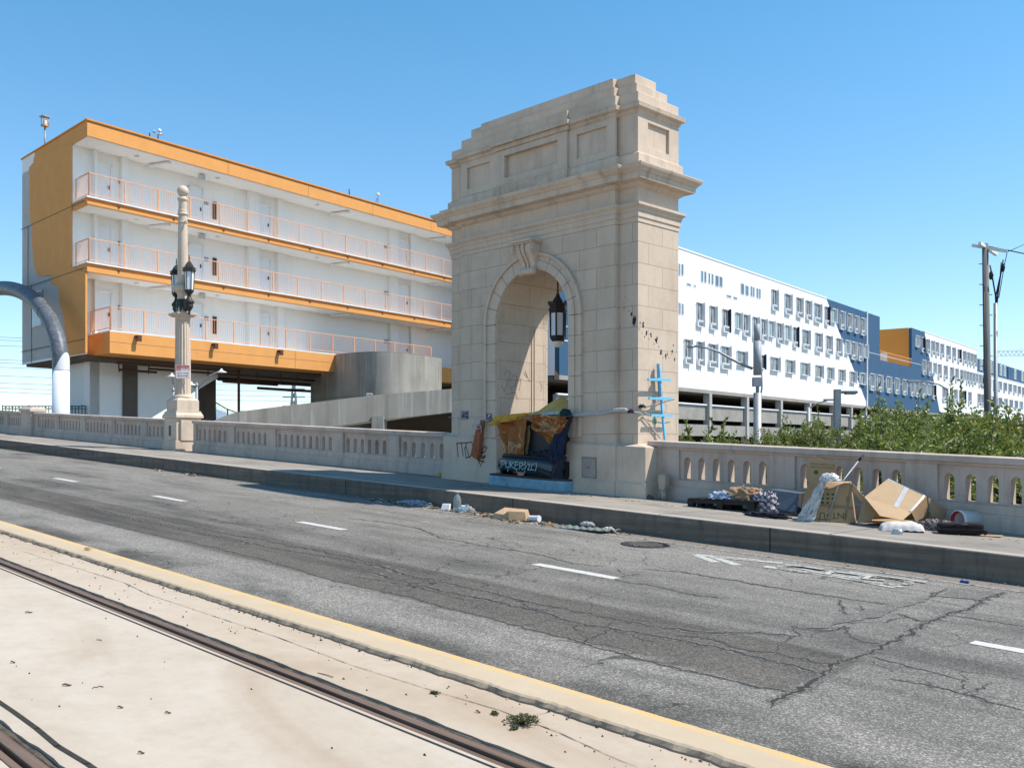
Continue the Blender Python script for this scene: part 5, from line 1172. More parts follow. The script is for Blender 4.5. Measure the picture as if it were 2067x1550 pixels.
# street lamps seen behind the lamp post, left
def dlamp(px, Y, lab, arms, ztop):
    r = thing('street_lamp', lab, 'street lamp', at(px, Y, -6), 0); m = Y/F; zt = zb6(ztop, Y)
    b = MB(); b.tube([(0,0,0),(0,0,zt)], [.09,.06], 10); b.lathe([(.07,0),(.09,.05),(.05,.12),(.02,.18)], 10, (0,0,zt)); b.build('pole', m_galv, r)
    for pts in arms:
        pp_ = [((x-px)*m, 0, zb6(y, Y)) for x, y in pts]; b = MB(); b.tube(pp_, .035, 8); b.build('arm', m_galv, r)
        b = MB(); b.T = Matrix.Translation(pp_[-1]); b.lathe([(.03,-.05),(.22,-.03),(.23,.01),(.08,.06),(.05,.12),(.02,.16)], 14); b.build('lamp_head', m_trim, r)
dlamp(397, 44, 'pale street lamp with curved arm seen right behind the stone lamp post', [[(397,786),(405,776),(415,765),(430,755),(447,751)],[(397,786),(392,781),(386,777)]], 780)
dlamp(350, 44, 'small pale street lamp head peeking out left of the stone lamp post', [[(350,775),(348,764),(347,760)]], 790)
# pylon and lines
py_ = thing('transmission_tower', 'distant steel lattice pylon under the orange beam', 'pylon', at(593, 260, -6), 0)
b = MB(); H = zb6(776, 260); W0 = 3.6
def corner(i, u): w = W0*(1-u)+.6*u; return Vector(((1 if i in (0,1) else -1)*w/2, (1 if i in (1,2) else -1)*w/2, u*H))
for i in range(4):
    for j in range(12):
        b.bar(corner(i, j/12), corner(i, (j+1)/12), .28, .28); b.bar(corner(i, j/12), corner((i+1)%4, (j+1)/12), .16, .16); b.bar(corner((i+1)%4, j/12), corner(i, (j+1)/12), .16, .16)
for u in (.76, .86, .95): b.bar((-3, 0, H*u), (3, 0, H*u), .25, .25)
b.build('lattice', m_galv, py_)
pl_ = thing('power_lines', 'thin far power lines crossing the sky below the left block', 'power line', at(300, 150, 8), 0)
b = MB(); m = 150/F
for (y0, y1) in ((680,684),(686,690),(697,702),(725,733),(731,740),(740,748),(757,766),(772,778),(782,788),(790,798)):
    for (xa, xb, ya, yb) in ((-120, 640, y0-4, y1+14),):
        p0 = Vector(((xa-300)*m, 0, z_at(ya, 150)-8)); p1 = Vector(((xb-300)*m, 60, z_at(yb, 210)-8)); b.tube([p0.lerp(p1, i/8)-Vector((0,0,.4*math.sin(math.pi*i/8))) for i in range(9)], .035, 4)
b.build('wire', mat('far_wire', (.16,.19,.22)), pl_)
# fences
r = thing('iron_fence', 'dark iron fence panels at the foot of the big white sleeve', 'fence', at(5, 46, z_at(838, 46)), R(-2))
b = MB(); m = 46/F; Lf = 172*m; h = 18*m
b.bar((0,0,h),(Lf,0,h*1.0),.04,.04); b.bar((0,0,h*.7),(Lf,0,h*.7),.03,.03); b.bar((0,0,-.5),(Lf,0,-.5),.04,.04); k = 0
while k*.16 < Lf: b.bar((k*.16,0,-1.2),(k*.16,0,h*(1.15 if k % 8 == 0 else 1)),.03,.03); k += 1
b.build('bars', m_iron, r)
b = MB()
for k in range(int(Lf/.32)): b.tube([(k*.32+.05,0,h*.72),(k*.32+.16,0,h*.97),(k*.32+.27,0,h*.72)], .012, 5)
b.build('scrollwork', m_iron, r)
r = thing('mesh_fence', 'sagging mesh fence with posts beside the brown column', 'fence', at(435, 41, z_at(850, 41)), R(4))
b = MB(); m = 41/F; top = [(0,38),(20,26),(40,18),(62,13)]
b.tube([(x*m,0,y*m) for x, y in top], .025, 6); b.tube([(24*m,0,-.5),(24*m,0,25*m)], .03, 6); b.tube([(0,0,-.5),(0,0,38*m)], .03, 6); b.build('post', m_black, r)
b = MB()
for i in range(-30, 60):
    a = Vector((i*.1, 0, -.3)); 
    for sgn in (-1, 1):
        x0 = max(0, min(62*m, i*.1)); 
        def topz(x): x /= m; return (38-12*min(1, x/20) - 8*max(0, min(1, (x-20)/20)) - 5*max(0, min(1, (x-40)/22)))*m
        pts = [(i*.1+sgn*j*.08, j*.08-.3) for j in range(0, 16)]
        pts = [(x, z) for x, z in pts if 0 <= x <= 62*m and z < topz(x)]
        if len(pts) > 1: b.bar((pts[0][0],0,pts[0][1]), (pts[-1][0],0,pts[-1][1]), .008, .008)
b.build('wire_mesh', mat('fence_wire', (.10,.14,.18)), r)
# crane at the far right
r = thing('tower_crane', 'distant pale lattice crane jib at the right edge beside the poles', 'crane', at(2200, 230, -6), 0)
m = 230/F; b = MB(); zc = zb6(718, 230); x0, x1 = (2012-2200)*m, 3
for i in range(24):
    a = x0+(x1-x0)*i/24; c = x0+(x1-x0)*(i+1)/24; b.bar((a,0,zc),(c,0,zc),.18,.18); b.bar((a,0,zc+1.1),(c,0,zc+1.1),.16,.16); b.bar((a,0,zc),((a+c)/2,0,zc+1.1),.12,.12); b.bar(((a+c)/2,0,zc+1.1),(c,0,zc),.12,.12)
b.bar((x0+4,0,zc+1.1),(0,0,zc+6),.1,.1); b.build('jib', m_trim, r); b = MB(); b.box(-.8,.8,-.8,.8,0,zc+6); b.build('tower', m_galv, r)
# ------------------------------------------------------------------ trees beyond the balustrade
def mk_leaf(name, cols):
    N = NT(name); g = N.n('ShaderNodeNewGeometry'); r = N.n('ShaderNodeValToRGB'); N.put(r.inputs[0], g.outputs['Random Per Island'])
    els = r.color_ramp.elements; els[0].color = rgb(cols[0]); els[1].color = rgb(cols[-1])
    for i, c in enumerate(cols[1:-1]): e = els.new((i+1)/(len(cols)-1)); e.color = rgb(c)
    N.col(r.outputs[0]); N.set(Roughness=.42); N.b.inputs['Specular IOR Level'].default_value = .45
    tr = N.n('ShaderNodeBsdfTranslucent'); N.put(tr.inputs[0], N.mix(1.0, r.outputs[0], (1.3,1.4,.7), 'MULTIPLY')); mx = N.n('ShaderNodeMixShader'); mx.inputs[0].default_value = .3
    N.t.links.new(N.b.outputs[0], mx.inputs[1]); N.t.links.new(tr.outputs[0], mx.inputs[2]); N.t.links.new(mx.outputs[0], N.t.nodes['Material Output'].inputs[0])
    return N.m
m_leaf = mk_leaf('fig_leaves', [(.08,.11,.028),(.14,.175,.048),(.22,.245,.075),(.32,.32,.13)])
m_leafo = mk_leaf('olive_leaves', [(.12,.11,.02),(.20,.18,.04),(.28,.24,.06)])
m_bark = mat('bark', (.12,.10,.08), (.07,.06,.05), scale=8, rough=.95, bump=.5)
def leaf(b, p, d, L, w):
    d = d.normalized(); w *= 1.35; side = d.cross(Vector((random.uniform(-1,1), random.uniform(-1,1), random.uniform(-.3,1)))).normalized()*w/2
    nn = side.cross(d).normalized()*w*.15
    b.add([p, p+d*L*.45+side+nn, p+d*L, p+d*L*.45-side+nn], [(0,1,2),(0,2,3)])
def sprig(b, p, d, L, n, ll):
    for i in range(n):
        u = (i+random.random())/n; q = p+d*L*u
        dd = d*.75 + Vector((random.gauss(0,.8), random.gauss(0,.8), random.gauss(.1,.6))); leaf(b, q, dd, ll*random.uniform(.7,1.2), ll*.36)
def make_tree(seed, nclump, nsprig, R_, H, ll=.095, sprout=10):
    random.seed(seed); lf = MB(); tk = MB(); clumps = []
    for i in range(nclump):
        a = random.uniform(0, 2*math.pi); rr = R_*math.sqrt(random.random())*.95; z = random.uniform(-H, H*.75)*(1-.35*rr/R_); clumps.append((Vector((rr*math.cos(a), rr*math.sin(a), z)), random.uniform(.32,.66)))
    tk.tube([(0,0,-7),(.05,0,-3.5),(0,.05,-H*.6)], [.16,.12,.08], 8)
    for c, r in clumps:
        tk.tube([(0,0,-H*.9+random.uniform(0,.5)), c*.55+Vector((0,0,-.25)), c], [.045,.03,.012], 5, cap=False)
        for k in range(nsprig):
            d = Vector((random.gauss(0,1), random.gauss(0,1), random.gauss(.25,1))).normalized(); p = c+d*r*random.uniform(.15,.9); sprig(lf, p, (d+Vector((0,0,.7))).normalized(), random.uniform(.12,.3), random.randint(6,9), ll)
    for k in range(sprout):
        c, r = random.choice([c for c in clumps if c[0].z > -.2] or clumps); p = c+Vector((random.uniform(-.3,.3), random.uniform(-.3,.3), r*.3)); L = random.uniform(.4,1.0); e = Vector((random.uniform(-.12,.12), random.uniform(-.12,.12), 1)).normalized()
        tk.tube([p, p+e*L], [.012,.005], 4, cap=False); sprig(lf, p+e*L*.2, e, L*.85, int(26*L), ll*1.1)
    return lf, tk
protos = []
def tree(label, px, top, Y, kind, sc=1.0, group='leafy trees behind the balustrade', cat='tree', rot=None):
    key = kind
    r = thing('tree' if cat == 'tree' else 'sapling', label, cat, at(px, Y, z_at(top, Y) - tops[kind]*sc), random.uniform(0, 6) if rot is None else rot, group)
    r.scale = (sc, sc, sc)
    if kind not in cache:
        lf, tk = make_tree(*spec[kind]); zz = sorted(v[2] for v in lf.v); tops[kind] = zz[int(len(zz)*.997)]; r.location.z = z_at(top, Y) - tops[kind]*sc; a = lf.build('crown', m_leafo if kind == 'olive' else m_leaf, r); t_ = tk.build('trunk', m_bark, r); cache[kind] = (a, t_)
    else:
        for o in cache[kind]: c = o.copy(); scene.collection.objects.link(c); c.parent = r
    return r
cache = {}
spec = {'a': (1, 24, 26, 1.5, 1.5, .125, 5), 'b': (2, 27, 25, 1.6, 1.35, .125, 5), 'c': (3, 22, 27, 1.35, 1.7, .13, 6), 'olive': (4, 34, 24, 1.6, 1.5, .11, 2), 'sap': (5, 6, 12, .26, .45, .14, 3)}
tops = {'a': 1.75, 'b': 1.6, 'c': 1.95, 'olive': 1.6, 'sap': .85}
random.seed(21)
TR = [(1566,846,24,'b',.50,'leftmost leafy tree beyond the balustrade, just right of the antenna pole foot'),
 (1612,866,25,'a',.48,'small bushy tree beyond the balustrade, second from the antenna pole'),
 (1640,832,24,'c',.5,'green tree with upright shoots just left of the dark square light pole'),
 (1708,856,26,'a',.36,'short green tree just right of the dark square light pole'),
 (1795,798,27,'c',.75,'green tree with tall shoots before the blue wall, left end of the mass'),
 (1812,824,24,'b',.8,'dense green tree in the near row below the blue wall, leftmost'),
 (1838,820,28,'a',.95,'green tree in front of the blue wall, between shoots and curved lamp'),
 (1872,816,25,'c',.85,'dense green tree standing before the arm of the grey street lamp'),
 (1905,834,29,'b',1.0,'green tree just left of the grey street lamp with left arm'),
 (1938,800,26,'c',1.1,'tall shooting green tree just right of the grey street lamp with left arm'),
 (1968,826,24,'a',1.1,'dense dark green tree left of the utility pole foot'),
 (1998,844,22,'b',1.0,'green tree in front of the utility pole foot'),
 (2040,806,29,'a',1.3,'green tree at the right edge behind the olive one'),
 (2065,836,22,'olive',1.0,'yellowish olive bush at the right edge'),
 (2080,796,33,'c',1.5,'tallest green tree top at the very right edge'),
 (1775,862,21,'b',.55,'low round tree close behind the balustrade, right of the dark square light pole'),
 (1850,845,20,'a',1.0,'low dense tree close behind the balustrade above the tipped cardboard box'),
 (1800,862,19,'b',.9,'low dense tree close behind the balustrade, above the left side of the tipped box'),
 (1940,856,19,'c',1.05,'low dense tree close behind the balustrade above the bucket'),
 (1660,888,19,'a',.5,'low tree close behind the balustrade above the taped box'),
 (1590,892,19,'b',.45,'low tree close behind the balustrade above the black pallet')]
for px, top, Y, kd, sc, lab in TR: tree(lab, px, top, Y, kd, sc)
for px, top, lab in ((1391,850,'first leafy sapling right of the arch, peeking over the balustrade'),(1428,847,'second leafy sapling right of the arch, with thin upright stem'),(1464,845,'third leafy sapling right of the arch, the tallest one'),(1507,884,'low sapling top left of the antenna pole foot'),(1739,826,'small sapling crown in front of the white wall foot beside the big trees')):
    tree(lab, px, top, 24, 'sap', 1.0, 'saplings behind the balustrade', 'sapling')
# hillside greenery directly below, seen through the openings
# ------------------------------------------------------------------ shelter things at the arch
def fr(px, py, t, dy=0.0): s = s_at(px, t); return Vector((AS-s, dy, z_at(py, yy(s, t))))
def athing(name, label, cat, t, group=None): return thing(name, label, cat, st(AS, t, 0), TH, group)
def mk_cloth(name, cols, scale=6, dist=2.0, rough=.9):
    N = NT(name); n = N.noise(scale, 4, .6, dist=dist); r = N.n('ShaderNodeValToRGB'); N.put(r.inputs[0], n); els = r.color_ramp.elements
    els[0].position = .3; els[0].color = rgb(cols[0]); els[1].position = .7; els[1].color = rgb(cols[-1])
    for i, c in enumerate(cols[1:-1]): e = els.new(.3+.4*(i+1)/(len(cols)-1)); e.color = rgb(c)
    N.col(r.outputs[0]); N.set(Roughness=rough); N.b.inputs['Specular IOR Level'].default_value = .15; N.bump(N.noise(180, 2, .5), .2, .002); return N.m
m_tiger = mk_cloth('orange_print_cloth', [(.05,.03,.02),(.18,.06,.02),(.34,.11,.025),(.22,.11,.05),(.38,.13,.03),(.46,.32,.19),(.10,.04,.02)], 2.6, 1.8)
m_mustard = mk_cloth('mustard_cloth', [(.46,.22,.03),(.55,.29,.05),(.50,.25,.04)], 2, .5)
m_tarp = mk_cloth('yellow_tarp', [(.50,.33,.11),(.60,.41,.15)], 2, .5)
m_navycl = mk_cloth('navy_cloth', [(.010,.018,.042),(.022,.035,.07)], 3, .5)
m_dkcl = mk_cloth('dark_cloth', [(.02,.02,.03),(.05,.045,.06)], 4, 1)
def drape(b, TL, TR_, BR, BL, t, nu=40, nv=30, amp=.04, freq=5, sag=0.0, tw=0.0, seed=0, ease=1.0):
    def fn(u, v):   # v=0 top
        px = (TL[0]*(1-u)+TR_[0]*u)*(1-v)+(BL[0]*(1-u)+BR[0]*u)*v; py = (TL[1]*(1-u)+TR_[1]*u)*(1-v)+(BL[1]*(1-u)+BR[1]*u)*v
        py += sag*math.sin(math.pi*u)
        k = noise.noise(Vector((u*freq*1.2, v*.9+u, seed)))*1.6 + math.sin(u*freq*2*math.pi+2*noise.noise(Vector((u*3, v*2, seed+3))))*.5
        p = fr(px + 3.0*noise.noise(Vector((u*4, v*5, seed+8))), py + 2.0*noise.noise(Vector((u*5, v*4, seed+1))), t); p.y = -tw*v - amp*k*(.35+.65*v**ease); return p
    b.grid(nu, nv, fn)
pf = athing('bed_base', 'light blue box base lying under the dark bumper at the arch opening', 'platform', 13.5)
b = MB(G); x0 = AS-s_at(986, 13.36); x1 = x0+1.95
pts = [(x0, -.14), (x1-.35, -.16)] + [(x1-.35+.42*math.sin(math.pi/2*i/8), -.16+.42*(1-math.cos(math.pi/2*i/8))) for i in range(1, 9)] + [(x1+.07, .8), (x0, .8)]
zg0 = G*AS+.322; b.prism(pts, zg0-.01, zg0+.20, 'z')
m_sky = mat('sky_blue_fabric', (.17,.32,.40), (.27,.42,.49), scale=7, rough=.9, bump=.3, dirt=.5, dirtc=(.03,.08,.13), dscale=3)
b.build('side', m_sky, pf, bevel=.03); b = MB(G); b.prism([(p[0]*.99+.01, p[1]+.01) for p in pts], zg0+.20, zg0+.235, 'z'); b.build('brown_top', mat('brown_board', (.05,.035,.03), (.09,.06,.05), scale=5), pf, bevel=.01)
bp = athing('car_bumper', 'dark teal car bumper with white graffiti resting on the blue base', 'car bumper', 13.42)
m_teal = mat('teal_plastic', (.008,.035,.045), (.012,.045,.06), scale=1.5, rough=.28, spec=.6, dirt=.3, dirtc=(.05,.06,.06))
def bump_fn(z_top, z_bot, bulge, x0, x1, seedz=0):
    def fn(u, v):
        px = x0+(x1-x0)*u; e = abs(2*u-1)
        pt = z_top(u); pb = z_bot(u); py = pt+(pb-pt)*v
        p = fr(px, py, 13.42); p.y = -.16 + .30*e**3 - bulge*(min(1, v/.18) if v < .55 else (1-.55*min(1, (v-.55)/.1) if v < .75 else .45-.5*(v-.75)/.25)) ; return p
    return fn
b = MB()
b.grid(50, 18, bump_fn(lambda u: 920+8*u+8*(abs(2*u-1)**6), lambda u: 945+13*u + 13*max(0, 1-u/.14)**.6 + 12*min(1, max(0, (u-.80)/.14)), .10, 1002, 1120))
b.build('face', m_teal, bp, solid=.012)
b = MB(); b.grid(50, 6, bump_fn(lambda u: 914+9*u+8*(abs(2*u-1)**6), lambda u: 921+8*u+8*(abs(2*u-1)**6), .02, 1006, 1116)); b.build('upper_lip', m_black, bp, solid=.02)
b = MB(); b.grid(40, 6, lambda u, v: fr(1006+108*u, 946+12*u+16*v, 13.46) + Vector((0, .10+.1*v, 0))); b.build('underside', m_black, bp, solid=.01)
b = MB()
def gx(px, py): p = fr(px, py, 13.42); return (p.x, p.z)
for pts in ([(1032,942),(1034,930),(1040,930),(1041,935),(1035,937)],[(1043,930),(1042,942),(1048,943),(1050,931)],[(1052,931),(1051,944)],[(1058,932),(1052,938),(1059,945)],[(1066,932),(1061,932),(1060,946),(1066,946)],[(1061,938),(1066,938)],[(1069,947),(1070,933),(1076,934),(1076,939),(1070,940),(1077,948)],[(1082,932),(1078,938),(1084,940),(1080,946),(1078,943)],[(1086,936),(1091,937),(1086,947),(1092,948)],[(1099,936),(1094,938),(1093,947),(1098,948)],[(1103,934),(1104,942),(1101,950)],[(1046,946),(1046,951)],[(1064,948),(1064,953)],[(1080,949),(1080,954)]):
    ribbon(b, [gx(*p) for p in pts], .0115, plane='xz', y=-.285)
b.build('graffiti', mat('white_spray', (.45,.62,.68), rough=.6), bp)
cb_ = athing('backing_sheet', 'large dark grey upright board behind the hanging cloths in the arch', 'board', 13.72)
b = MB(); A = fr(1024, 860, 13.72); B2 = fr(1140, 925, 13.72); b.box(A.x, B2.x-.02, -.03, .03, zg0+.25, z_at(846, yy(s_at(1080,13.72),13.72))); b.build('sheet', mat('charcoal_board', (.035,.04,.045), (.055,.058,.06), scale=3, rough=.7), cb_)
cb2 = athing('black_crate', 'black box standing at the right side of the arch opening', 'box', 13.62)
b = MB(); A = fr(1108, 930, 13.5); B2 = fr(1136, 990, 13.5); b.box(A.x+.02, B2.x, -.05, .30, zg0+.0, zg0+.52); b.box(A.x+.05, B2.x+.0, -.055, -.05, zg0+.1, zg0+.45); b.build('body', m_black, cb2, bevel=.01)
bn = athing('dark_bundle', 'bulky dark bundle of bedding slumped behind the teal bumper', 'bedding', 13.62)
b = MB(); A = fr(1096, 915, 13.62); b.heap(.50, .16, .42, 44, 60, 26, .45, 3, (A.x, .0, zg0-G*A.x+.24)); A = fr(1124, 930, 13.55); b.heap(.17, .14, .62, 47, 40, 26, .4, 3, (A.x, -.06, zg0-G*A.x+.22)); b.build('folds', m_dkcl, bn)
c1_ = athing('printed_blanket', 'orange and brown printed blanket hanging in the left half of the arch opening', 'blanket', 13.60)
b = MB(); drape(b, (1004,848), (1066,838), (1064,924), (1020,920), 13.6, 60, 44, .085, 3.2, -2, .06, 1); b.build('hanging_cloth', m_tiger, c1_, solid=.008)
b = MB(); drape(b, (1056,860), (1069,858), (1067,918), (1054,916), 13.58, 12, 30, .03, 1.6, 0, .03, 6); b.build('hanging_edge', mk_cloth('brown_cloth', [(.10,.06,.03),(.28,.18,.08)], 4, 1), c1_, solid=.008)
c2_ = athing('printed_blanket', 'orange printed blanket slung as a swag across the right half of the arch opening', 'blanket', 13.55)
def swag(u, v):
    px = 1066+88*u; top = 838-3*math.sin(math.pi*u)+2*u; dep = (10+52*math.sin(math.pi*min(1, u*.98)**.9)**1.0)*(1-.1*u); px += v*10*(.5-u)
    p = fr(px+8*v*math.sin(math.pi*u), top+dep*v, 13.55); p.y = -.11*math.sin(v*14*(.4+.6*math.sin(math.pi*u))+3*noise.noise(Vector((u*4, v*3, 2))))*.7 - .10*math.sin(math.pi*v) - .05*noise.noise(Vector((u*7, v*7, 5))); return p
b = MB(); b.grid(60, 50, swag); b.build('swag', m_tiger, c2_, solid=.008)
c3_ = athing('mustard_cloth', 'mustard yellow cloth folded over the top left of the printed blanket', 'cloth', 13.56)
b = MB(); drape(b, (998,840), (1072,832), (1066,842), (992,860), 13.56, 40, 16, .09, 3.2, 0, .05, 12); drape(b, (1008,838), (1046,834), (1040,846), (1002,852), 13.50, 24, 10, .05, 1.8, 0, .03, 15); b.build('folds', m_mustard, c3_, solid=.008)
c4_ = athing('yellow_tarp', 'pale yellow tarp pitched to a point in the right of the arch opening', 'tarp', 14.2)
b = MB()
def tent(u, v):
    if u < .6: a = u/.6; px = 1070+(1133-1070)*a; py = 838-38*a**1.1
    else: a = (u-.6)/.4; px = 1133+32*a; py = 800+20*a
    p = fr(px, py+(842-py)*v, 14.2); p.y = -.45*v+.03*math.sin((u-.6)*26*(.3+v)); return p
b.grid(50, 14, tent); b.build('sheet', m_tarp, c4_, solid=.006); b = MB(); b.tube([fr(1098,846,13.9)+Vector((0,-.2,0)), fr(1150,817,13.9)+Vector((0,-.2,0))], .012, 6); b.build('guy_rope', m_galv, c4_)
c5_ = athing('navy_cloth', 'navy blue cloth hanging down the right side of the arch opening', 'cloth', 13.52)
b = MB(); drape(b, (1122,862), (1154,842), (1140,925), (1106,940), 13.52, 24, 40, .05, 1.8, 0, .08, 31); b.build('hanging_cloth', m_navycl, c5_, solid=.008)
b = MB(); drape(b, (1142,842), (1156,840), (1146,872), (1134,890), 13.48, 14, 20, .04, 1.3, 0, .03, 33); b.build('dark_fold', m_dkcl, c5_, solid=.008)
c6_ = athing('light_blue_cloth', 'thin light blue cloth strip along the top of the printed swag', 'cloth', 13.5)
b = MB(); drape(b, (1098,833), (1130,830), (1126,836), (1092,838), 13.5, 20, 6, .03, 2, 0, .02, 41); b.build('strip', mk_cloth('pale_blue_cloth', [(.25,.38,.48),(.35,.48,.58)], 4), c6_, solid=.006)
c7_ = athing('dark_rag', 'small dark teal rag tied at the top right corner of the blankets', 'rag', 13.48)
b = MB(); A = fr(1142, 834, 13.48); b.heap(.12,.08,.10,3,24,12,.6,3,(A.x,A.y,A.z-.04)); b.build('knot', mk_cloth('dark_teal', [(.01,.03,.035),(.02,.05,.055)]), c7_)
# twisted sheet rope across the right pier
rp_ = athing('twisted_rope', 'pale twisted sheet rope stretched across the right pier to its corner', 'rope', 13.62)
pr_ = [fr(1150,838,13.62), fr(1165,837,13.62), fr(1190,834,13.62), fr(1215,833,13.64), fr(1240,829,13.70), fr(1262,827,13.74), fr(1274,828,13.76)]
m_rope = mk_cloth('rope_sheet', [(.30,.28,.28),(.48,.46,.46),(.36,.36,.40)], 12)
def resample(pts, n):
    out = []; k = len(pts)-1
    for i in range(n+1): u = i/n*k; j = min(int(u), k-1); out.append(pts[j].lerp(pts[j+1], u-j))
    return out
rs = resample(pr_, 90)
b = MB()
for ph in (0, math.pi*.66, math.pi*1.33): b.tube([p+Vector((0, .018*math.cos(i*.55+ph), .018*math.sin(i*.55+ph))) for i, p in enumerate(rs)], .019, 6)
b.build('strand', m_rope, rp_)
b = MB(); e = pr_[-1]; cnr = fr(1290, 834, 13.80); cnr.y = (AT-HD-13.62)-.03
b.tube([e, Vector((cnr.x+.02, cnr.y, cnr.z)), Vector((HW+.03, AT-HD-13.62+.1, cnr.z-.05)), Vector((HW+.03, AT-HD-13.62+.45, cnr.z-.32)), Vector((HW+.04, AT-HD-13.62+.62, cnr.z-.45))], .012, 6); b.build('loose_tail', m_rope, rp_)
b = MB(); A = fr(1279, 836, 13.74); b.heap(.06,.05,.06,5,20,10,.5,3,(A.x-.02,A.y+.06,A.z+.02)); A = Vector((HW+.05, .30, A.z+.12)); b.heap(.05,.07,.05,8,20,10,.6,3,(A.x,A.y,A.z)); b.build('knot', m_dkcl, rp_)
def sd(px, py, off=.05): t = t_at(px, AS-HW-off); s = AS-HW-off; return Vector((HW+off, t-13.62, z_at(py, yy(s, t))))
b = MB()
for pts in ([(1298,826),(1316,818),(1336,806),(1352,800),(1368,796)],[(1298,822),(1316,818),(1334,806),(1344,801)],[(1300,832),(1320,840),(1345,844),(1360,842)],[(1340,806),(1346,822),(1343,832)]): b.tube(resample([sd(*p) for p in pts], 16), .006, 5)
b.build('string', m_rope, rp_)
# blue cross of sticks on the side of the pier
cr_ = thing('stick_cross', 'bright blue wooden pole with three crossbars tied against the right side of the arch', 'wooden cross', st(AS-HW, 13.62, 0), TH)
m_cy = mat('sky_blue_paint', (.10,.42,.72), (.16,.50,.78), scale=9, rough=.6)
def sd2(px, py, off): v = sd(px, py, off); v.x = off; return v
b = MB(); b.bar(sd2(1329,734,.10), sd2(1334,800,.10), .055, .03); b.bar(sd2(1333,790,.09), sd2(1342,888,.14), .04, .03); b.build('upright', m_cy, cr_)
for (a, c, py) in ((1308,1353,766),(1310,1356,804),(1313,1357,838)):
    b = MB(); b.bar(sd2(a,py,.14), sd2(c,py+1,.14), .03, .042); b.build('crossbar', m_cy, cr_)
b = MB(); b.bar(sd2(1327.5,735,.06), sd2(1331,800,.06), .03, .03); b.build('bare_wood_back', mat('bare_wood', (.40,.19,.08)), cr_)
b = MB(); v = sd2(1330,766,.16); b.lathe([(.04,-.03),(.045,0),(.04,.03)], 12, (v.x-.05, v.y+.03, v.z)); v = sd2(1333,804,.16); b.lathe([(.045,-.03),(.05,0),(.045,.03)], 12, (v.x-.05, v.y+.03, v.z)); b.build('tie', m_rope, cr_)
# hanging red-brown strap bundle
hs = athing('hanging_strip', 'rusty orange strip bundle tied with white string on the left plinth', 'cloth strip', 13.6)
b = MB(); A = fr(968,852,13.6); B2 = fr(960,924,13.6); m_rb = mk_cloth('rust_vinyl', [(.22,.07,.03),(.34,.12,.06),(.16,.05,.025)], 5)
b.prism([(A.x-.09, A.z-.20), (B2.x-.12, B2.z+.04), (B2.x+.06, B2.z-.03), (B2.x+.12, B2.z+.04), (A.x+.09, A.z-.12), (A.x+.05, A.z-.02), (A.x-.02, A.z-.05)][::1], -.05, .05)
b.build('strip', m_rb, hs, bevel=.02); b = MB(); b.prism([(A.x-.02, A.z-.12),(A.x+.10, A.z-.10),(A.x+.12, A.z+.02),(A.x+.02, A.z+.05)], .0, .06); b.build('folded_top', mat('brown_fold', (.22,.12,.05)), hs, bevel=.015)
b = MB(); b.tube([Vector((A.x+.14*math.cos(a*.6)-.02, -.06-.01*math.sin(a), A.z-.12+.05*math.sin(a*.6)+.01*a/4)) for a in range(20)], .008, 5); b.tube([Vector((A.x+.1, -.06, A.z-.10)), Vector((A.x+.13, -.07, A.z-.2)), Vector((A.x+.07, -.06, A.z-.24))], .007, 5); b.build('string', m_rope, hs)
b = MB(); b.tube([fr(912,842,13.7), fr(935,845,13.68), fr(965,846,13.68), fr(995,848,13.66)], .004, 4); b.build('tie_wire', m_rope, hs)
# cup and tile on the base
r = athing('paper_cup', 'red and white cup with a pale tile in the gap under the bumper', 'cup', 13.45)
A = fr(1041, 960, 13.45); m = MB(); m.T = Matrix.Translation((A.x, -.02, zg0-G*A.x+.29)) @ Matrix.Rotation(R(90), 4, 'Y'); m.lathe([(.03,-.03),(.04,.05)], 14); m.build('cup', mat('cup_red', (.25,.03,.03)), r)
MB().box(A.x+.08, A.x+.24, -.03, .0, zg0-G*A.x+.235, zg0-G*A.x+.315).build('pale_tile', mat('pale_tile', (.6,.45,.35)), r)
# ------------------------------------------------------------------ conduit box and small things at the right plinth foot
S_ = 9.98
r = sthing('conduit_box', 'beige metal conduit box standing between the arch plinth and the balustrade', 'utility box', s_at(1337, 13.82), 13.86, .322); r.scale = (.68,.8,.9)
m_cb = mat('beige_metal', (.42,.34,.26), (.36,.29,.22), rough=.6, dirt=.5)
b = MB(); b.tube([(0,0,0),(0,0,.16)], .07, 14); b.lathe([(.07,.16),(.085,.17),(.085,.19),(.06,.2)], 14); b.build('pipe', m_cb, r); b = MB(); b.prism([(-.09,.20),(.08,.20),(.12,.30),(.12,.44),(.09,.50),(-.10,.50),(-.12,.44)], -.08, .08); b.build('box', m_cb, r, bevel=.02); b = MB(); b.tube([(-.10,0,.40),(-.17,0,.42),(-.19,.02,.36),(-.12,0,.30)], .02, 8); b.tube([(-.05,0,.2),(-.12,.0,.12),(-.13,0,0)], .025, 8); b.build('cable', m_cb, r)
def gthing(name, label, cat, px, py, dz=.322, rot=0, group=None): s, t = gpt(px, py, dz); return sthing(name, label, cat, s, t, dz, rot, group)
m_card = mat('cardboard', (.42,.28,.155), (.37,.245,.135), scale=1.5, rough=.9, bump=.9, bscale=5, dirt=.5, dirtc=(.2,.14,.08)); m_card2 = mat('cardboard_pale', (.52,.36,.21), (.46,.31,.18), scale=2, rough=.9, bump=.8, bscale=5, dirt=.4, dirtc=(.3,.2,.12), dscale=3)
m_clear = NT('clear_plastic').set(Roughness=.1); m_clear.b.inputs['Transmission Weight'].default_value = .85; m_clear.b.inputs['IOR'].default_value = 1.15; m_clear.col((.85,.9,.92)); m_clear = m_clear.m
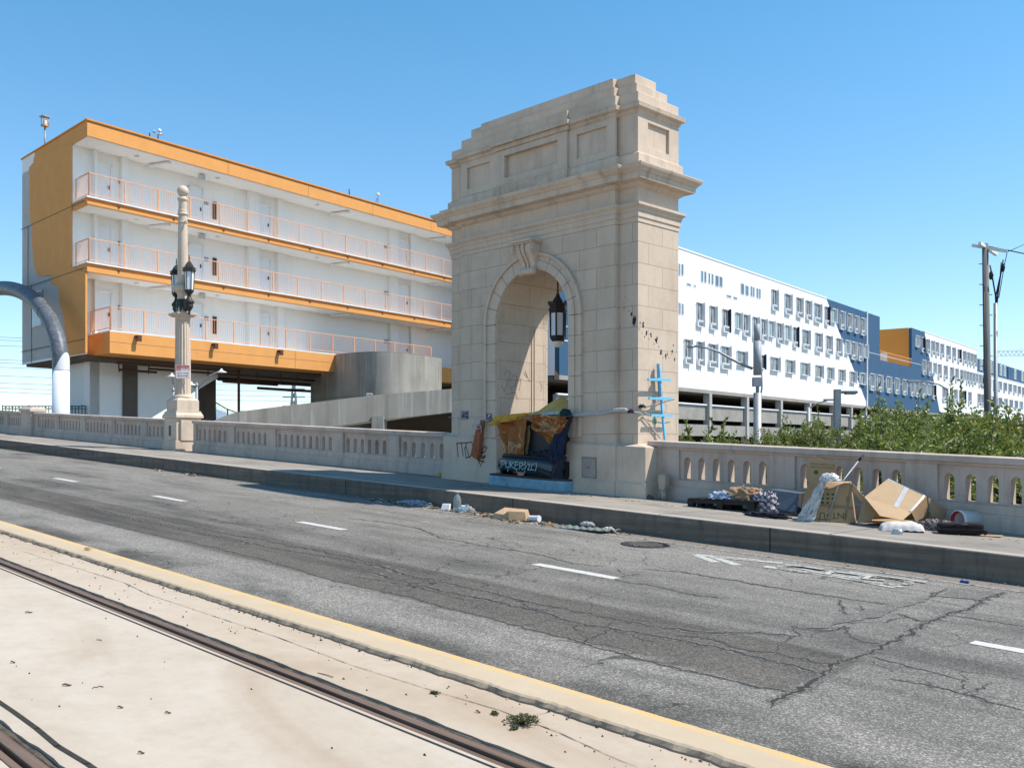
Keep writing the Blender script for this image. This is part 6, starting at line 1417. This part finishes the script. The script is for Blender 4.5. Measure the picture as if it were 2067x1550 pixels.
m_film = NT('plastic_film').set(Roughness=.25); m_film.col(m_film.mix(m_film.noise(9,4), (.50,.49,.48), (.66,.65,.64))); m_film.b.inputs['Alpha'].default_value = .85; m_film.bump(m_film.noise(30,3,.6), .6, .01); m_film = m_film.m
r = gthing('stone_chunk', 'dark stone chunk at the corner of the right plinth', 'rock', 1311, 1007); b = MB(); b.heap(.085,.055,.07,2,16,8,.25,2); b.build('chunk', mat('dark_stone', (.10,.085,.07), bump=.4), r)
r = gthing('plastic_bottle', 'empty clear bottle lying on the pavement right of the conduit box', 'bottle', 1362, 1007); b = MB(); b.T = Matrix.Translation((0,0,.05)) @ Matrix.Rotation(R(90), 4, 'Y'); b.lathe([(.01,-.13),(.045,-.12),(.045,.05),(.018,.10),(.018,.13)], 16); b.build('bottle_body', m_clear, r)
r = gthing('yellow_block', 'small yellow block at the foot of the balustrade left of the arch', 'block', 888, 962); MB().box(-.06,.06,-.03,.03,0,.09).build('block', mat('faded_yellow', (.55,.34,.10)), r, bevel=.006)
# ------------------------------------------------------------------ rubbish along the right pavement
ps, pt = 8.62, 13.48
r = sthing('plastic_pallet', 'black plastic pallet with bedding on it, nearest the arch', 'pallet', ps, pt, .322)
b = MB(); b.box(-.62,.62,-.30,.28,.13,.155)
for i in range(9): b.box(-.60+i*.15, -.52+i*.15, -.30, .28, .155, .165)
b.build('deck', m_black, r, bevel=.004); b = MB(); b.box(-.62,.62,-.30,-.27,.09,.13); b.box(-.62,.62,.25,.28,.09,.13); b.build('rim', m_black, r)
for x in (-.56, 0, .56):
    for y in (-.26, 0, .24): MB().frustum((x-.05,x+.05,y-.04,y+.04,0),(x-.06,x+.06,y-.05,y+.05,.13)).build('foot', m_black, r)
def heap(name, label, cat, px, py, m, rx, ry, rz, seed, dz=.322, amp=.4, fs=3., rot=0, nu=60, nv=26): s, t = gpt(px, py, dz); t = min(t, 11.42) if dz < .1 else t; s = s_at(px, t); r = sthing(name, label, cat, s, t, dz, rot); b = MB(); b.heap(rx, ry, rz, seed, nu, nv, amp, fs); b.build('folds', m, r); return r
m_tan = mk_cloth('tan_fleece', [(.30,.19,.11),(.40,.26,.16)], 3); m_wb = mk_cloth('white_blue_cloth', [(.62,.62,.62),(.22,.32,.48),(.66,.66,.66)], 22, 1)
def mk_plaid():
    N = NT('plaid'); s = N.sep(); f = lambda a, k: N.ramp(N.math('PINGPONG', N.math('MULTIPLY', a, k), .5), .30, .36)
    k = N.mix(f(N.math('ADD', s[0], s[2]), 11), (.42,.40,.42), (.05,.055,.11)); k = N.mix(N.math('MULTIPLY', f(N.math('SUBTRACT', s[0], s[2]), 9), .7), k, (.06,.03,.05)); N.col(k); N.set(Roughness=.9); return N.m
heap('blanket_heap', 'tan fleece blanket crumpled in a heap on the black pallet', 'blanket', 1502, 1008, m_tan, .38, .22, .17, 3, .322+.165, .45)
heap('crumpled_cloth', 'white and blue patterned cloth on the left end of the pallet', 'cloth', 1456, 1006, m_wb, .20, .17, .09, 6, .322+.165, .5)
heap('plaid_blanket', 'grey plaid blanket slumped off the right end of the pallet', 'blanket', 1543, 1034, mk_plaid(), .23, .17, .28, 9, .322, .4)
heap('black_garment', 'black garment spread on the ground beside the plaid blanket', 'clothing', 1548, 1044, m_dkcl, .34, .11, .07, 12, .322, .5)
# blue-grey foam slab leaning
r = gthing('foam_slab', 'blue grey foam slab with studded edge leaning by the pallet', 'foam slab', 1585, 1036, rot=0)
def wl(o, px, py, Y): w = Vector((q_(px)*Y, Y, z_at(py, Y))); return Matrix.Rotation(-o.rotation_euler.z, 4, 'Z') @ (w - o.location)
m_foam = mat('blue_grey_foam', (.10,.125,.16), (.075,.095,.125), scale=30, rough=.95, bump=.5, bscale=30)
Yf = yy(s_at(1585, 13.45), 13.45)
def slabmesh(b, o, pts, Y, dv):   # pts: (px,py,dY) front polygon, extruded by the street-local vector dv
    fr_ = [wl(o, p[0], p[1], Y+p[2]) for p in pts]; bk = [p+Vector(dv) for p in fr_]; n = len(pts)
    b.add(fr_+bk, [list(range(n))[::-1], [i+n for i in range(n)]]+[(i, (i+1)%n, (i+1)%n+n, i+n) for i in range(n)])
b = MB(); slabmesh(b, r, [(1552,987,.35),(1613,995,.0),(1608,1036,-.15),(1554,1024,.20)], Yf, (.10,.16,.0)); b.build('slab', m_foam, r, bevel=.01)
b = MB(); slabmesh(b, r, [(1613,995,-.01),(1633,992,.05),(1632,1024,.0),(1608,1036,-.16)], Yf, (.03,.05,0)); b.build('dark_end', m_black, r)
b = MB()
for i in range(12): v = wl(r, 1612-.3*i, 997+3.2*i, Yf-.04); b.heap(.018,.018,.02,i,8,5,.2,2,(v.x,v.y,v.z))
b.build('studs', m_foam, r)
# front cardboard box with green print, flap behind it
r = gthing('cardboard_box', 'taped cardboard box with upside-down green print and plastic spilling out', 'cardboard box', 1684, 1054, rot=R(24))
b = MB(); b.frustum((-.31,.29,-.02,.34,0),(-.22,.22,.06,.34,.58)); b.build('carton', m_card, r, bevel=.006)
b = MB(); b.box(.0,.24,-.04,.015,.0,.004) if False else None
m_gp = mat('green_print', (.06,.13,.05), rough=.9); m_bt = mat('brown_tape', (.28,.18,.10), rough=.45)
tilt = math.atan2(.08,.58)
def onface(x, z, ang=180, dy=.003): return Matrix.Translation((x, -.02+z*.08/.58-dy, z)) @ Matrix.Rotation(-tilt, 4, 'X') @ Matrix.Rotation(R(90), 4, 'X') @ Matrix.Rotation(R(ang), 4, 'Z')
b = MB(); text_mesh(b, 'INT+U', .13, onface(-.02, .10)); text_mesh(b, 'PACE BC', .05, onface(.0, .22)); text_mesh(b, 'EX', .06, onface(.18, .34, 100))
old = b.T
for (xa, xb, za, zb) in ((-.22,-.05,.035,.045),(-.22,-.21,.035,.06)): b.T = onface((xa+xb)/2, (za+zb)/2, 0); b.box(-(xb-xa)/2,(xb-xa)/2,-(zb-za)/2,(zb-za)/2,0,.001)
for i in range(9): b.T = onface(-.16+(i%3)*.07, .28+(i//3)*.06, 0); b.box(-.018,.018,-.016,.016,0,.001)
b.T = old; b.build('green_print', m_gp, r)
b = MB(); b.T = onface(.02, .23, -6, .002); b.box(-.26,.24,-.022,.022,0,.001); b.T = onface(.19, .3, 80, .0015); b.box(-.28,.26,-.02,.02,0,.001); b.T = None; b.build('tape', m_bt, r)
b = MB(); b.grid(14, 10, lambda u, v: (.22+.18*u, .06+.02*v+.05*u, .56-.02*v*6-.16*u+.02*math.sin(u*6))); b.grid(16, 10, lambda u, v: (-.22+.42*u, .04-.06*v, .58-.09*v*(.6+.5*math.sin(u*5)))); b.build('torn_flap', m_card2, r, solid=.005)
r = gthing('cardboard_flap', 'upright cardboard piece with green printed lines behind the taped box', 'cardboard', 1655, 1044, rot=R(16))
b = MB(); b.prism([(-.26,0),(.18,0),(.24,.45),(.23,.82),(-.12,.90),(-.20,.72),(-.22,.60),(-.17,.52),(-.24,.30)], .02, .028); b.build('sheet', m_card, r)
b = MB(); T2 = lambda x, z: Matrix.Translation((x, .018, z)) @ Matrix.Rotation(R(90), 4, 'X') @ Matrix.Rotation(R(176), 4, 'Z')
text_mesh(b, 'RECYCLE HERE THIS BOX', .033, T2(.03,.80)); text_mesh(b, 'PLEASE RECYCLE HERE', .033, T2(.03,.755)); b.T = T2(-.06,.68); b.lathe([(.035,0),(.035,.001)], 8); b.T = None; b.build('green_print', m_gp, r)
r = gthing('plastic_sheet', 'crumpled white plastic sheet draped down the left of the taped box', 'plastic sheet', 1640, 1052, rot=R(20))
b = MB(); b.grid(30, 40, lambda u, v: ((-.10-.13*v)+(.10+.16*v)*u+ .22*(1-v)+.02*noise.noise(Vector((u*6,v*6,1))), -.02-.06*v+.05*noise.noise(Vector((u*7,v*9,4))), .62*(1-v)+.03*noise.noise(Vector((u*5,v*8,7))))); b.heap(.13,.08,.10,4,40,16,.35,3,(.24,.0,.58)); b.build('film', m_film, r, solid=.002)
r = gthing('broom_handle', 'thin dark metal pole sticking up out of the cardboard against the balustrade', 'pole', 1700, 1040, rot=0)
b = MB(); p0 = wl(r, 1690, 985, Yf-1.0); p1 = wl(r, 1733, 930, Yf-1.0+.25); p2 = wl(r, 1743, 918, Yf-1.0+.3); p00 = Vector((p0.x-.12, p0.y-.05, 0)); b.tube([p00, p0, p1], .011, 8); b.build('shaft', m_galv, r); MB().tube([p1, p2], .017, 8).build('grip', m_black, r)
# tipped open cardboard box
r = gthing('cardboard_box', 'big open cardboard box tipped on its side with white tape', 'cardboard box', 1790, 1050, rot=0)
Yb = yy(s_at(1790, 13.30), 13.30)
def tri(b, pts): b.add([wl(r, px, py, Yb+d) for px, py, d in pts], [list(range(len(pts)))])
b = MB(); tri(b, [(1793,966,.25),(1870,1001,-.10),(1840,1034,-.30),(1745,1003,.05)]); b.build('top_side', m_card2, r, solid=.006)
b = MB(); tri(b, [(1745,1003,.05),(1840,1034,-.30),(1822,1050,-.42),(1776,1041,-.30)]); b.build('lower_flap', m_card2, r, solid=.006)
b = MB(); tri(b, [(1745,1003,.05),(1793,966,.25),(1768,1020,.5),(1735,1045,.35)]); tri(b, [(1745,1003,.05),(1776,1020,-.02),(1760,1050,-.02),(1730,1056,.0)]); b.build('left_side', m_card, r, solid=.006)
b = MB(); tri(b, [(1870,1001,-.10),(1840,1034,-.30),(1848,1052,-.18),(1874,1040,.10)]); tri(b, [(1873,1004,.0),(1912,1028,.12),(1905,1046,.06),(1880,1042,.0)]); b.build('right_side', m_card, r, solid=.006)
b = MB(); tri(b, [(1745,1005,.30),(1870,1003,.30),(1874,1045,.28),(1740,1050,.38)]); tri(b, [(1740,1054,.1),(1830,1056,-.1),(1876,1046,.2),(1770,1046,.4)]); b.build('inside', m_card, r, solid=.005)
b = MB(); tri(b, [(1826,982,.085-.012),(1835,986,.04-.012),(1812,1025,-.205),(1803,1022,-.175)]); b.add([v+Vector((-.006,-.01,.006)) for v in [wl(r,1866,1000,Yb-.09),wl(r,1869,1002,Yb-.10),wl(r,1841,1033,Yb-.30),wl(r,1836,1032,Yb-.285)]], [(0,1,2,3)]); tri(b, [(1793,965,.245),(1870,1000,-.11),(1867,1002,-.10),(1791,968,.235)]); b.build('white_tape', m_film, r, solid=.004)
# pillow, clothing, bucket, suitcase
r = gthing('pillow', 'dirty white pillow lying on the pavement in front of the tipped box', 'pillow', 1820, 1071, rot=R(30))
b = MB()
def pil(u, v):
    x = (u*2-1); y = (v*2-1); e = (1-abs(x)**3)**.5*(1-abs(y)**3)**.5 if abs(x) < 1 and abs(y) < 1 else 0; return (x*.29*(1-.08*abs(y)), y*.19*(1-.08*abs(x)), .01+.11*e+.03*noise.noise(Vector((x*3, y*3, 1))))
b.grid(34, 24, pil); b.grid(34, 24, lambda u, v: (pil(u, v)[0], pil(u, v)[1], .008)); b.build('cushion', mat('grey_white_cotton', (.58,.53,.49), (.50,.46,.43), scale=6, rough=.95, bump=.2, bscale=14), r)
heap('plastic_scrap', 'scrap of clear plastic film caught against the pillow', 'plastic film', 1811, 1078, m_film, .07, .03, .07, 5, nu=24, nv=10)
heap('striped_clothes', 'brown and grey striped clothes piled left of the suitcase', 'clothes', 1890, 1070, mk_cloth('striped_cloth', [(.06,.04,.035),(.14,.10,.09),(.30,.27,.26),(.07,.05,.045)], 9, 2), .28, .15, .12, 15, amp=.45)
r = gthing('suitcase', 'black soft suitcase lying flat with wheels, right end of the rubbish', 'suitcase', 1938, 1078, rot=R(30))
b = MB(); b.box(-.27,.27,-.14,.14,.01,.15); b.build('body', mk_cloth('black_nylon', [(.012,.011,.012),(.03,.025,.025)], 6), r, bevel=.03); b = MB(); b.box(-.272,.272,-.142,.142,.07,.08); b.build('zip_band', mat('brown_zip', (.08,.05,.04)), r)
for y in (-.11, .11): m = MB(); m.T = Matrix.Translation((.28, y, .035)) @ Matrix.Rotation(R(90), 4, 'X'); m.lathe([(.03,-.015),(.03,.015)], 14); m.build('wheel', m_black, r)
b = MB(); b.tube([(-.1,-.14,.12),(-.08,-.17,.14),(.06,-.17,.14),(.08,-.14,.12)], .009, 6); b.build('handle', m_black, r)
r = gthing('paint_bucket', 'white plastic bucket stained pink inside, lying on its side behind the suitcase', 'bucket', 1936, 1070, rot=R(75))
b = MB(); b.T = Matrix.Translation((0,.0,.145)) @ Matrix.Rotation(R(90), 4, 'Y') @ Matrix.Rotation(R(8), 4, 'X'); b.lathe([(.001,.30),(.115,.30),(.125,.02),(.135,.01),(.135,-.03),(.122,-.03)], 28, cap=False); b.build('shell', mat('white_plastic', (.70,.70,.70), rough=.4), r); b = MB(); b.T = Matrix.Translation((0,.0,.145)) @ Matrix.Rotation(R(90), 4, 'Y'); b.lathe([(.001,.27),(.108,.27),(.120,-.025)], 28, cap=False); b.build('pink_lining', mat('pink_paint', (.55,.09,.12), rough=.4), r)
r = gthing('cardboard_scrap', 'flat scrap of cardboard under the right end of the suitcase', 'cardboard', 1988, 1081, rot=R(10)); MB().box(-.2,.2,-.10,.12,.0,.008).build('sheet', m_card, r)
r = gthing('cardboard_scrap', 'small torn cardboard strips between the foam slab and the taped box', 'cardboard', 1598, 1040, rot=R(10)); b = MB(); b.bar((-.2,0,.02),(.12,.05,.01),.05,.008); b.bar((-.05,-.05,.01),(.2,.0,.03),.04,.008); b.build('strip', m_card, r)
# ------------------------------------------------------------------ things in the gutter
def gut(name, label, cat, px, t, rot=0, dz=0): return sthing(name, label, cat, s_at(px, t), t, dz, rot)
r = gut('plastic_jug', 'large clear plastic bottle standing in the gutter left of the paper bag', 'bottle', 923, 11.38)
b = MB(); b.lathe([(.01,.0),(.068,.005),(.07,.06),(.066,.07),(.07,.08),(.066,.13),(.07,.14),(.07,.20),(.05,.27),(.022,.30),(.022,.33)], 20); b.build('bottle_body', m_clear, r); b = MB(); b.lathe([(.035,.335),(.045,.345),(.035,.355),(.025,.35)], 16); b.build('ring_neck', m_film, r)
r = gut('foam_container', 'small white foam container tipped against the kerb left of the clear bottle', 'container', 899, 11.35, R(20)); MB().frustum((-.09,.09,-.03,.03,0),(-.075,.085,.02,.06,.11)).build('tray', mat('white_foam', (.75,.75,.74)), r, bevel=.01)
r = gut('paper_bag', 'crushed brown paper bag lying open in the gutter', 'paper bag', 1031, 11.25, R(12))
b = MB(); b.add([(-.30,-.10,.0),(.08,-.16,.0),(.32,-.04,.0),(.30,.14,.02),(-.24,.14,.0),(-.29,-.06,.10),(-.06,-.13,.09),(.05,-.15,.15),(.29,-.02,.14),(.26,.12,.17),(-.20,.12,.19)], [(0,1,2,3,4),(0,5,6,7,1),(1,7,8,2),(2,8,9,3),(3,9,10,4),(4,10,5,0),(5,10,6),(6,10,9),(6,9,7),(7,9,8)][1:])
b.build('bag', mat('kraft_paper', (.50,.34,.20), (.40,.26,.15), scale=4, bump=1.0, bscale=7, dirt=.4, dirtc=(.25,.16,.09), dscale=5), r, solid=.004)
r = gut('plastic_cup', 'white plastic cup lying on its side right of the paper bag', 'cup', 1079, 11.38, R(5)); b = MB(); b.T = Matrix.Translation((0,0,.055)) @ Matrix.Rotation(R(90), 4, 'Y'); b.lathe([(.045,-.10),(.05,.05),(.055,.09),(.055,.10)], 18); b.build('cup', mat('white_cup', (.72,.73,.75), rough=.35), r)
r = gut('foam_tray', 'grey green egg-crate foam sheet lying in the gutter by the kerb', 'foam sheet', 1178, 11.22, R(-1))
b = MB(); b.grid(70, 30, lambda u, v: (-.52+1.04*u+.05*v, -.16+.36*v, .02+.022*max(0, math.sin(u*46)*math.sin(v*16))+.01*noise.noise(Vector((u*5,v*3,1))))); b.build('sheet', mat('grey_green_foam', (.17,.20,.18), (.13,.155,.14), scale=8), r, solid=.015)
heap('rag', 'small pale rag on the egg-crate foam sheet', 'rag', 1186, 1052, mk_cloth('pale_rag', [(.55,.50,.46),(.40,.36,.33)], 10), .13, .06, .05, 3, .05)
heap('litter_bag', 'pinkish white plastic bag scrap at the right end of the foam sheet', 'plastic bag', 1229, 1068, mk_cloth('pink_film', [(.62,.42,.34),(.72,.66,.62)], 10), .10, .05, .06, 8, .0)
heap('litter_bag', 'crumpled white bag and scraps at the foot of the clear bottle', 'plastic bag', 938, 1029, mk_cloth('white_litter', [(.75,.74,.72),(.35,.55,.60),(.72,.70,.68),(.62,.25,.12)], 9, 1), .20, .07, .09, 18, .0, .6, 5)
heap('litter_bag', 'bluish plastic film heap in the shaded gutter left of the foam container', 'plastic bag', 835, 1010, mk_cloth('blue_film', [(.20,.26,.34),(.42,.48,.55)], 7, 1), .42, .10, .07, 22, .0, .6, 5)
r = gut('cigarette_packet', 'tiny blue packet at the foot of the kerb near the right edge', 'packet', 1947, 11.16, R(5)); MB().box(-.045,.045,-.02,.02,0,.03).build('pack', mat('packet_blue', (.03,.08,.28)), r, bevel=.003)
# loose litter too fine to count
random.seed(31); cols = [(.6,.58,.55),(.42,.28,.15),(.05,.045,.04),(.22,.14,.08),(.35,.20,.12),(.12,.22,.3),(.5,.42,.35)]
mats_ = [mat('litter_%s' % n_, c) for n_, c in zip(('white','card','black','bark','rust','blue','pale'), cols)]
b = MB(G)
def scrap(x, y, z, r):
    b.cur = random.choice((0,1,2,2,3,3,3,4,6,5) if random.random() < .5 else (2,3,3,1)); a = random.uniform(0, 6.3); n = random.randint(3, 5); k = [(r*random.uniform(.5,1.2)*math.cos(a+i*6.283/n), r*random.uniform(.25,.8)*math.sin(a+i*6.283/n)) for i in range(n)]; h = random.uniform(.002, r*.5)
    lo = [(x+p, y+q_2, z) for p, q_2 in k]; hi = [(x+p*.8, y+q_2*.8+random.uniform(-.3,.3)*r, z+h) for p, q_2 in k]; b.add(lo+hi, [list(range(n))[::-1], list(range(n, 2*n))]+[(i, (i+1)%n, (i+1)%n+n, i+n) for i in range(n)])
for cpx, wpx, n_, t0, sz in ((800,55,160,11.42,.035),(860,20,50,11.4,.03),(940,45,130,11.3,.03),(985,25,140,11.35,.04),(1110,35,90,11.3,.03),(1040,25,50,11.1,.03),(1200,60,80,11.35,.022),(385,12,40,11.4,.045),(318,10,24,11.4,.04)):
    for i in range(n_*2):
        px = random.gauss(cpx, wpx*.6); t = min(11.56, t0+random.gauss(0,.11)); s = s_at(px, t); scrap(-s, t, .0, sz*random.uniform(.3,1.9))
for i in range(500): x = random.uniform(-34, -3.5); scrap(x, 11.56-abs(random.gauss(0,.13)), .0, random.uniform(.006,.022))
for i in range(260): x = random.uniform(-34, -3.5); scrap(x, 11.55-abs(random.gauss(0,.5)), .0, random.uniform(.004,.012))
for i in range(150): x = random.uniform(-14, -4); scrap(x, random.uniform(12.9,13.85), .322, random.uniform(.008,.025))
for i in range(80): x = random.uniform(-AS-1.4, -AS+2.6); scrap(x, random.uniform(12.9,13.6), .322, random.uniform(.008,.03))
o = b.build('litter', mats_, rot=TH); tag(o, 'fine scattered litter scraps along the gutter and the pavement edge', 'litter'); o['kind'] = 'stuff'
b = MB(G)
for i in range(210):
    x = random.uniform(-16, -1.5); y = random.choice((random.uniform(1.9,3.2), random.uniform(3.5,4.05), random.uniform(3.5,4.05), random.gauss(3.8,.06))); b.cur = random.choice((0,0,1)); r_ = random.uniform(.003,.011)
    b.add([(x+r_*math.cos(a)*random.uniform(.6,1.3), y+r_*math.sin(a)*random.uniform(.4,1), .001) for a in (0,1.2,2.5,3.8,5.1)]+[(x, y, r_*.9+.002)], [(i_, (i_+1)%5, 5) for i_ in range(5)])
for i in range(260):
    x = random.uniform(-20, -1.5); y = 4.085+random.gauss(0,.02); b.cur = random.choice((0,1,2)); r_ = random.uniform(.004,.013); b.add([(x+r_*math.cos(a), y+r_*math.sin(a), .001) for a in (0,1.2,2.5,3.8,5.1)]+[(x, y, r_+.004)], [(i_, (i_+1)%5, 5) for i_ in range(5)])
o = b.build('grit', [mat('dark_grit', (.04,.03,.022)), mat('brown_grit', (.13,.08,.05)), mat('pale_grit', (.4,.33,.27))], rot=TH); tag(o, 'dark grit and tiny leaf crumbs scattered over the pale tram slabs', 'grit'); o['kind'] = 'stuff'
# leaves, twigs, weeds, brick pieces on the slab
m_dleaf = mat('dry_leaf', (.09,.065,.045), (.13,.09,.06), scale=20)
for i, (px, py, a, lab) in enumerate(((58,1237,20,'curled dry leaf on the slab near the left edge above the others'),(135,1384,5,'long dry leaf on the slab in the lower left, next to a twig'),(26,1338,0,'small dry leaf near the left edge of the slab'),(243,1429,0,'dark dry leaf on the open slab between the two rails'),(339,1440,10,'small dark leaf right of the middle of the pale slab'),(285,1521,0,'dry leaf near the bottom edge of the slab'),(1106,1420,8,'dark curled leaf near the yellow kerb above the weed'),(965,1438,-30,'small leaf on the slab left of the weed'))):
    r = gthing('dry_leaf', lab, 'leaf', px, py, 0.0, R(a+40), 'dry leaves on the slab'); k = 1.0 if i in (0,1) else .6
    b = MB(); b.grid(8, 4, lambda u, v: ((u-.5)*.055*k, (v-.5)*.018*k*math.sin(math.pi*(u*.9+.05)), .004+.008*(2*v-1)**2+.004*math.sin(u*6))); b.build('blade', m_dleaf, r, solid=.001)
for px, py, pts, lab in ((187,1390,[(0,0),(-.02,.015),(-.005,.03),(-.03,.05),(.01,.06)],'small forked dark twig on the open slab'),(195,1292,[(0,0),(.02,.02),(.05,.015)],'short hooked twig between rail and leaf'),(990,1390,[(-.14,-.05),(-.08,-.01),(0,.02),(.06,.015),(.1,.03)],'curved dry twig lying near the dark inner face of the yellow kerb'),(655,1363,[(-.08,0),(0,.01),(.09,.008)],'thin straight twig on the slab right of the rail')):
    r = gthing('twig', lab, 'twig', px, py, 0.0, 0, 'twigs on the slab'); b = MB(); b.tube([(x, y, .005) for x, y in pts], .0028, 5); b.build('stem', m_dleaf, r)
m_weed = mk_leaf('weed_leaves', [(.05,.065,.03),(.10,.11,.05),(.16,.14,.08),(.20,.17,.11)])
def weed(px, py, n, rad, h, lab, seed):
    random.seed(seed); r = gthing('weed', lab, 'weed', px, py, 0.0, 0); b = MB(); stm = MB()
    for i in range(n):
        a = random.uniform(0, 6.28); L = rad*random.uniform(.3,1.0); e = Vector((L*math.cos(a), L*math.sin(a)*.75, h*random.uniform(.2,1.0))); mid = e*.5+Vector((0,0,h*.35)); pts = [Vector((0,0,0)), mid, e]; stm.tube(pts, .0015, 4)
        for k in range(12):
            u = random.uniform(.2,1); p = mid*(2*u) if u < .5 else mid.lerp(e, (u-.5)*2); leaf(b, p, Vector((random.gauss(0,1), random.gauss(0,1), random.gauss(.5,.6))), .016, .006)
    b.build('leaves', m_weed, r); stm.build('stems', m_weed, r)
weed(1055, 1460, 100, .11, .04, 'sprawling grey green weed growing from the slab joint', 1)
weed(1000, 1442, 12, .03, .015, 'small dry weed tuft just left of the big weed', 2); weed(878, 1400, 14, .035, .012, 'small flattened weed in the slab joint further left', 3); weed(1040, 1472, 12, .04, .02, 'tiny weed sprout just below the big weed', 4)
for px, py, dz, lab, c, k in ((1256,1468,0,'small brown brick chunk on the slab beside the dark kerb face','brick',1),(178,1108,.06,'yellowish wood fragment lying on the yellow kerb at left','wood',1.2)):
    r = gthing('brick_chunk' if c == 'brick' else 'wood_fragment', lab, 'chunk', px, py, dz, R(20)); b = MB(); b.frustum((-.035*k,.035*k,-.025,.025,0),(-.028*k,.033*k,-.02,.022,.038 if c == 'brick' else .02)); b.build('chunk', mat(c+'_piece', (.30,.17,.09) if c == 'brick' else (.5,.32,.12), bump=.4, scale=20), r, bevel=.005)
